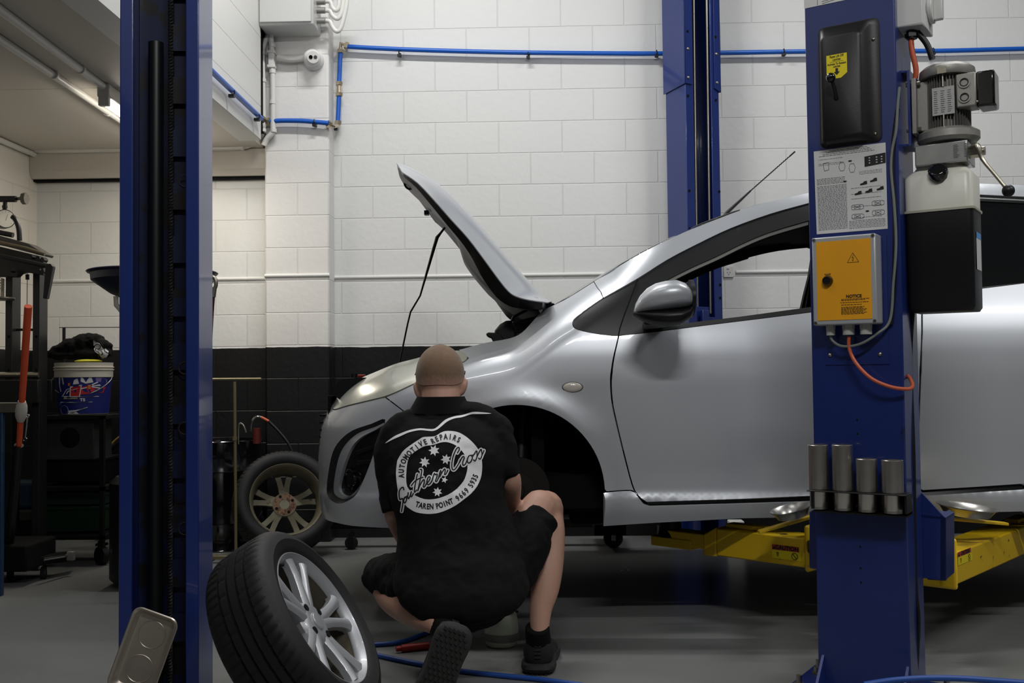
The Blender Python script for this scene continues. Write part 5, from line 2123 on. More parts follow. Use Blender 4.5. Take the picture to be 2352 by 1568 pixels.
# aerial
a0_ = P(1664, 494, YC)
a1_ = P(1724, 438, YC)
a2_ = P(1826, 348, YC)
mb = MB().tube([a0_ - V((0.0, 0, 0.015)), a0_ + V((0.01, 0, 0.01)), a1_], [0.014, 0.009, 0.0045], 10)
mb.cyl(a1_, a2_ - (a2_ - a1_) * 0.12, 0.0027, 0.0022, n=8)
d_ = (a2_ - a1_)
e1 = d_.normalized().orthogonal().normalized()
e2 = d_.normalized().cross(e1)
mb.tube([a1_ + d_ * (k / 150) + (e1 * math.cos(k * 0.9) + e2 * math.sin(k * 0.9)) * 0.0026 for k in range(150)], 0.0014, 5)
mb.cyl(a2_ - d_ * 0.12, a2_, 0.0036, n=8)
mb.build('aerial', M['black'], car)

# ---- door mirror
mb = MB()
rnd_m = []
Ym = 3.70
outl_t = sm([(1455, 717), (1462, 695), (1478, 672), (1500, 655), (1525, 646), (1552, 643), (1572, 650), (1585, 668), (1589, 690), (1586, 706)], 4)


def mshape(sections, Yc, m, name, ang=70):
    """lofted housing: (px, ytop, ybot, halfdepth)"""
    rings = []
    for px_, yt, yb, dp in sections:
        a, b_ = P(px_, yt, Yc), P(px_, yb, Yc)
        c = (a + b_) / 2
        hz = (a.z - b_.z) / 2
        rings.append([V((c.x, c.y + dp * math.cos(t), c.z + hz * math.copysign(abs(math.sin(t)) ** 0.8, math.sin(t)))) for t in [2 * PI * k / 28 for k in range(28)]])
    return MB().loft(rings).build(name, m, car, angle=ang)


mshape([(1456, 712, 718, 0.006), (1460, 697, 720, 0.03), (1470, 679, 719, 0.055), (1486, 662, 718, 0.075), (1505, 651, 717, 0.088), (1528, 645, 715, 0.096), (1552, 643, 712, 0.098), (1570, 649, 710, 0.094), (1581, 661, 708, 0.088), (1586, 672, 706, 0.08)], Ym, M['carpaint'], 'mirror_cap')
mshape([(1455, 715, 724, 0.02), (1475, 712, 738, 0.05), (1500, 712, 746, 0.075), (1530, 710, 750, 0.09), (1558, 708, 748, 0.092), (1578, 704, 738, 0.088), (1587, 690, 726, 0.078), (1590, 672, 715, 0.07)], Ym + 0.004, M['trim'], 'mirror_housing')
mb = MB()
c0_, c1_ = P(1575, 650, Ym), P(1592, 690, Ym)
rg = []
for sc2, xx in ((1.0, 1583), (1.0, 1590)):
    c = P(xx, 688, Ym)
    rg.append([V((c.x, c.y + 0.093 * math.cos(t), c.z + 0.068 * math.sin(t) + 0.004)) for t in [2 * PI * k / 28 for k in range(28)]])
mb.loft(rg)
mb.build('mirror_rim', M['trim'], car)
mb = MB()
f0 = [from_sz(*to_sz(*hit(a, b_))) for a, b_ in ((1478, 735), (1478, 758), (1530, 751), (1530, 735))]
m1 = [P(a, b_, Ym + 0.02) for a, b_ in ((1475, 722), (1480, 745), (1545, 748), (1545, 722))]
mb.loft([f0, m1])
mb.build('mirror_foot', M['trim'], car, bevel=0.006)
m1 = [V((p.x, 2 * YC - p.y, p.z)) for p in m1]
f0 = [V((p.x, 2 * YC - p.y, p.z)) for p in f0]
far_m = MB().loft([f0, m1]).build('mirror_foot', M['trim'], car, bevel=0.006)
fc_ = sum(m1, V()) / 4 + V((0, 0.08, 0.03))
MB().sphere(fc_, (0.10, 0.09, 0.065), 24, 14).build('mirror_cap', M['carpaint'], car)

# interior seen through the open window
mb = MB()
mb.b2(-0.15, 2.5, YC - 0.70, YC + 0.70, 0.47, 0.60)
mb.build('floor_pan', M['under'], car)
mb = MB()
seatm = mat('seat_cloth', (34, 34, 35), 0.9)
for sgn in (-1, 1):
    cx_ = 1.28
    cy_ = YC + sgn * 0.34
    b_ = MB()
    b_.box((cx_, cy_, 0.78), (0.5, 0.48, 0.16))
    b_.box((cx_ + 0.34, cy_, 1.02), (0.14, 0.46, 0.55), Matrix.Rotation(0.25, 3, 'Y'))
    b_.box((cx_ + 0.43, cy_, 1.38), (0.08, 0.26, 0.14), Matrix.Rotation(0.25, 3, 'Y'))
    b_.build('seat', seatm, car, bevel=0.04)
mb = MB().b2(0.12, 0.50, YC - 0.66, YC + 0.66, 0.88, 1.14)
mb.build('dashboard', M['black'], car, bevel=0.05)
mb = MB()
st_c = V((0.68, YC + 0.34, 1.10))
axs = V((-0.85, 0, -0.5)).normalized()
mb.lathe([(0.185, 0.012), (0.197, 0.0), (0.185, -0.012), (0.173, 0.0)], st_c, axs, 40, closed=True)
mb.cyl(st_c, st_c + axs * 0.2, 0.03)
mb.box(st_c, (0.03, 0.33, 0.05))
mb.build('steering_wheel', M['black'], car)
# far B pillar / belts (dark verticals at the back of the open window) and near ones
for sgn in (-1, 1):
    mb = MB()
    xb0, zb0 = 1.40, 1.18
    mb.prism([V((xb0 - 0.01, YC + sgn * 0.74, zb0 - 0.05)), V((xb0 + 0.10, YC + sgn * 0.74, zb0 - 0.05)), V((xb0 + 0.13, YC + sgn * 0.60, 1.66)), V((xb0 + 0.05, YC + sgn * 0.60, 1.66))], (0, -sgn * 0.03, 0))
    mb.build('door_pillar', M['trim'], car)
    mb = MB()
    mb.prism([V((xb0 + 0.03, YC + sgn * 0.68, zb0 - 0.08)), V((xb0 + 0.075, YC + sgn * 0.68, zb0 - 0.08)), V((xb0 + 0.10, YC + sgn * 0.585, 1.58)), V((xb0 + 0.055, YC + sgn * 0.585, 1.58))], (0, -sgn * 0.003, 0))
    mb.build('seat_belt', mat('seat_belt_webbing', (86, 84, 76), 0.8), car)
# inner roof side trims above each window (dark band seen from below)
for sgn in (-1, 1):
    rows = []
    for (a, b_) in ((1532, 641), (1590, 612), (1648, 586), (1709, 556), (1770, 531), (1858, 505), (1950, 488)):
        x, z = hit(a, b_)
        h_ = S(x, z)
        rows.append([V((x, YC + sgn * (h_ - 0.03), z - 0.004)), V((x + 0.02, YC + sgn * (h_ - 0.10), z - 0.012)), V((x + 0.03, YC + sgn * (h_ - 0.22), z + 0.085)), V((x, YC + sgn * (h_ - 0.07), z + 0.095))])
    MB().loft(rows).build('pillar_trim', mat('pillar_trim_grey', (44, 44, 40), 0.8), car)

# side repeater
sr_c = from_sz(*to_sz(*hit(1315, 889)))
mb = MB()
rings = []
for k, (s_, d) in enumerate(((1.0, 0.0), (0.96, 0.004), (0.8, 0.008), (0.45, 0.0105), (0.05, 0.0115))):
    rings.append([sr_c + V((0.038 * s_ * math.cos(t), -d - 0.0005, 0.019 * s_ * math.sin(t))) for t in [2 * PI * k2 / 28 for k2 in range(28)]])
mb.loft(rings)
mb.build('side_repeater', mat('repeater_lens', (206, 200, 188), 0.12, coat=0.6), car)
mb = MB().lathe([(1.0, 0), (1.045, 0), (1.045, .001), (1.0, .001)], V((0, 0, 0)), (0, 0, 1), 28)
vs = [sr_c + V((0.0385 * p.x, -0.0015 + p.z * 0.5, 0.0195 * p.y)) for p in mb.v]
MB().add(vs, mb.f).build('repeater_rim', M['trim'], car)

# ---- wheel arch liners, hub, brake
def liner(ax, nm):
    for sgn in (-1, 1):
        mb = MB()
        y0, y1_ = YC + sgn * (0.80), YC + sgn * 0.50
        ra = RARCH + 0.004
        k = 26
        rows = []
        for yq, rq in ((y0, ra), (YC + sgn * 0.78, ra + 0.02), (YC + sgn * 0.70, ra + 0.03), (y1_, ra + 0.02), (y1_ - sgn * 0.01, 0.05)):
            rows.append([V((ax + rq * math.cos(math.radians(-12 + 204 * i / k)), yq, WHZ + rq * math.sin(math.radians(-12 + 204 * i / k)))) for i in range(k + 1)])
        vs_ = [p for r in rows for p in r]
        n_ = k + 1
        fs_ = [(i * n_ + j, i * n_ + j + 1, (i + 1) * n_ + j + 1, (i + 1) * n_ + j) for i in range(len(rows) - 1) for j in range(k)]
        MB().add(vs_, fs_).build(nm, M['under'], car, angle=80)


liner(AXF, 'wheel_arch_liner')
liner(XRA, 'wheel_arch_liner')
for sgn in (-1, 1):
    hub = V((AXF, YC + sgn * 0.73, WHZ))
    mb = MB().lathe([(0.0, 0.045), (0.028, 0.045), (0.03, 0.02), (0.07, 0.018), (0.07, 0.0), (0.128, -0.002), (0.128, -0.024), (0.0, -0.024)], hub, (0, sgn, 0), 40)
    mb.build('brake_disc', mat('brake_disc_iron', (44, 42, 40), 0.5, 0.7), car)
    mb = MB().box(hub + V((-0.10, -sgn * 0.02, 0.03)), (0.07, 0.09, 0.15))
    mb.build('brake_caliper', M['under'], car, bevel=0.012)
    mb = MB().tube([hub + V((0.01, -sgn * 0.08, 0.02)), hub + V((0.02, -sgn * 0.12, 0.22)), hub + V((0.04, -sgn * 0.16, 0.42))], 0.028, 14)
    mb.build('suspension_strut', M['black'], car)
    mb = MB().tube([hub + V((0.02, -sgn * 0.08, -0.12)), hub + V((0.16, -sgn * 0.28, -0.10)), hub + V((0.25, -sgn * 0.42, -0.07))], 0.022, 10)
    mb.build('lower_arm', M['under'], car)
mb = MB().b2(-0.80, 0.55, YC - 0.5, YC + 0.5, 0.42, 0.50)
mb.b2(-0.84, -0.80, YC - 0.45, YC + 0.45, 0.43, 0.46)
mb.b2(0.55, 2.6, YC - 0.62, YC + 0.62, 0.44, 0.47)
mb.build('undertray', M['under'], car)
mb = MB().b2(0.12, 0.262, YC - 0.62, YC + 0.62, 0.395, 0.62)
mb.build('subframe', M['under'], car, bevel=0.02)
# engine bay
mb = MB()
mb.b2(-0.62, 0.02, YC - 0.46, YC + 0.46, 0.55, 0.98)
mb.build('engine', M['under'], car, bevel=0.02)
mb = MB().b2(-0.03, 0.02, YC - 0.70, YC + 0.70, 0.5, 1.13)
mb.build('bulkhead', M['under'], car)
for sgn in (-1, 1):
    mb = MB().b2(-0.50, 0.0, YC + sgn * 0.58 - 0.03, YC + sgn * 0.58 + 0.03, 0.70, 0.99)
    mb.build('inner_wing', M['under'], car, bevel=0.01)


def blackblob(pts, dep, Y, name, m='black', bevel=0.006):
    q_ = [P(a, b_, Y) for a, b_ in pts]
    return MB().prism(q_, (0, dep, 0)).build(name, M[m], car, bevel=bevel)


blackblob([(1133, 776), (1136, 758), (1148, 744), (1162, 736), (1175, 735), (1188, 740), (1200, 752), (1210, 775), (1190, 790), (1140, 792)], 0.22, 4.25, 'air_intake', bevel=0.015)
blackblob([(1116, 766), (1122, 763), (1140, 764), (1152, 770), (1160, 790), (1135, 790), (1128, 776), (1118, 772)], 0.12, 4.2, 'air_duct', bevel=0.004)
blackblob([(1175, 738), (1205, 732), (1228, 726), (1238, 722), (1232, 735), (1218, 752), (1205, 778), (1186, 790), (1182, 755)], 0.5, 4.22, 'cowl_grille', 'trim')
mb = MB()
for k in range(4):
    a, c = P(1183, 743 + k * 6, 4.21), P(1226 - 3 * k, 733 + k * 6.5, 4.21)
    mb.tube([a, c], 0.0025, 6)
mb.build('cowl_ribs', M['trim'], car)
p_ = [P(1176, 737, 4.28), P(1180, 727, 4.28), P(1186, 724, 4.28), P(1210, 712, 4.28), P(1233, 703, 4.28)]
MB().tube(p_, 0.006, 8, smooth=3).build('rubber_seal', M['black'], car)
blackblob([(1244, 700), (1266, 695), (1274, 697), (1262, 702), (1252, 708), (1246, 707)], 0.9, 4.2, 'wiper_cowl', 'trim', bevel=0.002)
for Yh in (4.14, 2 * YC - 4.14):
    q_ = [P(a, b_, 4.14) for a, b_ in ((1220, 685), (1224, 680), (1236, 683), (1240, 697), (1250, 707), (1241, 719), (1232, 702), (1226, 692))]
    q_ = [V((p.x, Yh, p.z)) for p in q_]
    MB().prism(q_, (0, 0.012, 0)).build('bonnet_hinge', M['carpaint'], car, bevel=0.002)

# ---- raised bonnet
HG = P(1262, 695, 4.10)
HG = V((HG.x, YC, HG.z))
edge_px = sm([(925, 396), (960, 420), (1000, 462), (1035, 502), (1075, 546), (1110, 592), (1145, 640), (1168, 668), (1186, 680), (1216, 688), (1258, 694)], 3)
yn0 = lambda t: 0.60 + 0.10 * min(1, t * 1.6)      # half width: narrower at the nose end
NT = len(edge_px)
rows_o, rows_i = [], []
# centre profile: crown line read off the silhouette
crown_px = sm([(913, 376), (940, 385), (980, 405), (1020, 433), (1060, 470), (1100, 513), (1140, 560), (1180, 607), (1220, 651), (1250, 682), (1268, 694)], 3)
for i in range(NT):
    t = i / (NT - 1)
    hw_ = yn0(t)
    e_ = P(edge_px[i][0], edge_px[i][1], YC - hw_)
    j = t * (len(crown_px) - 1)
    j0 = int(min(j, len(crown_px) - 2))
    fr = j - j0
    cp_ = (crown_px[j0][0] * (1 - fr) + crown_px[j0 + 1][0] * fr, crown_px[j0][1] * (1 - fr) + crown_px[j0 + 1][1] * fr)
    # the silhouette crown sits a little inboard of the edge
    c_ = P(cp_[0], cp_[1], YC - hw_ * 0.62)
    row = []
    for k in range(33):
        s_ = -1 + 2 * k / 32
        a_ = abs(s_)
        if a_ > 0.62:
            u_ = (1 - a_) / 0.38
            w_ = math.sin(u_ * PI / 2)
            x = e_.x + (c_.x - e_.x) * w_
            z = e_.z + (c_.z - e_.z) * w_
        else:
            w_ = 1 - (a_ / 0.62) ** 2
            x = c_.x - 0.028 * w_ * (1 - t) + 0.0 * w_
            z = c_.z + (0.012) * w_
            if t > 0.8:
                z -= 0.03 * w_ * (t - 0.8) / 0.2
        row.append(V((x, YC + s_ * hw_, z)))
    rows_o.append(row)
n_ = 33
vs = [p for r in rows_o for p in r]
nrm = [V() for _ in vs]
fs = []
for i in range(NT - 1):
    for j in range(n_ - 1):
        f = (i * n_ + j, (i + 1) * n_ + j, (i + 1) * n_ + j + 1, i * n_ + j + 1)
        nn_ = (vs[f[1]] - vs[f[0]]).cross(vs[f[2]] - vs[f[0]])
        if nn_.z < 0:
            f = tuple(reversed(f))
            nn_ = -nn_
        fs.append(f)
        for q_ in f:
            nrm[q_] += nn_
k_ = len(vs)
vs2 = vs + [p - n2.normalized() * 0.004 for p, n2 in zip(vs, nrm)]
fs2 = fs + [tuple(a + k_ for a in reversed(f)) for f in fs]
rim = [i for i in range(n_)] + [i * n_ + n_ - 1 for i in range(1, NT)] + [(NT - 1) * n_ + j for j in range(n_ - 2, -1, -1)] + [i * n_ for i in range(NT - 2, 0, -1)]
fs2 += [(rim[i], rim[(i + 1) % len(rim)], rim[(i + 1) % len(rim)] + k_, rim[i] + k_) for i in range(len(rim))]
bon = MB().add(vs2, fs2).build('bonnet', M['carpaint'], car, angle=60)
# inner frame: follows the skin, stands off into the engine side
DSP = smooth_tab([(0, 0.012), (0.08, 0.03), (0.18, 0.05), (0.3, 0.07), (0.45, 0.095), (0.52, 0.125), (0.58, 0.15), (0.66, 0.15), (0.72, 0.14), (0.80, 0.12), (0.9, 0.08), (1.0, 0.03)])
rows_in = []
for i in range(NT):
    t = i / (NT - 1)
    dep = interp_fast(DSP, t)
    rr_ = []
    for k in range(n_):
        s_ = -1 + 2 * k / (n_ - 1)
        nn_ = nrm[i * n_ + k].normalized()
        s2 = max(-0.93, min(0.93, s_ * 0.95))
        m_ = 1 - abs(s2) ** 6
        rr_.append(rows_o[i][k] * 1.0 - nn_ * (0.006 + dep * m_))
    rr_[0] = rr_[0] + V((0, 0.03, 0))
    rows_in.append(rr_)
inner = rows_in[1:-1]
outer_b = [[rows_o[i][k] - nrm[i * n_ + k].normalized() * 0.005 for k in range(n_)] for i in range(1, NT - 1)]
vs = [p for r in inner for p in r] + [p for r in outer_b for p in r]
m_ = len(inner)
k_ = m_ * n_
fs = [(i * n_ + j, (i + 1) * n_ + j, (i + 1) * n_ + j + 1, i * n_ + j + 1) for i in range(m_ - 1) for j in range(n_ - 1)]
fs += [tuple(a + k_ for a in reversed(f)) for f in fs]
rim = [i for i in range(n_)] + [i * n_ + n_ - 1 for i in range(1, m_)] + [(m_ - 1) * n_ + j for j in range(n_ - 2, -1, -1)] + [i * n_ for i in range(m_ - 2, 0, -1)]
fs += [(rim[i], rim[(i + 1) % len(rim)], rim[(i + 1) % len(rim)] + k_, rim[i] + k_) for i in range(len(rim))]
MB().add(vs, fs).build('bonnet_frame', M['trim'], car, angle=40)
MB().tube([P(937, 407, 4.7), P(929, 415, 4.7), P(931, 427, 4.7), P(940, 434, 4.7), P(952, 430, 4.7)], 0.005, 8, smooth=3).build('bonnet_striker', M['black'], car)
MB().box(P(940, 413, 4.7), (0.02, 0.05, 0.028)).build('bonnet_stop', M['black'], car)
MB().box(P(980, 489, 5.2), (0.022, 0.04, 0.022)).build('bonnet_stop', M['black'], car)
YR = 5.12
p_ = [P(1022, 522, YR), P(1012, 535, YR), P(1004, 545, YR), P(997, 568, YR), P(965, 679, YR), P(943, 716, YR), P(936, 745, YR), P(918, 832, YR), P(905, 900, YR)]
MB().tube(p_, [0.0055, 0.006, 0.009, 0.0085, 0.0045, 0.0045, 0.0045, 0.0045, 0.0045], 10).build('bonnet_prop', M['black'], car)
# ------------------------------------------------------------------ crouching mechanic
per = thing('person', 'crouching person with cropped hair in black work shirt and shorts, seen from behind', 'person', (0.0, 3.42, 0.0))


def organic(mb, name, m, parent, voxel, smooth_it=6, factor=0.6, disp=()):
    o = mb.build(name, m, parent, fix=True, angle=180)
    r = o.modifiers.new('remesh', 'REMESH')
    r.mode = 'VOXEL'
    r.voxel_size = voxel
    r.use_smooth_shade = True
    s = o.modifiers.new('smooth', 'SMOOTH')
    s.iterations = smooth_it
    s.factor = factor
    for k, (size, strength) in enumerate(disp):
        t = bpy.data.textures.new(name + '_folds', 'CLOUDS')
        t.noise_scale = size
        t.noise_depth = 1
        d = o.modifiers.new('folds', 'DISPLACE')
        d.texture = t
        d.strength = strength
        d.mid_level = 0.5
        d.texture_coords = 'LOCAL'
    return o


def limb(mb, pts, rs, n=18, k=5):
    """tapered limb with round ends"""
    pts = [V(p) for p in pts]
    q = catmull(pts, k)
    rr_ = catmull([V((r, 0, 0)) for r in rs], k)
    rr_ = [p.x for p in rr_]
    d0 = (q[1] - q[0]).normalized()
    d1_ = (q[-1] - q[-2]).normalized()
    head, hr, tail, tr_ = [], [], [], []
    for a in (80, 55, 28):
        s_, c_ = math.sin(math.radians(a)), math.cos(math.radians(a))
        head.append(q[0] - d0 * rr_[0] * s_)
        hr.append(rr_[0] * c_)
        tail.insert(0, q[-1] + d1_ * rr_[-1] * s_)
        tr_.insert(0, rr_[-1] * c_)
    mb.tube(head + q + tail, hr + rr_ + tr_, n)


# ---- body
mb = MB()
HC = P(1011, 861, 3.66)
mb.sphere(HC, (0.0855, 0.103, 0.108), 32, 20, Matrix.Rotation(math.radians(-8), 3, 'X'))
mb.sphere(HC + V((0, 0.045, -0.06)), (0.066, 0.072, 0.085), 24, 16)
mb.sphere(HC + V((0, 0.07, -0.115)), (0.034, 0.035, 0.028), 16, 10)
limb(mb, [HC + V((0, 0.098, -0.015)), HC + V((0, 0.125, -0.055))], [0.009, 0.014])
mb.sphere(HC + V((0, 0.085, 0.012)), (0.06, 0.025, 0.018), 16, 10)
mb.sphere(HC + V((0, 0.10, -0.088)), (0.026, 0.02, 0.011), 14, 8)
for sgn, (a, b_) in ((-1, (958, 897)), (1, (1066, 889))):
    c = P(a, b_, 3.655)
    mb.sphere(c, (0.011, 0.019, 0.033), 16, 12, Matrix.Rotation(math.radians(18 * sgn), 3, 'Y') @ Matrix.Rotation(math.radians(-10), 3, 'X'))
limb(mb, [P(1012, 880, 3.65), P(1012, 915, 3.625), P(1010, 965, 3.60)], [0.068, 0.069, 0.066])
# trunk under the shirt
limb(mb, [P(1020, 1010, 3.60), P(1025, 1150, 3.50), P(1055, 1310, 3.42), P(1062, 1365, 3.39)], [0.085, 0.095, 0.105, 0.10])
limb(mb, [P(930, 1000, 3.585), P(1120, 995, 3.585)], [0.04, 0.04])
# arms
W_R, W_L = P(1174, 1195, 3.74), P(925, 1238, 3.78)
limb(mb, [P(1130, 1000, 3.57), P(1152, 1045, 3.535), P(1172, 1095, 3.515)], [0.036, 0.036, 0.034])
limb(mb, [P(1172, 1095, 3.515), P(1174, 1120, 3.55), P(1174, 1195, 3.74)], [0.036, 0.036, 0.025])
limb(mb, [P(912, 1010, 3.575), P(902, 1080, 3.535), P(905, 1165, 3.505)], [0.036, 0.036, 0.034])
limb(mb, [P(905, 1165, 3.505), P(909, 1190, 3.545), P(925, 1238, 3.78)], [0.036, 0.036, 0.025])


def hand(mb, wrist, fwd, upv, side):
    f = V(fwd).normalized()
    s_ = f.cross(V(upv)).normalized() * side
    u_ = s_.cross(f).normalized() * side
    palm_c = wrist + f * 0.05
    mb.sphere(palm_c, (0.04, 0.05, 0.017), 18, 12, Matrix((s_, f, u_)).transposed())
    for k, (off_, L_) in enumerate(((-0.029, 0.070), (-0.010, 0.080), (0.010, 0.075), (0.028, 0.058))):
        b0 = palm_c + f * 0.035 + s_ * off_
        k1 = b0 + f * (L_ * 0.48) - u_ * 0.008
        k2 = k1 + f * (L_ * 0.26) - u_ * (L_ * 0.22)
        k3 = k2 + f * (L_ * 0.08) - u_ * (L_ * 0.26)
        limb(mb, [b0 - f * 0.02, b0, k1, k2, k3], [0.0095, 0.0095, 0.0085, 0.008, 0.007], 12, 3)
    t0 = palm_c - f * 0.02 - s_ * 0.03
    limb(mb, [t0, t0 - s_ * 0.025 + f * 0.025 - u_ * 0.01, t0 - s_ * 0.028 + f * 0.055 - u_ * 0.02], [0.012, 0.0105, 0.009], 12, 3)


hand(mb, W_R, (-0.25, 0.9, 0.12), (0, 0, 1), 1)
hand(mb, W_L, (0.45, 0.85, 0.2), (0, 0, 1), -1)
# right leg
KR = P(1247, 1167, 3.66)
limb(mb, [P(1115, 1350, 3.38), P(1185, 1262, 3.52), KR + V((-0.012, -0.01, 0))], [0.09, 0.078, 0.068])
limb(mb, [KR + V((0.012, 0.012, 0.0)), P(1256, 1188, 3.66), P(1264, 1225, 3.61), P(1259, 1290, 3.55), P(1252, 1350, 3.51), P(1242, 1400, 3.48), P(1239, 1455, 3.455)], [0.062, 0.060, 0.052, 0.054, 0.049, 0.038, 0.031])
# left leg, folded
limb(mb, [P(1010, 1360, 3.38), P(930, 1325, 3.52), P(882, 1320, 3.66)], [0.09, 0.075, 0.062])
limb(mb, [P(880, 1328, 3.67), P(900, 1372, 3.52), P(945, 1400, 3.36), P(1000, 1432, 3.22)], [0.055, 0.050, 0.052, 0.033])
body = organic(mb, 'body', M['skin'], per, 0.0055, 5, 0.5)

# ---- shirt
mb = MB()
rows = [(940, 968, 1062, 3.60, 0.062), (950, 945, 1092, 3.59, 0.078), (962, 922, 1130, 3.585, 0.095), (980, 902, 1156, 3.575, 0.112), (1005, 888, 1168, 3.56, 0.128),
        (1050, 884, 1172, 3.53, 0.134), (1100, 886, 1160, 3.50, 0.134), (1150, 899, 1160, 3.47, 0.13), (1190, 912, 1176, 3.445, 0.128),
        (1240, 914, 1193, 3.42, 0.132), (1290, 908, 1207, 3.39, 0.148), (1340, 904, 1216, 3.36, 0.16), (1378, 918, 1208, 3.34, 0.158),
        (1405, 945, 1178, 3.33, 0.14), (1422, 980, 1130, 3.33, 0.105)]
rings = []
dense = []
cr = catmull([V((r[1], r[2], r[3])) for r in rows], 3)
cd = catmull([V((r[0], r[4], 0)) for r in rows], 3)
for a, b_ in zip(cr, cd):
    pl, pr = P(a.x, b_.x, a.z), P(a.y, b_.x, a.z)
    c = (pl + pr) / 2
    hw_ = (pr.x - pl.x) / 2
    ring = []
    for k in range(40):
        t = 2 * PI * k / 40
        ct, st = math.cos(t), math.sin(t)
        ring.append(V((c.x + hw_ * math.copysign(abs(ct) ** 0.86, ct), c.y + b_.y * math.copysign(abs(st) ** 0.86, st), c.z)))
    rings.append(ring)
mb.loft(rings)
limb(mb, [P(925, 985, 3.56), P(903, 1015, 3.545), P(898, 1060, 3.53), P(898, 1120, 3.505)], [0.058, 0.060, 0.055, 0.048])
mb.tube([P(898, 1110, 3.51), P(899, 1140, 3.505), P(906, 1173, 3.49)], [0.049, 0.046, 0.042], 20)
limb(mb, [P(1110, 985, 3.56), P(1138, 1010, 3.545), P(1149, 1050, 3.53), P(1158, 1075, 3.52)], [0.062, 0.062, 0.058, 0.053])
mb.tube([P(1156, 1065, 3.525), P(1162, 1085, 3.515), P(1165, 1099, 3.51)], [0.054, 0.050, 0.047], 20)
limb(mb, [P(985, 958, 3.585), P(945, 978, 3.575), P(908, 1000, 3.56)], [0.052, 0.056, 0.058])
limb(mb, [P(1040, 952, 3.585), P(1090, 962, 3.575), P(1138, 990, 3.56)], [0.052, 0.062, 0.062])
shirt = organic(mb, 'shirt', M['shirt'], per, 0.0055, 8, 0.6, ((0.11, 0.016), (0.035, 0.005)))
# collar
mb = MB()
vo = []
NC = 40
for (a0, a1, b0, Yc, dp) in ((958, 1067, 910, 3.60, 0.083), (950, 1074, 925, 3.60, 0.088), (936, 1092, 948, 3.595, 0.093), (939, 1089, 948, 3.595, 0.090), (953, 1071, 926, 3.60, 0.084), (961, 1064, 912, 3.60, 0.079)):
    pl, pr = P(a0, b0, Yc), P(a1, b0, Yc)
    c = (pl + pr) / 2
    hw_ = (pr.x - pl.x) / 2
    vo.append([V((c.x + hw_ * math.cos(2 * PI * k / NC), c.y + dp * math.sin(2 * PI * k / NC), c.z - 0.035 * max(0, math.sin(2 * PI * k / NC)))) for k in range(NC)])
mb.loft(vo, closed=True)
mb.build('collar', M['shirt'], shirt, angle=80)

# ---- shorts
mb = MB()
mb.sphere(P(1062, 1368, 3.375), (0.175, 0.145, 0.115), 28, 18)
limb(mb, [P(1105, 1362, 3.38), P(1150, 1318, 3.42), P(1190, 1262, 3.50), P(1215, 1225, 3.56)], [0.108, 0.108, 0.102, 0.088])
mb.tube([P(1190, 1262, 3.50), P(1222, 1215, 3.58), P(1236, 1194, 3.615)], [0.098, 0.084, 0.0765], 24, smooth=0)
limb(mb, [P(1020, 1365, 3.38), P(965, 1345, 3.44), P(920, 1325, 3.53)], [0.108, 0.10, 0.088])
mb.tube([P(940, 1332, 3.49), P(900, 1322, 3.58), P(876, 1322, 3.64)], [0.09, 0.081, 0.074], 24)
shorts = organic(mb, 'shorts', M['shorts'], per, 0.0058, 6, 0.5, ((0.07, 0.018), (0.03, 0.006)))

# ---- hair: cropped cap over the skull
mb = MB()
nrow = 22
rot = Matrix.Rotation(math.radians(-8), 3, 'X')
rings = []
for i in range(nrow + 1):
    ring = []
    for j in range(40):
        a = 2 * PI * j / 40
        # hairline: low on the nape, high at the face and over the ears
        low = 2.02 - 0.62 * max(0.0, math.sin(a)) ** 1.2 - 0.22 * abs(math.cos(a)) ** 6
        t = low * i / nrow
        st = max(0.004, math.sin(t))
        p = rot @ V((0.0875 * st * math.cos(a), 0.105 * st * math.sin(a), 0.110 * math.cos(t)))
        ring.append(HC + p)
    rings.append(ring)
vsx = [p for r in rings for p in r]
fsx = [(i * 40 + j, i * 40 + (j + 1) % 40, (i + 1) * 40 + (j + 1) % 40, (i + 1) * 40 + j) for i in range(nrow) for j in range(40)]
MB().add(vsx, fsx).build('hair', M['hair'], per, angle=180)
hm = M['hair'].node_tree
tcx, sep = hm.nodes.new('ShaderNodeTexCoord'), hm.nodes.new('ShaderNodeSeparateXYZ')
hm.links.new(tcx.outputs['Object'], sep.inputs[0])
nz = hm.nodes.new('ShaderNodeTexNoise')
nz.inputs['Scale'].default_value = 130
hm.links.new(tcx.outputs['Object'], nz.inputs['Vector'])
ad = hm.nodes.new('ShaderNodeMath')
ad.operation = 'MULTIPLY_ADD'
ad.inputs[1].default_value = 0.03
hm.links.new(nz.outputs['Fac'], ad.inputs[0])
hm.links.new(sep.outputs[2], ad.inputs[2])
mrh = hm.nodes.new('ShaderNodeMapRange')
mrh.inputs[1].default_value = HC.z - 0.045 + 0.015
mrh.inputs[2].default_value = HC.z + 0.0 + 0.015
hm.links.new(ad.outputs[0], mrh.inputs[0])
mxh = hm.nodes.new('ShaderNodeMix')
mxh.data_type = 'RGBA'
mxh.inputs[6].default_value = lin((182, 140, 120)) + (1,)
hb = hm.nodes['Principled BSDF']
hm.links.new(hb.inputs['Base Color'].links[0].from_socket, mxh.inputs[7])
hm.links.new(mrh.outputs[0], mxh.inputs[0])
hm.links.new(mxh.outputs[2], hb.inputs['Base Color'])
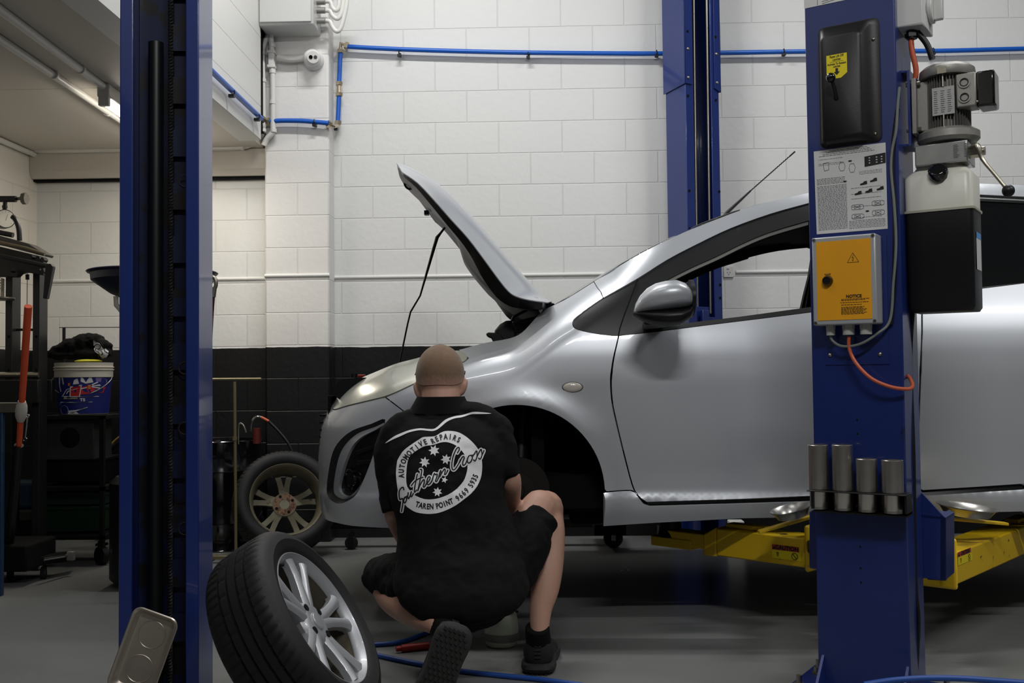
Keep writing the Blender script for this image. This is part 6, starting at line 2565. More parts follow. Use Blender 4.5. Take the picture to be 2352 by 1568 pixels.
# spectacles: thin temple arms by the ears and a front frame
mb = MB()
for sgn in (-1, 1):
    mb.tube([HC + V((sgn * 0.089, -0.01, 0.002)), HC + V((sgn * 0.0885, 0.02, 0.012)), HC + V((sgn * 0.078, 0.092, 0.014))], 0.0018, 6)
    c = HC + V((sgn * 0.033, 0.112, 0.006))
    mb.tube([c + V((0.026 * math.cos(t), 0.0, 0.019 * math.sin(t))) for t in [2 * PI * k / 20 for k in range(21)]], 0.0018, 6)
mb.build('spectacles', M['black'], per)


# ---- shoes (built in a local frame: x across, y heel to toe, z up from the sole)
def shoe(frame, name_sock=True, ankle=None):
    def T(x, y, z):
        return frame @ V((x * 1.12, y, z))
    mb = MB()
    sec = [(-0.005, 0.022, 0.03, 0.085), (0.006, 0.040, 0.02, 0.112), (0.03, 0.046, 0.018, 0.122), (0.07, 0.046, 0.018, 0.118), (0.11, 0.047, 0.018, 0.108), (0.15, 0.049, 0.018, 0.092), (0.20, 0.051, 0.018, 0.072),
           (0.245, 0.046, 0.018, 0.060), (0.275, 0.034, 0.020, 0.048), (0.29, 0.014, 0.024, 0.036)]
    rings = []
    for y, hw_, z0_, z1_ in sec:
        ring = []
        for k in range(24):
            t = 2 * PI * k / 24
            ct, st = math.cos(t), math.sin(t)
            zc_ = (z0_ + z1_) / 2
            tp_ = 1.0 - 0.28 * max(0, st)
            ring.append(T(hw_ * tp_ * math.copysign(abs(ct) ** 0.75, ct), y, zc_ + (z1_ - z0_) / 2 * math.copysign(abs(st) ** 0.8, st)))
        rings.append(ring)
    mb.loft(rings)
    up_ = mb.build('shoe', M['shoe'], per, angle=60)
    # sole
    outl = [(0.0, -0.014), (0.028, -0.010), (0.046, 0.012), (0.050, 0.05), (0.046, 0.10), (0.047, 0.15), (0.054, 0.20), (0.052, 0.245), (0.036, 0.285), (0.0, 0.302)]
    full = outl + [(-x, y) for x, y in reversed(outl[1:-1])]
    full = [(p.x, p.y) for p in catmull([V((x, y, 0)) for x, y in full], 4, True)]
    mb = MB()
    mb.loft([[T(x * s_, (y - .14) * s_ + .14, z) for x, y in full] for s_, z in ((0.93, 0.0), (1.0, 0.006), (1.06, 0.018), (1.03, 0.030), (0.95, 0.034))])
    so = mb.build('shoe_sole', M['sole'], up_, angle=50)
    mb = MB()
    for i in range(17):
        yv = -0.004 + i * 0.0175
        for j in range(-3, 4):
            xv = j * 0.0135 + (0.004 if i % 2 else -0.003)
            lim = max(x for x, y in full if abs(y - yv) < 0.012) - 0.006 if any(abs(y - yv) < 0.012 for x, y in full) else 0
            if abs(xv) < lim:
                mb.loft([[T(xv + a * 0.0048 * s_, yv + b_ * 0.0058 * s_ + a * 0.002, z) for a, b_ in ((-1, -1), (1, -1), (1, 1), (-1, 1))] for s_, z in ((1, 0.001), (0.85, -0.004))])
    tr = mb.build('tread', M['sole'], up_)
    tr['kind'] = 'stuff'
    mb = MB()
    for i in range(5):
        mb.tube([T(-0.022, 0.115 + i * 0.016, 0.124 - i * 0.011), T(0, 0.118 + i * 0.016, 0.131 - i * 0.0115), T(0.022, 0.115 + i * 0.016, 0.124 - i * 0.011)], 0.0028, 6)
    mb.build('laces', M['shoe'], up_)
    mb = MB()
    for i in range(5):
        mb.box(T(0, -0.007 + 0.001 * i, 0.055 + i * 0.012), (0.022, 0.006, 0.004), frame.to_3x3())
    mb.build('heel_ribs', M['sole'], up_)
    mb = MB()
    s0_ = T(0, 0.042, 0.085)
    mb.tube([s0_, s0_.lerp(ankle, 0.5), ankle, ankle + (ankle - s0_).normalized() * 0.004], [0.043, 0.042, 0.0405, 0.037], 24)
    mb.build('sock', M['black_matt'], up_)
    return up_


a0_ = G(1236, 1553)
yr_ = Matrix.Rotation(math.radians(-4), 3, 'Z')
fr_ = Matrix.Translation(V((a0_.x, a0_.y + 0.016, 0.004))) @ yr_.to_4x4()
shoe(fr_, ankle=P(1234, 1441, 3.452))
hh_, tt_ = P(1047, 1452, 3.10), P(992, 1640, 3.11)
tt_.z = max(tt_.z, 0.022)
ydir = (tt_ - hh_).normalized()
zdir = (V((-0.08, 1, 0.16)) - ydir * ydir.dot(V((-0.08, 1, 0.16)))).normalized()
xdir = ydir.cross(zdir)
fm_ = Matrix((xdir, ydir, zdir)).transposed().to_4x4()
fm_.translation = hh_ + ydir * 0.0
shoe(fm_, ankle=P(1002, 1424, 3.24))

# ---- screen print on the back of the shirt, laid on its surface
bpy.context.view_layer.update()
dg = bpy.context.evaluated_depsgraph_get()
ev = shirt.evaluated_get(dg)
me_ = ev.to_mesh()
mw = shirt.matrix_world
bv = [mw @ v.co for v in me_.vertices]
bvh = BVHTree.FromPolygons(bv, [tuple(p.vertices) for p in me_.polygons])
ev.to_mesh_clear()


def on_shirt(px, py, off):
    r = ray(px, py).normalized()
    loc, nrm_, idx, dist = bvh.ray_cast(CAM, r)
    if loc is None:
        loc, nrm_, idx, dist = bvh.find_nearest(CAM + r * 3.4)
    return loc + nrm_ * off if nrm_.dot(r) < 0 else loc - nrm_ * off


def LC(x, y):
    return (890 + x / 6.816, 970 + y / 6.816)


def region(outer, holes, step, off, mb):
    xs, ys = [p[0] for p in outer], [p[1] for p in outer]
    verts = [V(p) for p in outer]
    faces = [list(range(len(outer)))]
    for h in holes:
        k = len(verts)
        verts += [V(p) for p in h]
        faces.append(list(range(k, len(verts))))
    x = min(xs)
    while x < max(xs):
        y = min(ys)
        while y < max(ys):
            if pip((x, y), outer) and not any(pip((x, y), h) for h in holes):
                verts.append(V((x, y)))
            y += step
        x += step
    res = delaunay_2d_cdt(verts, [], faces, 0, 1e-6)
    keep = []
    for f in res[2]:
        cx_ = sum(res[0][i].x for i in f) / len(f)
        cy_ = sum(res[0][i].y for i in f) / len(f)
        if pip((cx_, cy_), outer) and not any(pip((cx_, cy_), h) for h in holes):
            keep.append(tuple(reversed(f)))
    mb.add([on_shirt(p.x, p.y, off) for p in res[0]], keep)


def stroke(pts, w, off, mb):
    q = catmull([V((a, b_, 0)) for a, b_ in pts], 6)
    n = len(q)
    L_, R_2 = [], []
    for i in range(n):
        d = (q[min(i + 1, n - 1)] - q[max(i - 1, 0)])
        d = d.normalized() if d.length > 1e-6 else V((1, 0, 0))
        e = V((-d.y, d.x, 0)) * (w / 2)
        L_.append(q[i] + e)
        R_2.append(q[i] - e)
    vs_ = [on_shirt(p.x, p.y, off) for p in L_] + [on_shirt(p.x, p.y, off) for p in R_2]
    mb.add(vs_, [(i, i + 1, n + i + 1, n + i) for i in range(n - 1)])
    for c in (q[0], q[-1]):
        mb.add([on_shirt(c.x + w / 2 * math.cos(t), c.y + w / 2 * math.sin(t), off) for t in [2 * PI * k / 10 for k in range(10)]], [tuple(range(10))])
    # joints
    for c in q[3:-3:3]:
        mb.add([on_shirt(c.x + w / 2 * math.cos(t), c.y + w / 2 * math.sin(t), off) for t in [2 * PI * k / 8 for k in range(8)]], [tuple(range(8))])


ring_o = sm([LC(*p) for p in ((150, 640), (165, 580), (230, 470), (300, 400), (400, 330), (520, 250), (580, 228), (700, 222), (760, 210), (830, 165), (900, 138), (1000, 135), (1090, 150), (1180, 190), (1270, 255), (1350, 330),
                              (1420, 420), (1460, 520), (1480, 620), (1480, 750), (1455, 880), (1400, 1000), (1310, 1110), (1200, 1200), (1080, 1290), (950, 1360), (820, 1410), (700, 1430), (580, 1428), (450, 1405), (350, 1350),
                              (270, 1280), (200, 1150), (165, 1060), (150, 950), (135, 800))], 2, True)
ring_i = sm([LC(*p) for p in ((330, 570), (360, 520), (440, 450), (560, 380), (640, 362), (720, 352), (800, 325), (880, 308), (960, 315), (1050, 350), (1120, 400), (1190, 480), (1240, 580), (1252, 680), (1245, 760), (1210, 880),
                              (1150, 970), (1060, 1060), (950, 1130), (820, 1180), (700, 1203), (580, 1200), (450, 1150), (370, 1080), (310, 1000), (295, 880), (298, 780), (310, 650))], 2, True)
mb = MB()
region(ring_o, [ring_i], 4.0, 0.0012, mb)
mb.build('printed_ring', M['print'], shirt, fix=False, angle=180)
mb = MB()
for cx_, cy_, R1, npt, r0, ri in ((730, 440, 90, 7, 0.25, 0.52), (583, 622, 86, 7, 0.1, 0.52), (915, 578, 84, 7, 0.15, 0.52), (783, 1088, 78, 7, 0.1, 0.52), (893, 900, 54, 5, 0.3, 0.45)):
    star = []
    for k in range(npt * 2):
        a = -PI / 2 + PI * k / npt + r0
        r_ = R1 if k % 2 == 0 else R1 * ri
        star.append(LC(cx_ + r_ * math.cos(a), cy_ + r_ * math.sin(a)))
    mb2 = MB()
    region(star, [], 3.0, 0.0012, mb2)
    mb2.build('printed_star', M['print'], shirt, fix=False, angle=180)
wv = [(820 + x / 2.904, 760 + y / 2.904) for x, y in ((188, 749), (240, 708), (290, 684), (350, 662), (420, 650), (500, 655), (535, 640), (590, 592), (650, 570), (700, 562), (760, 543), (800, 540), (898, 551), (800, 554), (760, 556),
                                                   (700, 576), (650, 584), (600, 606), (550, 648), (515, 666), (480, 667), (420, 662), (350, 676), (290, 702), (240, 724))]
mb = MB()
region(sm(wv, 3, True), [], 3.0, 0.0012, mb)
mb.build('printed_stripe', M['print'], shirt, fix=False, angle=180)
SCR = [
    [(262, 1052), (252, 1018), (222, 1026), (194, 1070), (190, 1140), (204, 1205), (238, 1188), (250, 1215), (244, 1290), (228, 1390)],
    [(258, 1205), (280, 1168), (304, 1180), (300, 1225), (278, 1258), (262, 1235), (270, 1190), (300, 1160), (322, 1150)],
    [(330, 1100), (322, 1160), (334, 1190), (358, 1150), (378, 1085), (368, 1140), (382, 1160), (410, 1110)],
    [(470, 812), (452, 900), (428, 1040), (430, 1092), (458, 1060)],
    [(378, 990), (430, 925), (500, 880), (560, 860)],
    [(516, 738), (538, 742), (532, 810), (508, 930), (478, 1072), (505, 1000), (548, 920), (578, 898), (578, 945), (562, 1002), (580, 1010), (612, 962)],
    [(612, 962), (650, 918), (670, 872), (652, 850), (628, 888), (620, 945), (640, 975), (672, 955), (702, 905)],
    [(702, 905), (722, 835), (738, 800), (748, 820), (780, 812), (772, 860), (752, 915), (770, 925), (800, 870)],
    [(800, 870), (820, 790), (834, 755), (838, 790), (820, 850), (852, 790), (888, 735), (904, 740), (900, 785), (892, 815), (914, 812), (946, 748)],
    [(1095, 480), (1124, 425), (1112, 394), (1078, 420), (1034, 520), (1008, 640), (1010, 720), (1036, 746), (1072, 715), (1118, 640), (1140, 585)],
    [(1130, 625), (1164, 556), (1188, 535), (1200, 560), (1178, 630), (1186, 675), (1218, 655), (1250, 585)],
    [(1305, 518), (1272, 530), (1250, 590), (1264, 636), (1302, 618), (1328, 556), (1312, 518), (1335, 515), (1365, 495)],
    [(1330, 540), (1388, 452), (1400, 480), (1396, 550), (1370, 602), (1346, 588)],
    [(1398, 545), (1458, 424), (1474, 460), (1476, 525), (1448, 576), (1426, 560)],
    [(1476, 520), (1500, 470), (1508, 440)],
]
mb, mb2 = MB(), MB()
for st in SCR:
    q = [LC(*p) for p in st]
    stroke(q, 8.2, 0.0018, mb)
    stroke(q, 3.0, 0.0026, mb2)
mb.build('script_outline', M['print'], shirt, fix=False, angle=180)
mb2.build('script_lettering', M['print_black'], shirt, fix=False, angle=180)


def on_path(s, path, size, bold, xs, mb, flip=1):
    q = catmull([V((*LC(a, b_), 0)) for a, b_ in path], 8)
    Ls = [0.0]
    for a, b_ in zip(q, q[1:]):
        Ls.append(Ls[-1] + (b_ - a).length)
    n = len(s)
    for i, ch in enumerate(s):
        if ch == ' ':
            continue
        t = Ls[-1] * (i + 0.0) / (n - 1)
        k = 0
        while k < len(Ls) - 2 and Ls[k + 1] < t:
            k += 1
        u_ = (t - Ls[k]) / max(1e-6, Ls[k + 1] - Ls[k])
        c = q[k].lerp(q[k + 1], u_)
        d = (q[min(k + 2, len(q) - 1)] - q[max(k - 1, 0)]).normalized()
        upv = V((d.y, -d.x, 0))
        vs_, fs_ = text_faces(ch, size, bold, xs)
        mb.add([on_shirt(c.x + d.x * p.x + upv.x * p.y, c.y + d.y * p.x + upv.y * p.y, 0.0022) for p in vs_], fs_)


mb = MB()
on_path('AUTOMOTIVE', [(228, 838), (226, 760), (240, 680), (258, 615), (310, 530), (370, 462), (440, 405), (510, 352), (595, 312)], 17, 0.7, 0.74, mb)
on_path('REPAIRS', [(712, 300), (775, 268), (840, 240), (910, 230), (985, 232), (1045, 248), (1115, 280)], 17, 0.7, 0.72, mb)
on_path('TAREN', [(472, 1285), (530, 1303), (590, 1314), (640, 1320), (692, 1320)], 17.5, 0.65, 0.72, mb)
on_path('POINT', [(782, 1312), (850, 1295), (895, 1282), (940, 1262), (1002, 1238)], 17.5, 0.65, 0.72, mb)
on_path('9669', [(1100, 1190), (1150, 1152), (1195, 1110), (1240, 1068)], 17.5, 0.65, 0.72, mb)
on_path('5935', [(1306, 990), (1332, 942), (1356, 893), (1380, 842)], 17.5, 0.65, 0.72, mb)
mb.build('printed_lettering', M['print_black'], shirt, fix=False, angle=180)
# ------------------------------------------------------------------ wheels
def fr3(axis, up=(0, 0, 1)):
    a = V(axis).normalized()
    x = V(up).cross(a)
    x = x.normalized() if x.length > 1e-4 else a.orthogonal().normalized()
    y = a.cross(x)
    return x, y, a


def make_wheel(label, c, axis, rim_m, R=0.29, spin=0.0, group=None):
    """c = centre of the styled face plane, axis = styled face normal"""
    x, y, a = fr3(axis)
    c = V(c)
    t = thing('wheel', label, 'wheel', c, group)

    def Q(r, th, h):
        return c + (x * math.cos(th) + y * math.sin(th)) * r + a * h
    prof = [(0.1995, -.016), (0.206, -.006), (0.222, 0.004), (0.24, 0.008), (0.243, .0095), (0.246, 0.008), (0.26, 0.004), (0.272, -.004), (0.281, -.014), (0.286, -.024), (0.2885, -.034),
            (0.2895, -.050), (0.2895, -.0505), (0.282, -.051), (0.282, -.058), (0.29, -.0585), (0.2905, -.078), (0.2835, -.0785), (0.2835, -.0855), (0.2908, -.086), (0.2908, -.106), (0.2835, -.1065), (0.2835, -.1135),
            (0.2905, -.114), (0.29, -.134), (0.282, -.1345), (0.282, -.1415), (0.2895, -.142), (0.2885, -.160), (0.286, -.170), (0.281, -.180), (0.272, -.190), (0.26, -.198), (0.24, -.202), (0.222, -.198), (0.206, -.188), (0.1995, -.178)]
    k = R / 0.2905
    n = 256
    rings = []
    for i, (r, h) in enumerate(prof):
        ring = []
        for j in range(n):
            rr_ = r * k
            if (9 <= i <= 12 or 27 <= i <= 30) and j % 4 == 0:
                rr_ -= 0.0045
            if (15 <= i <= 16 or 23 <= i <= 24) and j % 8 == 2:
                rr_ -= 0.003
            th = 2 * PI * j / n + (0.012 * ((i - 9) if i < 18 else 0))
            ring.append(Q(rr_, th, h))
        rings.append(ring)
    MB().loft(rings, False).build('tyre', M['rubber'], t, angle=28)
    mb = MB()
    pr = [(0.196, -.0335), (0.194, -.034), (0.1935, -.045), (0.184, -.065), (0.181, -.10), (0.186, -.135), (0.193, -.165), (0.200, -.174), (0.2065, -.178), (0.2065, -.186), (0.2035, -.187),
          (0.197, -.182), (0.189, -.166), (0.182, -.136), (0.1765, -.10), (0.178, -.066), (0.187, -.045), (0.1885, -.034)]
    mb.loft([[Q(r, 2 * PI * j / 96, h) for j in range(96)] for r, h in pr], False, True)
    mb.build('barrel', M['barrel'] if rim_m is M['alloy'] else rim_m, t, angle=40)
    mb = MB()
    pr = [(0.2055, -.004), (0.2075, -.008), (0.2075, -.014), (0.200, -.018), (0.196, -.034), (0.1885, -.034), (0.1885, -.03), (0.194, -.016), (0.200, -.010), (0.2035, -.004)]
    mb.loft([[Q(r, 2 * PI * j / 96, h) for j in range(96)] for r, h in pr], False, True)
    mb.build('rim', rim_m, t, angle=40)
    # five pairs of spokes
    for i in range(5):
        for s_ in (-1, 1):
            base = spin + 2 * PI * i / 5
            secs = []
            for r, da, w_, h0, h1 in ((0.040, 0.16, 0.019, -.030, -.064), (0.062, 0.15, 0.0185, -.026, -.062), (0.10, 0.155, 0.0155, -.022, -.052), (0.145, 0.175, 0.0150, -.017, -.044), (0.175, 0.195, 0.017, -.014, -.042), (0.191, 0.210, 0.023, -.013, -.044)):
                th = base + s_ * da * (1.0 if r > 0.05 else 0.9)
                d_ = x * math.cos(th) + y * math.sin(th)
                e_ = -x * math.sin(th) + y * math.cos(th)
                p = c + d_ * r
                secs.append([p + e_ * (-w_) + a * h1, p + e_ * (-w_) + a * (h0 - .009), p + e_ * (-w_ * .45) + a * (h0 - .001), p + e_ * 0 + a * h0, p + e_ * (w_ * .45) + a * (h0 - .001), p + e_ * w_ + a * (h0 - .009), p + e_ * w_ + a * h1])
            mb = MB().loft(secs)
            mb.build('spoke', rim_m, t, angle=35)
    mb = MB().loft([[Q(r, 2 * PI * j / 60, h) for j in range(60)] for r, h in ((0.0, -.024), (0.026, -.024), (0.027, -.028), (0.045, -.027), (0.060, -.032), (0.070, -.045), (0.066, -.068), (0.0, -.068))], False)
    mb.build('hub', rim_m, t, angle=40)
    mb = MB().loft([[Q(r, 2 * PI * j / 40, h) for j in range(40)] for r, h in ((0.0, -.0215), (0.016, -.0215), (0.023, -.0225), (0.0245, -.0245), (0.0, -.0245))], False)
    cap = mb.build('centre_cap', rim_m, t)
    for i in range(4):
        th = spin + PI / 4 + PI / 2 * i
        p = Q(0.050, th, -.0255)
        MB().cyl(p, p - a * 0.003, 0.0105, n=18).build('bolt_hole', M['black_matt'], t)
        p = Q(0.050, th, -.0705)
        MB().cyl(p, p + a * 0.003, 0.0085, n=18).build('bolt_hole', M['black_matt'], t)
    mb = MB().loft([[Q(r, 2 * PI * j / 40, h) for j in range(40)] for r, h in ((0.0, -.060), (0.025, -.060), (0.028, -.0695), (0.040, -.0695), (0.062, -.0695), (0.064, -.067), (0.0, -.067))], False)
    mb.build('hub_back', mat('rusty_hub_face', (118, 92, 70), 0.6, 0.4, dirt=(80, 50, 32), dscale=40, damt=0.5), t)
    mb = MB().tube([Q(0.190, spin + 0.62, -.028), Q(0.182, spin + 0.62, -.012)], 0.0042, 10)
    mb.build('valve', M['black'], t)
    # raised letters band on the side wall are plain; a moulded rib instead
    return t, Q


def lowest(c, a, R=0.29):
    a = V(a).normalized()
    k = math.sqrt(max(0, 1 - a.z ** 2))
    return min(c.z - R * k - 0.035 * a.z, c.z - R * k - 0.165 * a.z)




def view_axis(px, py, face, dx, dy):
    """axis with the given share facing the camera and the rest pointing (dx right, dy up) in the picture"""
    d = ray(px, py).normalized()
    rt = (CAMROT @ V((1, 0, 0)))
    rt = (rt - d * rt.dot(d)).normalized()
    up = rt.cross(d).normalized()
    k = math.sqrt(1 - face * face) / math.hypot(dx, dy)
    return (d * -face + (rt * dx + up * dy) * k).normalized()


ax1 = view_axis(747, 1413, 0.35, 0.83, 0.55)
Yw = 2.9
for _ in range(60):
    cw = P(747, 1413, Yw)
    z = lowest(cw, ax1)
    Yw -= (0.001 - z) * 1.0 if abs(z - 0.001) > 1e-4 else 0
wl, Qw = make_wheel('silver alloy wheel with tyre tilted against the left blue post, in the foreground', cw, ax1, M['alloy'], spin=math.radians(64))
print('wheel Y', Yw, proj(Qw(0.2075, 0, 0)), [tuple(round(v) for v in proj(Qw(0.2075, i * PI / 4, 0))) for i in range(8)])
ax2n = view_axis(661, 1131, 0.955, 0.12, 0.28)
cin = P(660, 1132, 5.68)
c2 = cin - ax2n * 0.195
c2.z += 0.002 - lowest(c2, -ax2n)
w2, Q2 = make_wheel('dirty wheel seen from its back side, tyre leaning at the back wall by the bumper', c2, -ax2n, M['alloy_back'], spin=math.radians(20))
# polished patches of bare hub behind
mb = MB()
# ------------------------------------------------------------------ magnetic tray
tp0 = P(362, 1407, 2.90)
Lx = V((-0.335, -0.06, -0.94)).normalized()
Nx = (V((0.02, -1, 0.10)) - Lx * Lx.dot(V((0.02, -1, 0.10)))).normalized()
Wx = Nx.cross(Lx).normalized()
if Wx.x < 0:
    Wx = -Wx
tr = thing('magnetic_tray', 'stainless magnetic parts tray clinging to the foot of the left blue post', 'tray', tp0)


def TR(u, l, n_, ins=0.0):
    return tp0 + Wx * u + Lx * l + Nx * n_


def trr(hw_, l0, l1, r, n_):
    out = []
    for (cx_, cy_, a0) in ((hw_ - r, l1 - r, 0), (-hw_ + r, l1 - r, 90), (-hw_ + r, l0 + r, 180), (hw_ - r, l0 + r, 270)):
        for k in range(8):
            a = math.radians(a0 + 90 * k / 7)
            out.append(TR(cx_ + r * math.cos(a), cy_ + r * math.sin(a), n_))
    return out


hw_ = 0.068
mb = MB()
mb.loft([trr(hw_ - .016, .017, .223, .018, -.0225), trr(hw_ - .006, .007, .233, .024, -.004), trr(hw_, 0.0, .24, .026, -.003), trr(hw_ + .001, -.001, .241, .027, 0.0), trr(hw_ - .002, .002, .238, .025, .002), trr(hw_ - .006, .006, .234, .023, 0.0),
         trr(hw_ - .009, .010, .230, .02, -.004), trr(hw_ - .0165, .018, .222, .017, -.020), trr(hw_ - .02, .022, .218, .015, -.0215)])
M['tray'] = mat('worn_stainless', (188, 178, 166), 0.34, 0.75, rvar=0.12, vscale=14, dirt=(110, 100, 90), dscale=26, damt=0.66)
mb.build('tray', M['tray'], tr, angle=50)
for l in (0.068, 0.168):
    mb = MB().loft([[TR(r * math.cos(2 * PI * j / 40), l + r * math.sin(2 * PI * j / 40), n_) for j in range(40)] for r, n_ in ((0.037, -.0208), (0.0385, -.0195), (0.040, -.0208))], False)
    mb.build('pressed_ring', M['tray'], tr)
    mb = MB().loft([[TR(r * math.cos(2 * PI * j / 40), l + r * math.sin(2 * PI * j / 40), n_) for j in range(40)] for r, n_ in ((0.0, -.023), (0.036, -.023), (0.036, -.045), (0.0, -.045))], False)
    mb.build('magnet_base', M['black'], tr)

# ------------------------------------------------------------------ bottle, hoses, red tool
c = G(1152, 1482)
t = thing('bottle', 'pale squat plastic bottle on the floor beside the mechanic\'s right shoe', 'bottle', c)
prf = [(0.0, 0.001), (0.05, 0.001), (0.058, 0.008), (0.0625, 0.03), (0.0635, 0.05), (0.0625, 0.085), (0.057, 0.115), (0.045, 0.13), (0.02, 0.137), (0.018, 0.15), (0.0, 0.15)]
MB().lathe(prf, c, (0, 0, 1), 40).build('body', M['bottle'], t, angle=50)
MB().lathe([(0.0632, 0.004 + .02), (0.0645, 0.026), (0.0648, 0.05), (0.0642, 0.052), (0.0634, 0.05), (0.0625, 0.026)], c, (0, 0, 1), 40, closed=True).build('base_band', mat('bottle_band', (110, 112, 104), 0.4), t)
MB().tube([c + V((-0.03, -0.02, 0.136)), c + V((0.0, -0.03, 0.142)), c + V((0.05, -0.035, 0.138)), c + V((0.062, -0.03, 0.130))], 0.005, 10).build('handle', M['black'], t)


def fhose(pts, label, r=0.0085, m='blue_floor_hose'):
    q = [G(a, b_, r) for a, b_ in pts]
    return tag(MB().tube(q, r, 12, smooth=7).build('air_hose', M[m], loc=q[0]), label, 'hose')


M['blue_floor_hose'] = mat('blue_floor_hose', (32, 74, 150), 0.45)
fhose([(700, 1484), (800, 1484), (862, 1480), (910, 1476), (950, 1465), (1000, 1446), (1040, 1440)], 'blue air hose on the floor curving up to the red coupling behind the foreground wheel')
fhose([(700, 1480 - 8), (800, 1492), (878, 1507), (960, 1524), (1060, 1541), (1160, 1552), (1240, 1560), (1340, 1574), (1420, 1590)], 'blue air hose on the floor running under the mechanic\'s feet to the bottom edge')
q = [P(a, b_, 2.92 - 0.0) for a, b_ in ((1985, 1572), (2050, 1562), (2130, 1557), (2210, 1558), (2300, 1564), (2400, 1572))]
tag(MB().tube(q, 0.0085, 12, smooth=6).build('air_hose', M['blue_floor_hose'], loc=q[0]), 'blue hose arching across the foot of the near post', 'hose')
a, b_ = G(922, 1489, 0.014), G(985, 1482, 0.014)
tag(MB().cyl(a, b_, 0.014, n=14).cyl(a, a + (a - b_).normalized() * 0.02, 0.009, n=12).build('hose_coupling', M['red'], loc=a), 'dark red cylindrical tool on the floor left of the kneeling shoe', 'tool')

# ------------------------------------------------------------------ trolley castors beyond the car
t = thing('trolley', 'low black trolley behind the car, seen as castors under the bumper and sill', 'trolley', G(1100, 1250))
mb = MB()
yb_ = 6.02
x0, x1 = P(700, 1215, yb_).x, P(1430, 1215, yb_).x
mb.b2(x0, x1, yb_ - 0.03, yb_ + 0.03, 0.115, 0.165)
mb.b2(P(1360, 1215, yb_).x, x1, yb_ - 0.25, yb_ + 0.22, 0.10, 0.16)
mb.build('frame', M['black_matt'], t, bevel=0.004)
for cx_, rr_, plate in ((812, 0.038, 'black'), (1405, 0.056, 'paint_white')):
    p = G(cx_, 1257 if cx_ < 900 else 1249)
    p = V((p.x, yb_ - 0.06, rr_))
    mb = MB().lathe([(rr_ - .003, -.014), (rr_, -.008), (rr_, .008), (rr_ - .003, .014), (0.012, .016), (0.012, -.016)], p, V((-0.25, 1, 0)) if cx_ < 900 else V((-0.1, 1, 0)), 30, closed=True)
    w_ = mb.build('castor', M['rubber'], t)
    mb = MB().b2(p.x - 0.012, p.x + 0.014, p.y - 0.024, p.y - 0.018, rr_ - 0.012, rr_ + 0.06)
    mb.b2(p.x - 0.012, p.x + 0.014, p.y + 0.018, p.y + 0.024, rr_ - 0.012, rr_ + 0.06)
    mb.cyl(p - V((0, 0.027, 0)), p + V((0, 0.027, 0)), 0.006, n=10)
    mb.build('castor_fork', M[plate], t)

# ------------------------------------------------------------------ drum, pump, stand at the back left
dc = V((P(505, 1100, 6.12).x, 6.12, 0))
t = thing('oil_drum', 'glossy black oil drum behind the T-shaped stand, right of the left post', 'drum', dc)
dh_ = P(560, 1018, 5.7).z
R_ = 0.25
prf = [(0.0, 0.0), (R_, 0.0), (R_ + .004, .006), (R_, .015)]
for f_ in (0.25, 0.72):
    prf += [(R_, dh_ * f_ - .02), (R_ + .009, dh_ * f_ - .004), (R_ + .009, dh_ * f_ + .004), (R_, dh_ * f_ + .02)]
prf += [(R_, dh_ - .015), (R_ + .005, dh_ - .004), (R_ + .002, dh_), (R_ - .006, dh_ - .004), (R_ - .008, dh_ - .018), (0.0, dh_ - .018)]
MB().lathe(prf, dc, (0, 0, 1), 64).build('drum', M['black_gloss'], t, angle=30)
pc = V((P(590, 1000, 6.0).x, 6.0, dh_))
t = thing('hand_pump', 'hand pump with a curved bright spout and orange tip on the black drum', 'pump', pc)
pts = [P(577, 990, 5.85), P(578, 972, 5.85), P(584, 960, 5.85), P(596, 957, 5.85), P(612, 964, 5.85)]
MB().tube(pts, 0.0065, 10, smooth=5).build('spout', M['chrome'], t)
MB().tube([P(600, 958, 5.85), P(608, 962, 5.85), P(617, 967, 5.85)], 0.008, 10).build('tip', M['orange'], t)
MB().tube([P(548, 1020, 5.85), P(548, 985, 5.85), P(551, 972, 5.85), P(559, 977, 5.85), P(565, 993, 5.85)], 0.005, 8, smooth=4).build('return_pipe', M['zinc'], t)
mb = MB().cyl(pc - V((0.0, 0, 0.02)), pc + V((0, 0, 0.07)), 0.022, n=16)
mb.build('pump_body', mat('pump_dark_red', (84, 24, 18), 0.5), t)
MB().tube([P(617, 967, 5.85), P(640, 990, 5.85), P(662, 1018, 5.85), P(672, 1040, 5.85)], 0.0085, 10, smooth=4).build('pump_hose', M['black'], t)

M['olive'] = mat('olive_steel', (132, 124, 94), 0.4, 0.5)
y_ = 5.55
t = thing('tee_stand', 'slim olive steel T-shaped stand in front of the black drum', 'stand', V((P(540, 1240, y_).x, y_, 0)))
a, b_ = P(478, 871, y_), P(600, 870, y_)
MB().cyl(a, b_, 0.0075, n=12).build('crossbar', M['olive'], t)
pa, pb = P(539, 876, y_), P(542, 1238, y_)
mb = MB().cyl(pa, V((pb.x, y_, 0.02)), 0.0085, n=12).cyl(pa - V((0, 0, 0.30)), pa - V((0, 0, 0.32)), 0.013, n=14)
mb.build('pole', M['olive'], t)
mb = MB().box((pb.x - 0.02, y_, 0.03), (0.36, 0.03, 0.02)).box((pb.x + 0.10, y_, 0.012), (0.03, 0.3, 0.02)).box((pb.x - 0.16, y_, 0.012), (0.03, 0.3, 0.02))
mb.build('foot', M['olive'], t, bevel=0.003)

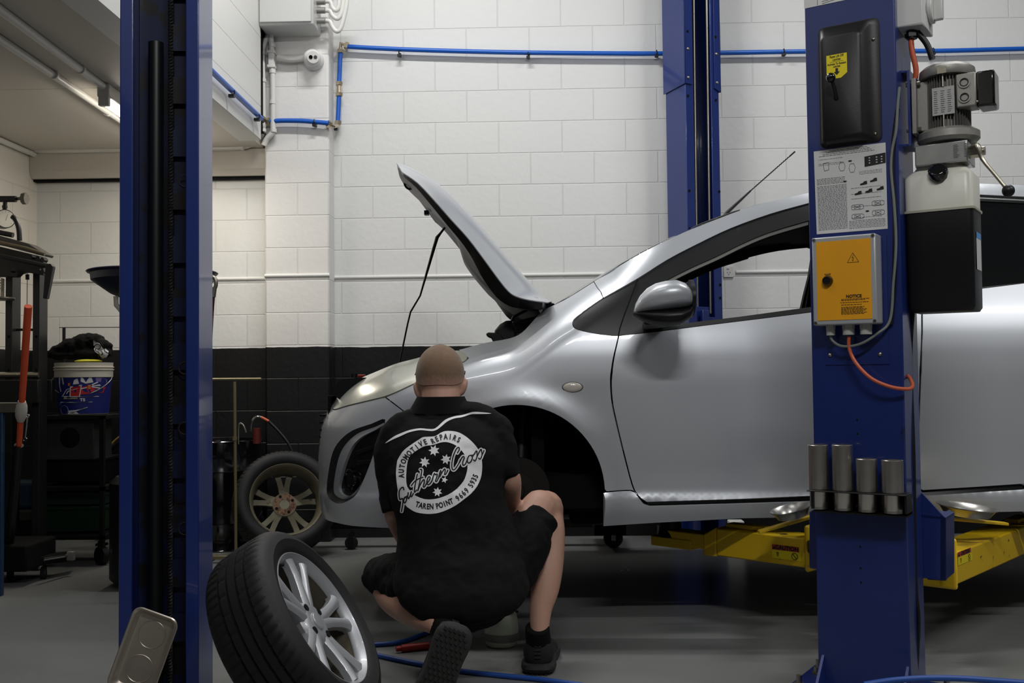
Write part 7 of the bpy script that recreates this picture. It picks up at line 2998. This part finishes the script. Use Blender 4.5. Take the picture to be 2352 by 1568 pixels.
# nozzle hose hanging right of the left post
q = [P(476, 650, 4.6), P(480, 640, 4.6), P(488, 636, 4.6), P(495, 642, 4.6), P(496, 655, 4.6), P(492, 664, 4.6)]
t = thing('hose_hook', 'curved metal nozzle with a dark red hose just right of the left post', 'hose', q[0])
MB().tube(q, 0.009, 10, smooth=4).build('nozzle', M['zinc'], t)
MB().cyl(P(492, 660, 4.6), P(489, 682, 4.6), 0.0125, n=14).build('collar', M['zinc'], t)
MB().tube([P(489, 680, 4.6), P(486, 720, 4.6), P(482, 800, 4.6), P(478, 950, 4.6), V((P(478, 950, 4.6).x, 4.6, 0.01))], 0.010, 10, smooth=3).build('hose', mat('dark_red_hose', (60, 22, 20), 0.5), t)

# oil drainer funnel behind the left post
fcn = P(352, 626, 5.0)
t = thing('drain_funnel', 'dark blue oil drain funnel sticking out left of the left post', 'funnel', V((fcn.x, 5.0, 0)))
zf = fcn.z
prf = [(0.305, 0.004), (0.310, 0.0), (0.305, -.006), (0.292, -.010), (0.288, -.042), (0.20, -.105), (0.10, -.15), (0.035, -.17), (0.03, -.19), (0.02, -.19), (0.025, -.16), (0.10, -.14), (0.20, -.095), (0.28, -.038), (0.284, -.006), (0.295, 0.004)]
MB().lathe(prf, V((fcn.x, 5.0, zf)), (0, 0, 1), 56, closed=True).build('bowl', mat('funnel_blue', (24, 36, 62), 0.4), t)
MB().cyl((fcn.x, 5.0, zf - .17), (fcn.x, 5.0, 0.52), 0.018, n=16).build('stem', M['zinc'], t)
MB().lathe([(0.0, 0.02), (0.18, 0.02), (0.2, 0.04), (0.2, 0.5), (0.17, 0.53), (0.0, 0.54)], (fcn.x, 5.0, 0), (0, 0, 1), 36).build('tank', M['black'], t)
MB().tube([P(266, 680, 4.85), P(267, 700, 4.85), P(280, 715, 4.85)], 0.012, 10).build('sight_glass', M['reservoir'], t)

# ------------------------------------------------------------------ bucket on a dark cabinet
yb = 5.6
bt, bb = P(193, 833, yb), P(193, 951, yb)
kx = 2350 / yb
t = thing('bucket', 'white and blue printed plastic bucket with a racing picture label, under a black cloth', 'bucket', V((bt.x, yb, bb.z)))
c0_ = V((bt.x, yb, 0))
Rt, Rb = 63 / kx, 54 / kx
zt, zb = bt.z, bb.z
H_ = zt - zb
M['bucket_white'] = mat('bucket_white', (196, 192, 178), 0.45, var=0.06)
zm_ = zb + H_ * 0.72


def rz_(z):
    return Rb + (Rt - Rb) * (z - zb) / H_


prf = [(0.0, zb), (rz_(zb) - .004, zb), (rz_(zb), zb + .004), (rz_(zm_), zm_), (rz_(zm_) + .006, zm_), (rz_(zm_) + .007, zm_ + .02), (rz_(zt) + .001, zm_ + .028), (rz_(zt), zm_ + .036), (rz_(zt) + .006, zm_ + .038), (rz_(zt) + .006, zm_ + .043), (rz_(zt), zm_ + .045), (rz_(zt), zm_ + .050),
       (rz_(zt) + .006, zm_ + .052), (rz_(zt) + .006, zm_ + .057), (rz_(zt), zm_ + .059), (rz_(zt) + .002, zt), (rz_(zt) - .003, zt), (rz_(zb) - .004, zb + .02), (0.0, zb + .02)]
MB().lathe(prf, c0_, (0, 0, 1), 56).build('pail', M['bucket_white'], t, angle=40)
# printed wrap
ZL = zm_ - .002
vs_, fs_ = [], []
for i in range(13):
    z = zb + .006 + (ZL - zb - .006) * i / 12
    for j in range(57):
        a = 2 * PI * j / 56
        vs_.append(c0_ + V((math.cos(a) * (rz_(z) + .0012), math.sin(a) * (rz_(z) + .0012), z)))
fs_ = [(i * 57 + j, i * 57 + j + 1, (i + 1) * 57 + j + 1, (i + 1) * 57 + j) for i in range(12) for j in range(56)]
wrap = MB().add(vs_, fs_).build('printed_wrap', mat('wrap_navy', (26, 34, 104), 0.4), t)


def WR(px, py, off=.0022):
    """point on the bucket surface under a pixel (front side)"""
    z = P(px, py, yb - rz_(zb + H_ * .4)).z
    r = rz_(z) + off
    xw = P(px, py, yb - r * 0.8).x - c0_.x
    xw = max(-r * .98, min(r * .98, xw))
    return c0_ + V((xw, -math.sqrt(r * r - xw * xw), z))


def wpoly(pts, m, off=.0022, name='wrap_print'):
    p2 = densify([(100 + a / 6.033, 740 + b__ / 6.033) for a, b__ in pts], 2.5)
    mb = MB().add([WR(a, b__, off) for a, b__ in p2], [tuple(range(len(p2)))])
    return mb.build(name, m, wrap, fix=False)


mr_, mw_, mk_, mo_ = mat('wrap_red', (170, 34, 34), 0.4), mat('wrap_white', (205, 205, 205), 0.4), mat('wrap_black', (18, 18, 24), 0.4), mat('wrap_orange', (196, 110, 40), 0.4)
mv_ = mat('wrap_violet', (120, 104, 160), 0.4)
for k, pts in enumerate(([(215, 760), (245, 760), (235, 880), (262, 960), (240, 965), (212, 850)], [(268, 770), (290, 765), (305, 850), (290, 870)], [(455, 800), (500, 775), (520, 850), (440, 860)], [(540, 755), (560, 755), (600, 830), (640, 755), (660, 760), (680, 830), (600, 850), (540, 820)])):
    wpoly(pts, mw_, .002)
wpoly([(540, 900), (620, 880), (640, 990), (530, 1000)], mr_, .002)
wpoly([(650, 905), (780, 900), (760, 980), (650, 960)], mr_, .0022)
wpoly([(700, 760), (760, 770), (835, 830), (820, 850), (705, 815)], mv_, .002)
wpoly([(370, 840), (400, 840), (400, 880), (370, 880)], mo_, .0022)
wpoly([(622, 865), (655, 865), (650, 925), (626, 925)], mo_, .0026)
for pts in ([(660, 860), (720, 820), (725, 835), (670, 870)], [(665, 875), (740, 860), (745, 880), (668, 885)], [(660, 885), (740, 905), (735, 918), (660, 898)], [(540, 915), (615, 895), (610, 910), (545, 928)]):
    wpoly(pts, mw_, .0028)
wpoly([(400, 890), (555, 862), (530, 1032), (392, 1032)], mw_, .0026)
wpoly([(412, 905), (540, 880), (518, 1022), (406, 1022)], mr_, .0030)
wpoly([(340, 990), (365, 950), (505, 912), (500, 920), (375, 962), (350, 992)], mw_, .0034)
wpoly([(265, 1030), (345, 925), (400, 915), (400, 925), (352, 935), (285, 1030)], mw_, .0030)
wpoly([(300, 1024), (728, 1022), (728, 1032), (300, 1034)], mw_, .0030)
wpoly([(300, 1044), (500, 1044), (500, 1060), (300, 1062)], mat('wrap_cream', (190, 184, 120), 0.4), .0026)
wpoly([(240, 1104), (670, 1100), (670, 1108), (240, 1112)], mw_, .0026)
wpoly([(215, 1115), (480, 1120), (520, 1200), (620, 1175), (600, 1195), (520, 1240), (370, 1270), (220, 1270)], mat('wrap_slate', (60, 70, 120), 0.4), .0020)
wpoly([(360, 1272), (375, 1245), (480, 1235), (520, 1272)], mw_, .0026)
wpoly([(370, 1225), (480, 1215), (620, 1172), (618, 1182), (490, 1228), (372, 1240)], mw_, .0030)
mb = MB()
qn = [(100 + (305 + 62 * math.cos(t_)) / 6.033, 740 + (1215 + 62 * math.sin(t_)) / 6.033) for t_ in [2 * PI * k / 30 for k in range(31)]]
mb.tube([WR(a, b__, .002) for a, b__ in qn], .0012, 5)
mb.build('wrap_wheel_print', mat('wrap_grey', (120, 124, 150), 0.4), wrap)
vs_, fs_ = text_faces('TS', 9.0, 0.3, 1.1)
MB().add([WR(100 + 560 / 6.033 + p.x, 740 + 1075 / 6.033 - p.y, .003) for p in vs_], fs_).build('wrap_letters', mw_, wrap, fix=False)
hp = [c0_ + V((-(Rt + .01), 0, zm_ + .012))] + [c0_ + V((-(Rt + .018) * math.cos(t_), -0.05 * math.sin(t_) - .075 * math.sin(t_), zm_ + .012 - 0.115 * math.sin(t_))) for t_ in [PI * k / 14 for k in range(1, 14)]] + [c0_ + V((Rt + .01, 0, zm_ + .012))]
MB().tube(hp, .0022, 8, smooth=2).build('handle', M['zinc'], t)
# yellow rag and black cloth on top
c_ = P(203, 829, yb - 0.03)
tag(MB().sphere(c_, (0.075, 0.06, 0.012), 20, 10).build('sponge', mat('yellow_sponge', (206, 200, 60), 0.8), loc=c_), 'yellow sponge peeping over the bucket rim below the black cloth', 'sponge')
mb = MB()
for (a, b_, rx, rz2, ry) in ((150, 800, 30, 14, .07), (135, 812, 30, 14, .06), (175, 795, 30, 22, .08), (195, 790, 26, 22, .08), (215, 785, 26, 20, .07), (232, 796, 22, 20, .06), (243, 808, 14, 14, .05), (205, 812, 45, 14, .08), (165, 815, 50, 10, .08), (185, 778, 14, 10, .04), (210, 774, 20, 9, .04)):
    c = P(a, b_, yb - 0.0)
    mb.sphere(c, (rx / kx, ry, rz2 / kx), 20, 12)
cl = mb.build('cloth', M['shirt'], loc=P(190, 820, yb))
for (ty, kw) in (('REMESH', dict(mode='VOXEL', voxel_size=0.006, use_smooth_shade=True)), ('SMOOTH', dict(iterations=5, factor=0.5))):
    md = cl.modifiers.new(ty.lower(), ty)
    for k_, v_ in kw.items():
        setattr(md, k_, v_)
tx = bpy.data.textures.new('cloth_folds', 'CLOUDS')
tx.noise_scale = 0.05
md = cl.modifiers.new('folds', 'DISPLACE')
md.texture = tx
md.strength = 0.03
md.texture_coords = 'LOCAL'
tag(cl, 'crumpled black garment with a white printed patch on top of the bucket', 'cloth')
bpy.context.view_layer.update()
ev = cl.evaluated_get(bpy.context.evaluated_depsgraph_get())
me_ = ev.to_mesh()
bvh = BVHTree.FromPolygons([cl.matrix_world @ v.co for v in me_.vertices], [tuple(p.vertices) for p in me_.polygons])
ev.to_mesh_clear()
cpl = [(100 + a / 6.033, 740 + b_ / 6.033) for a, b_ in ((690, 245), (740, 280), (775, 290), (800, 330), (830, 370), (860, 360), (900, 400), (900, 440), (880, 470), (850, 530), (800, 490), (780, 450), (750, 500), (760, 440), (715, 410), (700, 370), (720, 340), (695, 320))]
mb = MB()
region(cpl, [], 2.0, 0.002, mb)
mb.build('printed_patch', M['print'], cl, fix=False, angle=180)
mb = MB()
for st in ([(700, 330), (760, 300), (790, 340), (760, 370), (730, 360), (725, 400), (770, 420), (765, 480)], [(790, 280), (830, 340), (850, 400), (930, 440)], [(800, 400), (820, 430), (800, 450)]):
    stroke([(100 + a / 6.033, 740 + b_ / 6.033) for a, b_ in st], 1.6, 0.003, mb)
mb.build('patch_lines', M['print_black'], cl, fix=False, angle=180)

# dark cabinet / stand under the bucket
zc_ = zb - 0.002
zshelf = (P(165, 1126, 5.52).z + .006 - .0, P(165, 1224, 5.52).z - .024)
t = thing('wheeled_rack', 'dark wheeled rack under the bucket with a speaker-like box and shelves', 'rack', V((bt.x, 5.6, 0)))
mb = MB()
x0, x1 = P(118, 900, 5.6).x, P(262, 900, 5.6).x
for xx in (x0, x1):
    for yy in (5.45, 5.75):
        mb.b2(xx - .012, xx + .012, yy - .012, yy + .012, 0.10, zc_)
for zz in (zc_ - 0.02, zshelf[0], zshelf[1]):
    mb.b2(x0 - .012, x1 + .012, 5.438, 5.762, zz, zz + 0.02)
mb.build('frame', M['black_matt'], t)
mb = MB().b2(x0 + 0.03, x0 + 0.29, 5.48, 5.72, zc_ - 0.24, zc_ - 0.022)
bx_ = mb.build('metal_box', mat('dark_grey_box', (40, 40, 40), 0.6), t, bevel=0.006)
p = V((x0 + 0.16, 5.479, zc_ - 0.12))
MB().lathe([(0.0, 0.002), (0.05, 0.002), (0.055, 0.0), (0.0, 0.0)], p, (0, -1, 0), 30).build('round_grille', M['black_matt'], bx_)
for k_, (a, b_) in enumerate(((206, 1262), (240, 1262))):
    p = P(a + 8, 1250, 5.6)
    p = V((p.x, 5.52 + 0.18 * (1 - k_), 0.05))
    MB().lathe([(0.05, -.016), (0.052, -.008), (0.052, .008), (0.05, .016), (0.012, .018), (0.012, -.018)], p, V((1, 0.4 + k_, 0)), 26, closed=True).build('castor', M['rubber'], t)
    MB().cyl(p + V((0, 0, .0)), p + V((0, 0, .055)), .008).box(p + V((0, 0, 0.06)), (.05, .05, .012)).build('castor_fork', M['chrome'], t)
yfr = 5.95
mb = MB().cyl(P(147, 752, yfr), V((P(147, 752, yfr).x, yfr, 0.5)), 0.0095, n=10)
t = thing('wire_stand', 'dark upright rod with a thin horizontal wire behind the bucket', 'rod', V((P(147, 752, yfr).x, yfr, 0.5)))
mb.build('rod', M['black'], t)
MB().cyl(P(136, 752, yfr), P(420, 751, yfr), 0.0022, n=8).build('wire', M['black'], t)

# crates on the floor (dark corner)
def crate(label, px0, px1, pyt, pyb, Y, m, dep=0.22, lid=True):
    a, b_ = P(px0, pyb, Y), P(px1, pyt, Y)
    t = thing('crate', label, 'crate', V(((a.x + b_.x) / 2, Y + dep / 2, a.z)))
    w_ = b_.x - a.x
    MB().loft([[V((x, y, z)) for x, y in ((a.x + i_, Y + i_), (b_.x - i_, Y + i_), (b_.x - i_, Y + dep - i_), (a.x + i_, Y + dep - i_))] for z, i_ in ((a.z, 0.012), (b_.z, 0.0), (b_.z, 0.006), (a.z + .01, 0.018))]).build('tub', m, t, bevel=0.004)
    MB().b2(a.x - .008, b_.x + .008, Y - .008, Y + dep + .008, b_.z - .018, b_.z - .002).build('rim', m, t, bevel=0.003)
    return t


crate('dark green plastic crate low in the dark corner, lowest of the pair', 96, 232, 1162, 1222, 5.52, mat('crate_green', (14, 44, 24), 0.55))
crate('teal green crate stacked on the darker green crate', 90, 240, 1129, 1160, 5.52, mat('crate_teal', (26, 52, 42), 0.55))
crate('black open crate stacked above the green crates', 96, 236, 1050, 1108, 5.52, M['black'])
a = P(64, 1135, 5.56)
q = MB().b2(P(10, 1135, 5.56).x, P(84, 1135, 5.56).x, 5.56, 5.7, P(60, 1168, 5.56).z, P(60, 1106, 5.56).z).build('tool_case', mat('tool_case_blue', (30, 52, 70), 0.5), bevel=0.02, loc=a)
tag(q, 'blue plastic tool case in the dark corner behind the jack handle', 'case')
q = MB().b2(P(10, 1135, 5.56).x, P(88, 1135, 5.56).x, 5.54, 5.74, P(60, 1196, 5.56).z, P(60, 1170, 5.56).z).build('tool_case', mat('tool_case_grey', (50, 48, 42), 0.6), bevel=0.01, loc=a)
tag(q, 'flat grey-brown case under the blue tool case', 'case')
q = MB().b2(P(8, 1135, 5.56).x, P(90, 1135, 5.56).x, 5.54, 5.74, 0.02, P(60, 1197, 5.56).z).build('storage_box', M['black_matt'], bevel=0.01, loc=a)
tag(q, 'black box on the floor beneath the flat grey-brown case', 'box')
# hose reel behind the left post
rc = V((P(330, 1080, 6.02).x, 6.02, P(330, 1080, 6.02).z))
t = thing('hose_reel', 'black hose reel with a yellow hose loop showing left of the left post', 'reel', V((rc.x, 6.02, 0)))
MB().lathe([(0.0, .12), (.20, .12), (.21, .11), (.12, .10), (.12, -.10), (.21, -.11), (.20, -.12), (0, -.12)], rc, (0, 1, 0), 44).build('drum', M['black_matt'], t)
MB().tube([rc + V((.195 * math.cos(t_), -.13, .195 * math.sin(t_) * 1.2)) for t_ in [2 * PI * k / 40 for k in range(41)]], .006, 8).build('hose', mat('yellow_hose', (150, 124, 60), 0.5), t)
MB().b2(rc.x - .03, rc.x + .03, 5.97, 6.07, 0.0, rc.z).build('stand', M['black_matt'], t)

# ------------------------------------------------------------------ shop press at the left edge
Yp = 5.35
t = thing('shop_press', 'black hydraulic shop press with pressure gauge and hand lever at the left edge', 'press', V((P(40, 900, Yp).x, Yp, 0)))
M['press'] = mat('press_black', (26, 26, 26), 0.42, bump=0.1, bscale=80)
for a, b_ in ((11, 27), (74, 90)):
    x0, x1 = P(a, 900, Yp).x, P(b_, 900, Yp).x
    mb = MB().b2(x0, x1, Yp, Yp + 0.09, 0.0, P(80, 600, Yp).z)
    mb.build('upright', M['press'], t, bevel=0.002)
    for yy in (773, 850, 928):
        p = P((a + b_) / 2 + 1, yy, Yp)
        MB().cyl(p + V((0, -.0008, 0)), p + V((0, .002, 0)), 0.0075, n=14).build('pin_hole', M['black_matt'], t)
MB().cyl(P(20, 757, Yp + .05), P(80, 757, Yp + .05), 0.007, n=10).build('cross_rod', M['press'], t)
MB().cyl(P(-40, 861, Yp), P(90, 861, Yp), 0.016, n=10).build('bed_pin', M['zinc'], t)
mb = MB()
mb.b2(P(-120, 880, Yp).x, P(98, 880, Yp).x, Yp - .05, Yp - .01, P(60, 925, Yp).z, P(60, 872, Yp).z)
mb.b2(P(-120, 880, Yp).x, P(98, 880, Yp).x, Yp + .1, Yp + .14, P(60, 925, Yp).z, P(60, 872, Yp).z)
mb.build('press_bed', M['press'], t, bevel=0.003)


def beam(pts0, dy, name, m, bev=0.003, Y0=Yp - .08):
    q = [P(a, b_, Y0) for a, b_ in pts0]
    return MB().prism(q, (0, dy, 0)).build(name, m, t, bevel=bev)


beam([(-60, 556), (0, 566), (100, 590), (99, 632), (60, 625), (46, 628), (38, 636), (-60, 634)], 0.04, 'head_beam', M['press'])
beam([(-60, 540), (0, 541), (65, 559), (104, 583), (100, 588), (0, 562), (-60, 550)], 0.10, 'head_plate', mat('press_plate', (74, 72, 68), 0.45))
MB().tube([P(-60, 545, 5.170), P(0, 557, 5.170), P(60, 570, 5.170), P(103, 584, 5.170)], 0.009, 10).build('rail', mat('worn_rail', (120, 110, 90), 0.4, 0.6), t)
MB().tube([P(-60, 575, 5.146), P(0, 588, 5.146), P(60, 600, 5.146), P(112, 612, 5.146)], 0.0125, 12).build('shaft', M['press'], t)
mb = MB().prism([P(a, b_, 5.098) for a, b_ in ((104, 606), (116, 605), (122, 612), (107, 686), (98, 685))], (0, 0.03, 0))
mb.build('hand_lever', M['press'], t, bevel=0.003)
for a, b_ in ((92, 594), (102, 597), (93, 622), (102, 624), (75, 590), (28, 621)):
    p = P(a, b_, 5.230)
    MB().cyl(p - V((0, .025, 0)), p + V((0, .02, 0)), .0115, n=6).build('bolt', M['press'], t)
mb = MB().cyl(P(-60, 457, Yp), P(37, 457, Yp), 0.017, n=18)
mb.cyl(P(36, 457, Yp), P(44, 456, Yp), 0.008, n=12)
mb.build('pump_cylinder', M['press'], t)
mb = MB().cyl(P(43, 456, Yp), P(52, 456, Yp), 0.009, n=12).cyl(P(52, 456, Yp), P(61, 456, Yp), 0.031, n=8)
mb.build('release_knob', mat('knob_steel', (110, 106, 98), 0.4, 0.7), t)
mb = MB().cyl(P(12, 462, Yp), P(10, 490, Yp), 0.011, n=12).cyl(P(11, 472, Yp), P(11, 478, Yp), 0.014, n=8)
mb.build('gauge_stem', M['press'], t)
gc = P(10, 503, Yp - .02)
gx = V((0.72, -0.69, 0)).normalized()
gb = MB().cyl(gc - gx * 0.03, gc + gx * 0.016, 0.05, n=36).build('gauge', M['black'], t)
MB().cyl(gc + gx * 0.016, gc + gx * 0.0175, 0.0455, n=36).build('gauge_dial', mat('gauge_dial', (200, 196, 184), 0.3), gb)
mb = MB()
gu = V((-gx.y, gx.x, 0))
for k in range(11):
    a = math.radians(-220 + 26 * k) + PI
    d_ = gu * math.cos(a) + up3 * math.sin(a)
    e_ = gu * -math.sin(a) + up3 * math.cos(a)
    o__ = gc + gx * 0.0185
    mb.add([o__ + d_ * .033 + e_ * .0006, o__ + d_ * .041 + e_ * .0006, o__ + d_ * .041 - e_ * .0006, o__ + d_ * .033 - e_ * .0006], [(0, 1, 2, 3)])
mb.add([o__ + gu * x_ + up3 * z_ for x_, z_ in ((-.001, -.01), (.001, -.01), (.012, .024), (.011, .025))], [(0, 1, 2, 3)])
mb.build('gauge_marks', M['ink_black'], gb, fix=False)
MB().tube([P(28, 497, 5.036), P(36, 505, 5.036), P(43, 525, 5.036), P(45, 552, 5.036)], 0.0125, 12, smooth=4).build('oil_pipe', M['press'], t)
MB().cyl(P(-10, 532, 5.290), P(30, 540, 5.290), 0.014, n=12).build('ram_link', M['press'], t)
mb = MB().tube([P(6, 640, 5.290), P(5, 690, 5.290)], 0.01, 8)
mb.tube([P(4 + 5 * math.cos(k), 634 + k * 1.0, 5.28 + 0.012 * math.sin(k)) for k in [i * 0.55 for i in range(60)]], 0.0016, 5)
mb.build('return_spring', M['zinc'], t)
MB().lathe([(0.0, .007), (.062, .007), (.066, 0), (.062, -.007), (0, -.007)], P(4, 686, 5.290), (0, 0, 1), 36).build('ram_disc', mat('ram_disc', (110, 104, 94), 0.4, 0.6), t)
mb = MB().cyl(P(63, 628, 5.290), P(62, 704, 5.290), 0.0018, n=6).cyl(P(63, 630, 5.290), P(63, 642, 5.290), 0.010, n=8)
mb.build('hanging_string', M['black'], t)

# trolley jack with orange handle
ja, jb = P(65, 703, 4.36), P(43, 1030, 4.74)
t = thing('trolley_jack', 'black trolley jack with a tall orange-topped handle in the left corner', 'jack', V((P(60, 1300, 5.0).x, 5.0, 0)))
MB().cyl(ja, jb, 0.0165, 0.0125, n=18).build('handle', M['orange_handle'], t)
jm = ja.lerp(jb, 0.72)
d_ = (jb - ja).normalized()
MB().lathe([(.0165, -.055), (.024, -.03), (.026, 0), (.024, .03), (.0165, .055)], jm, d_, 18).build('handle_sleeve', mat('handle_sleeve', (188, 182, 172), 0.5), t)
jc = P(20, 1245, 5.0)
MB().cyl(jb - d_ * .02, jc, 0.021, 0.024, n=18).build('handle_socket', M['black'], t)
MB().b2(jc.x - .12, jc.x + .12, 4.94, 5.25, 0.07, 0.2).build('jack_body', M['black_matt'], t, bevel=0.012)
p0, p1 = P(95, 1292, 4.3), P(168, 1272, 4.7)
MB().loft([[p + V((0, 0, z_)) + V((0.5, 0.2, 0)).normalized().cross(up3) * y_ for y_, z_ in ((-.05, -.02), (.05, -.02), (.05, .02), (-.05, .02))] for p in (P(40, 1290, 5.0), P(168, 1276, 5.3))]).build('side_frame', M['black_matt'], t, bevel=0.004)
MB().cyl(P(98, 1284, 5.0), P(158, 1274, 5.2), 0.009, n=10).build('lift_arm_bar', M['chrome'], t)
MB().box(P(163, 1276, 5.2), (0.035, 0.03, 0.045)).build('saddle_block', M['castalu'], t, bevel=0.003)
for k_, (a, b_) in enumerate(((92, 1332), (16, 1334))):
    p = G(a + 8, b_ - 3)
    p = V((p.x, p.y, 0.033))
    MB().lathe([(0.031, -.014), (0.033, -.008), (0.033, .008), (0.031, .014), (0.008, .015), (0.008, -.015)], p, V((0.9, 0.35, 0)), 26, closed=True).build('castor', M['rubber'], t)
    MB().cyl(p + V((-.012, -.01, .02)), p + V((-.012, -.01, .075)), .011, n=12).build('castor_stem', M['chrome'], t)
# spanner hanging near the handle
mb = MB().cyl(P(63, 958, 4.66), P(58, 1005, 4.66), 0.0035, n=8)
mb.lathe([(.006, -.003), (.0105, -.003), (.0105, .003), (.006, .003)], P(57, 1009, 4.66), (0, 1, 0), 18, closed=True)
mb.lathe([(.004, -.003), (.009, -.003), (.009, .003), (.004, .003)], P(63.5, 955, 4.66), (0, 1, 0), 18, closed=True)
tag(mb.build('spanner', M['chrome'], loc=P(63, 958, 4.66)), 'bright ring spanner hanging beside the orange jack handle', 'spanner')

# work bench at the left edge
YBn = 4.72
bx0, bx1 = P(-300, 940, YBn).x, P(58, 940, YBn).x
t = thing('workbench', 'steel-topped workbench with blue legs cut off by the left edge', 'bench', V((bx0, 4.8, 0)))
zt_ = P(30, 925, YBn).z
MB().prism([(bx0, YBn, zt_ - .045), (bx1, YBn, zt_ - .045), (P(57, 940, 4.90).x, 4.90, zt_ - .045), (bx0, 4.90, zt_ - .045)], (0, 0, .045)).build('bench_top', mat('bench_top', (96, 92, 82), 0.45, 0.5, var=0.1), t, bevel=0.003)
MB().b2(P(-40, 1300, YBn).x, P(2, 1300, YBn).x, YBn + .005, YBn + .03, 0.0, zt_ - 0.038).build('leg', mat('bench_blue', (14, 50, 78), 0.5), t, bevel=0.003)
MB().b2(P(-120, 1300, YBn).x, P(-60, 1300, YBn).x, YBn + .1, YBn + .17, 0.0, zt_ - 0.038).build('leg', mat('bench_blue', (14, 50, 78), 0.5), t, bevel=0.003)


for o_ in SC.objects:
    if o_.name.split('.')[0] in ('printed_lines', 'printed_pictures', 'printed_diagrams', 'printed_symbols', 'panel_print', 'plate_print', 'manifold_print', 'gauge_marks', 'label_print', 'sticker_print', 'printed_lettering'):
        o_['kind'] = 'stuff'
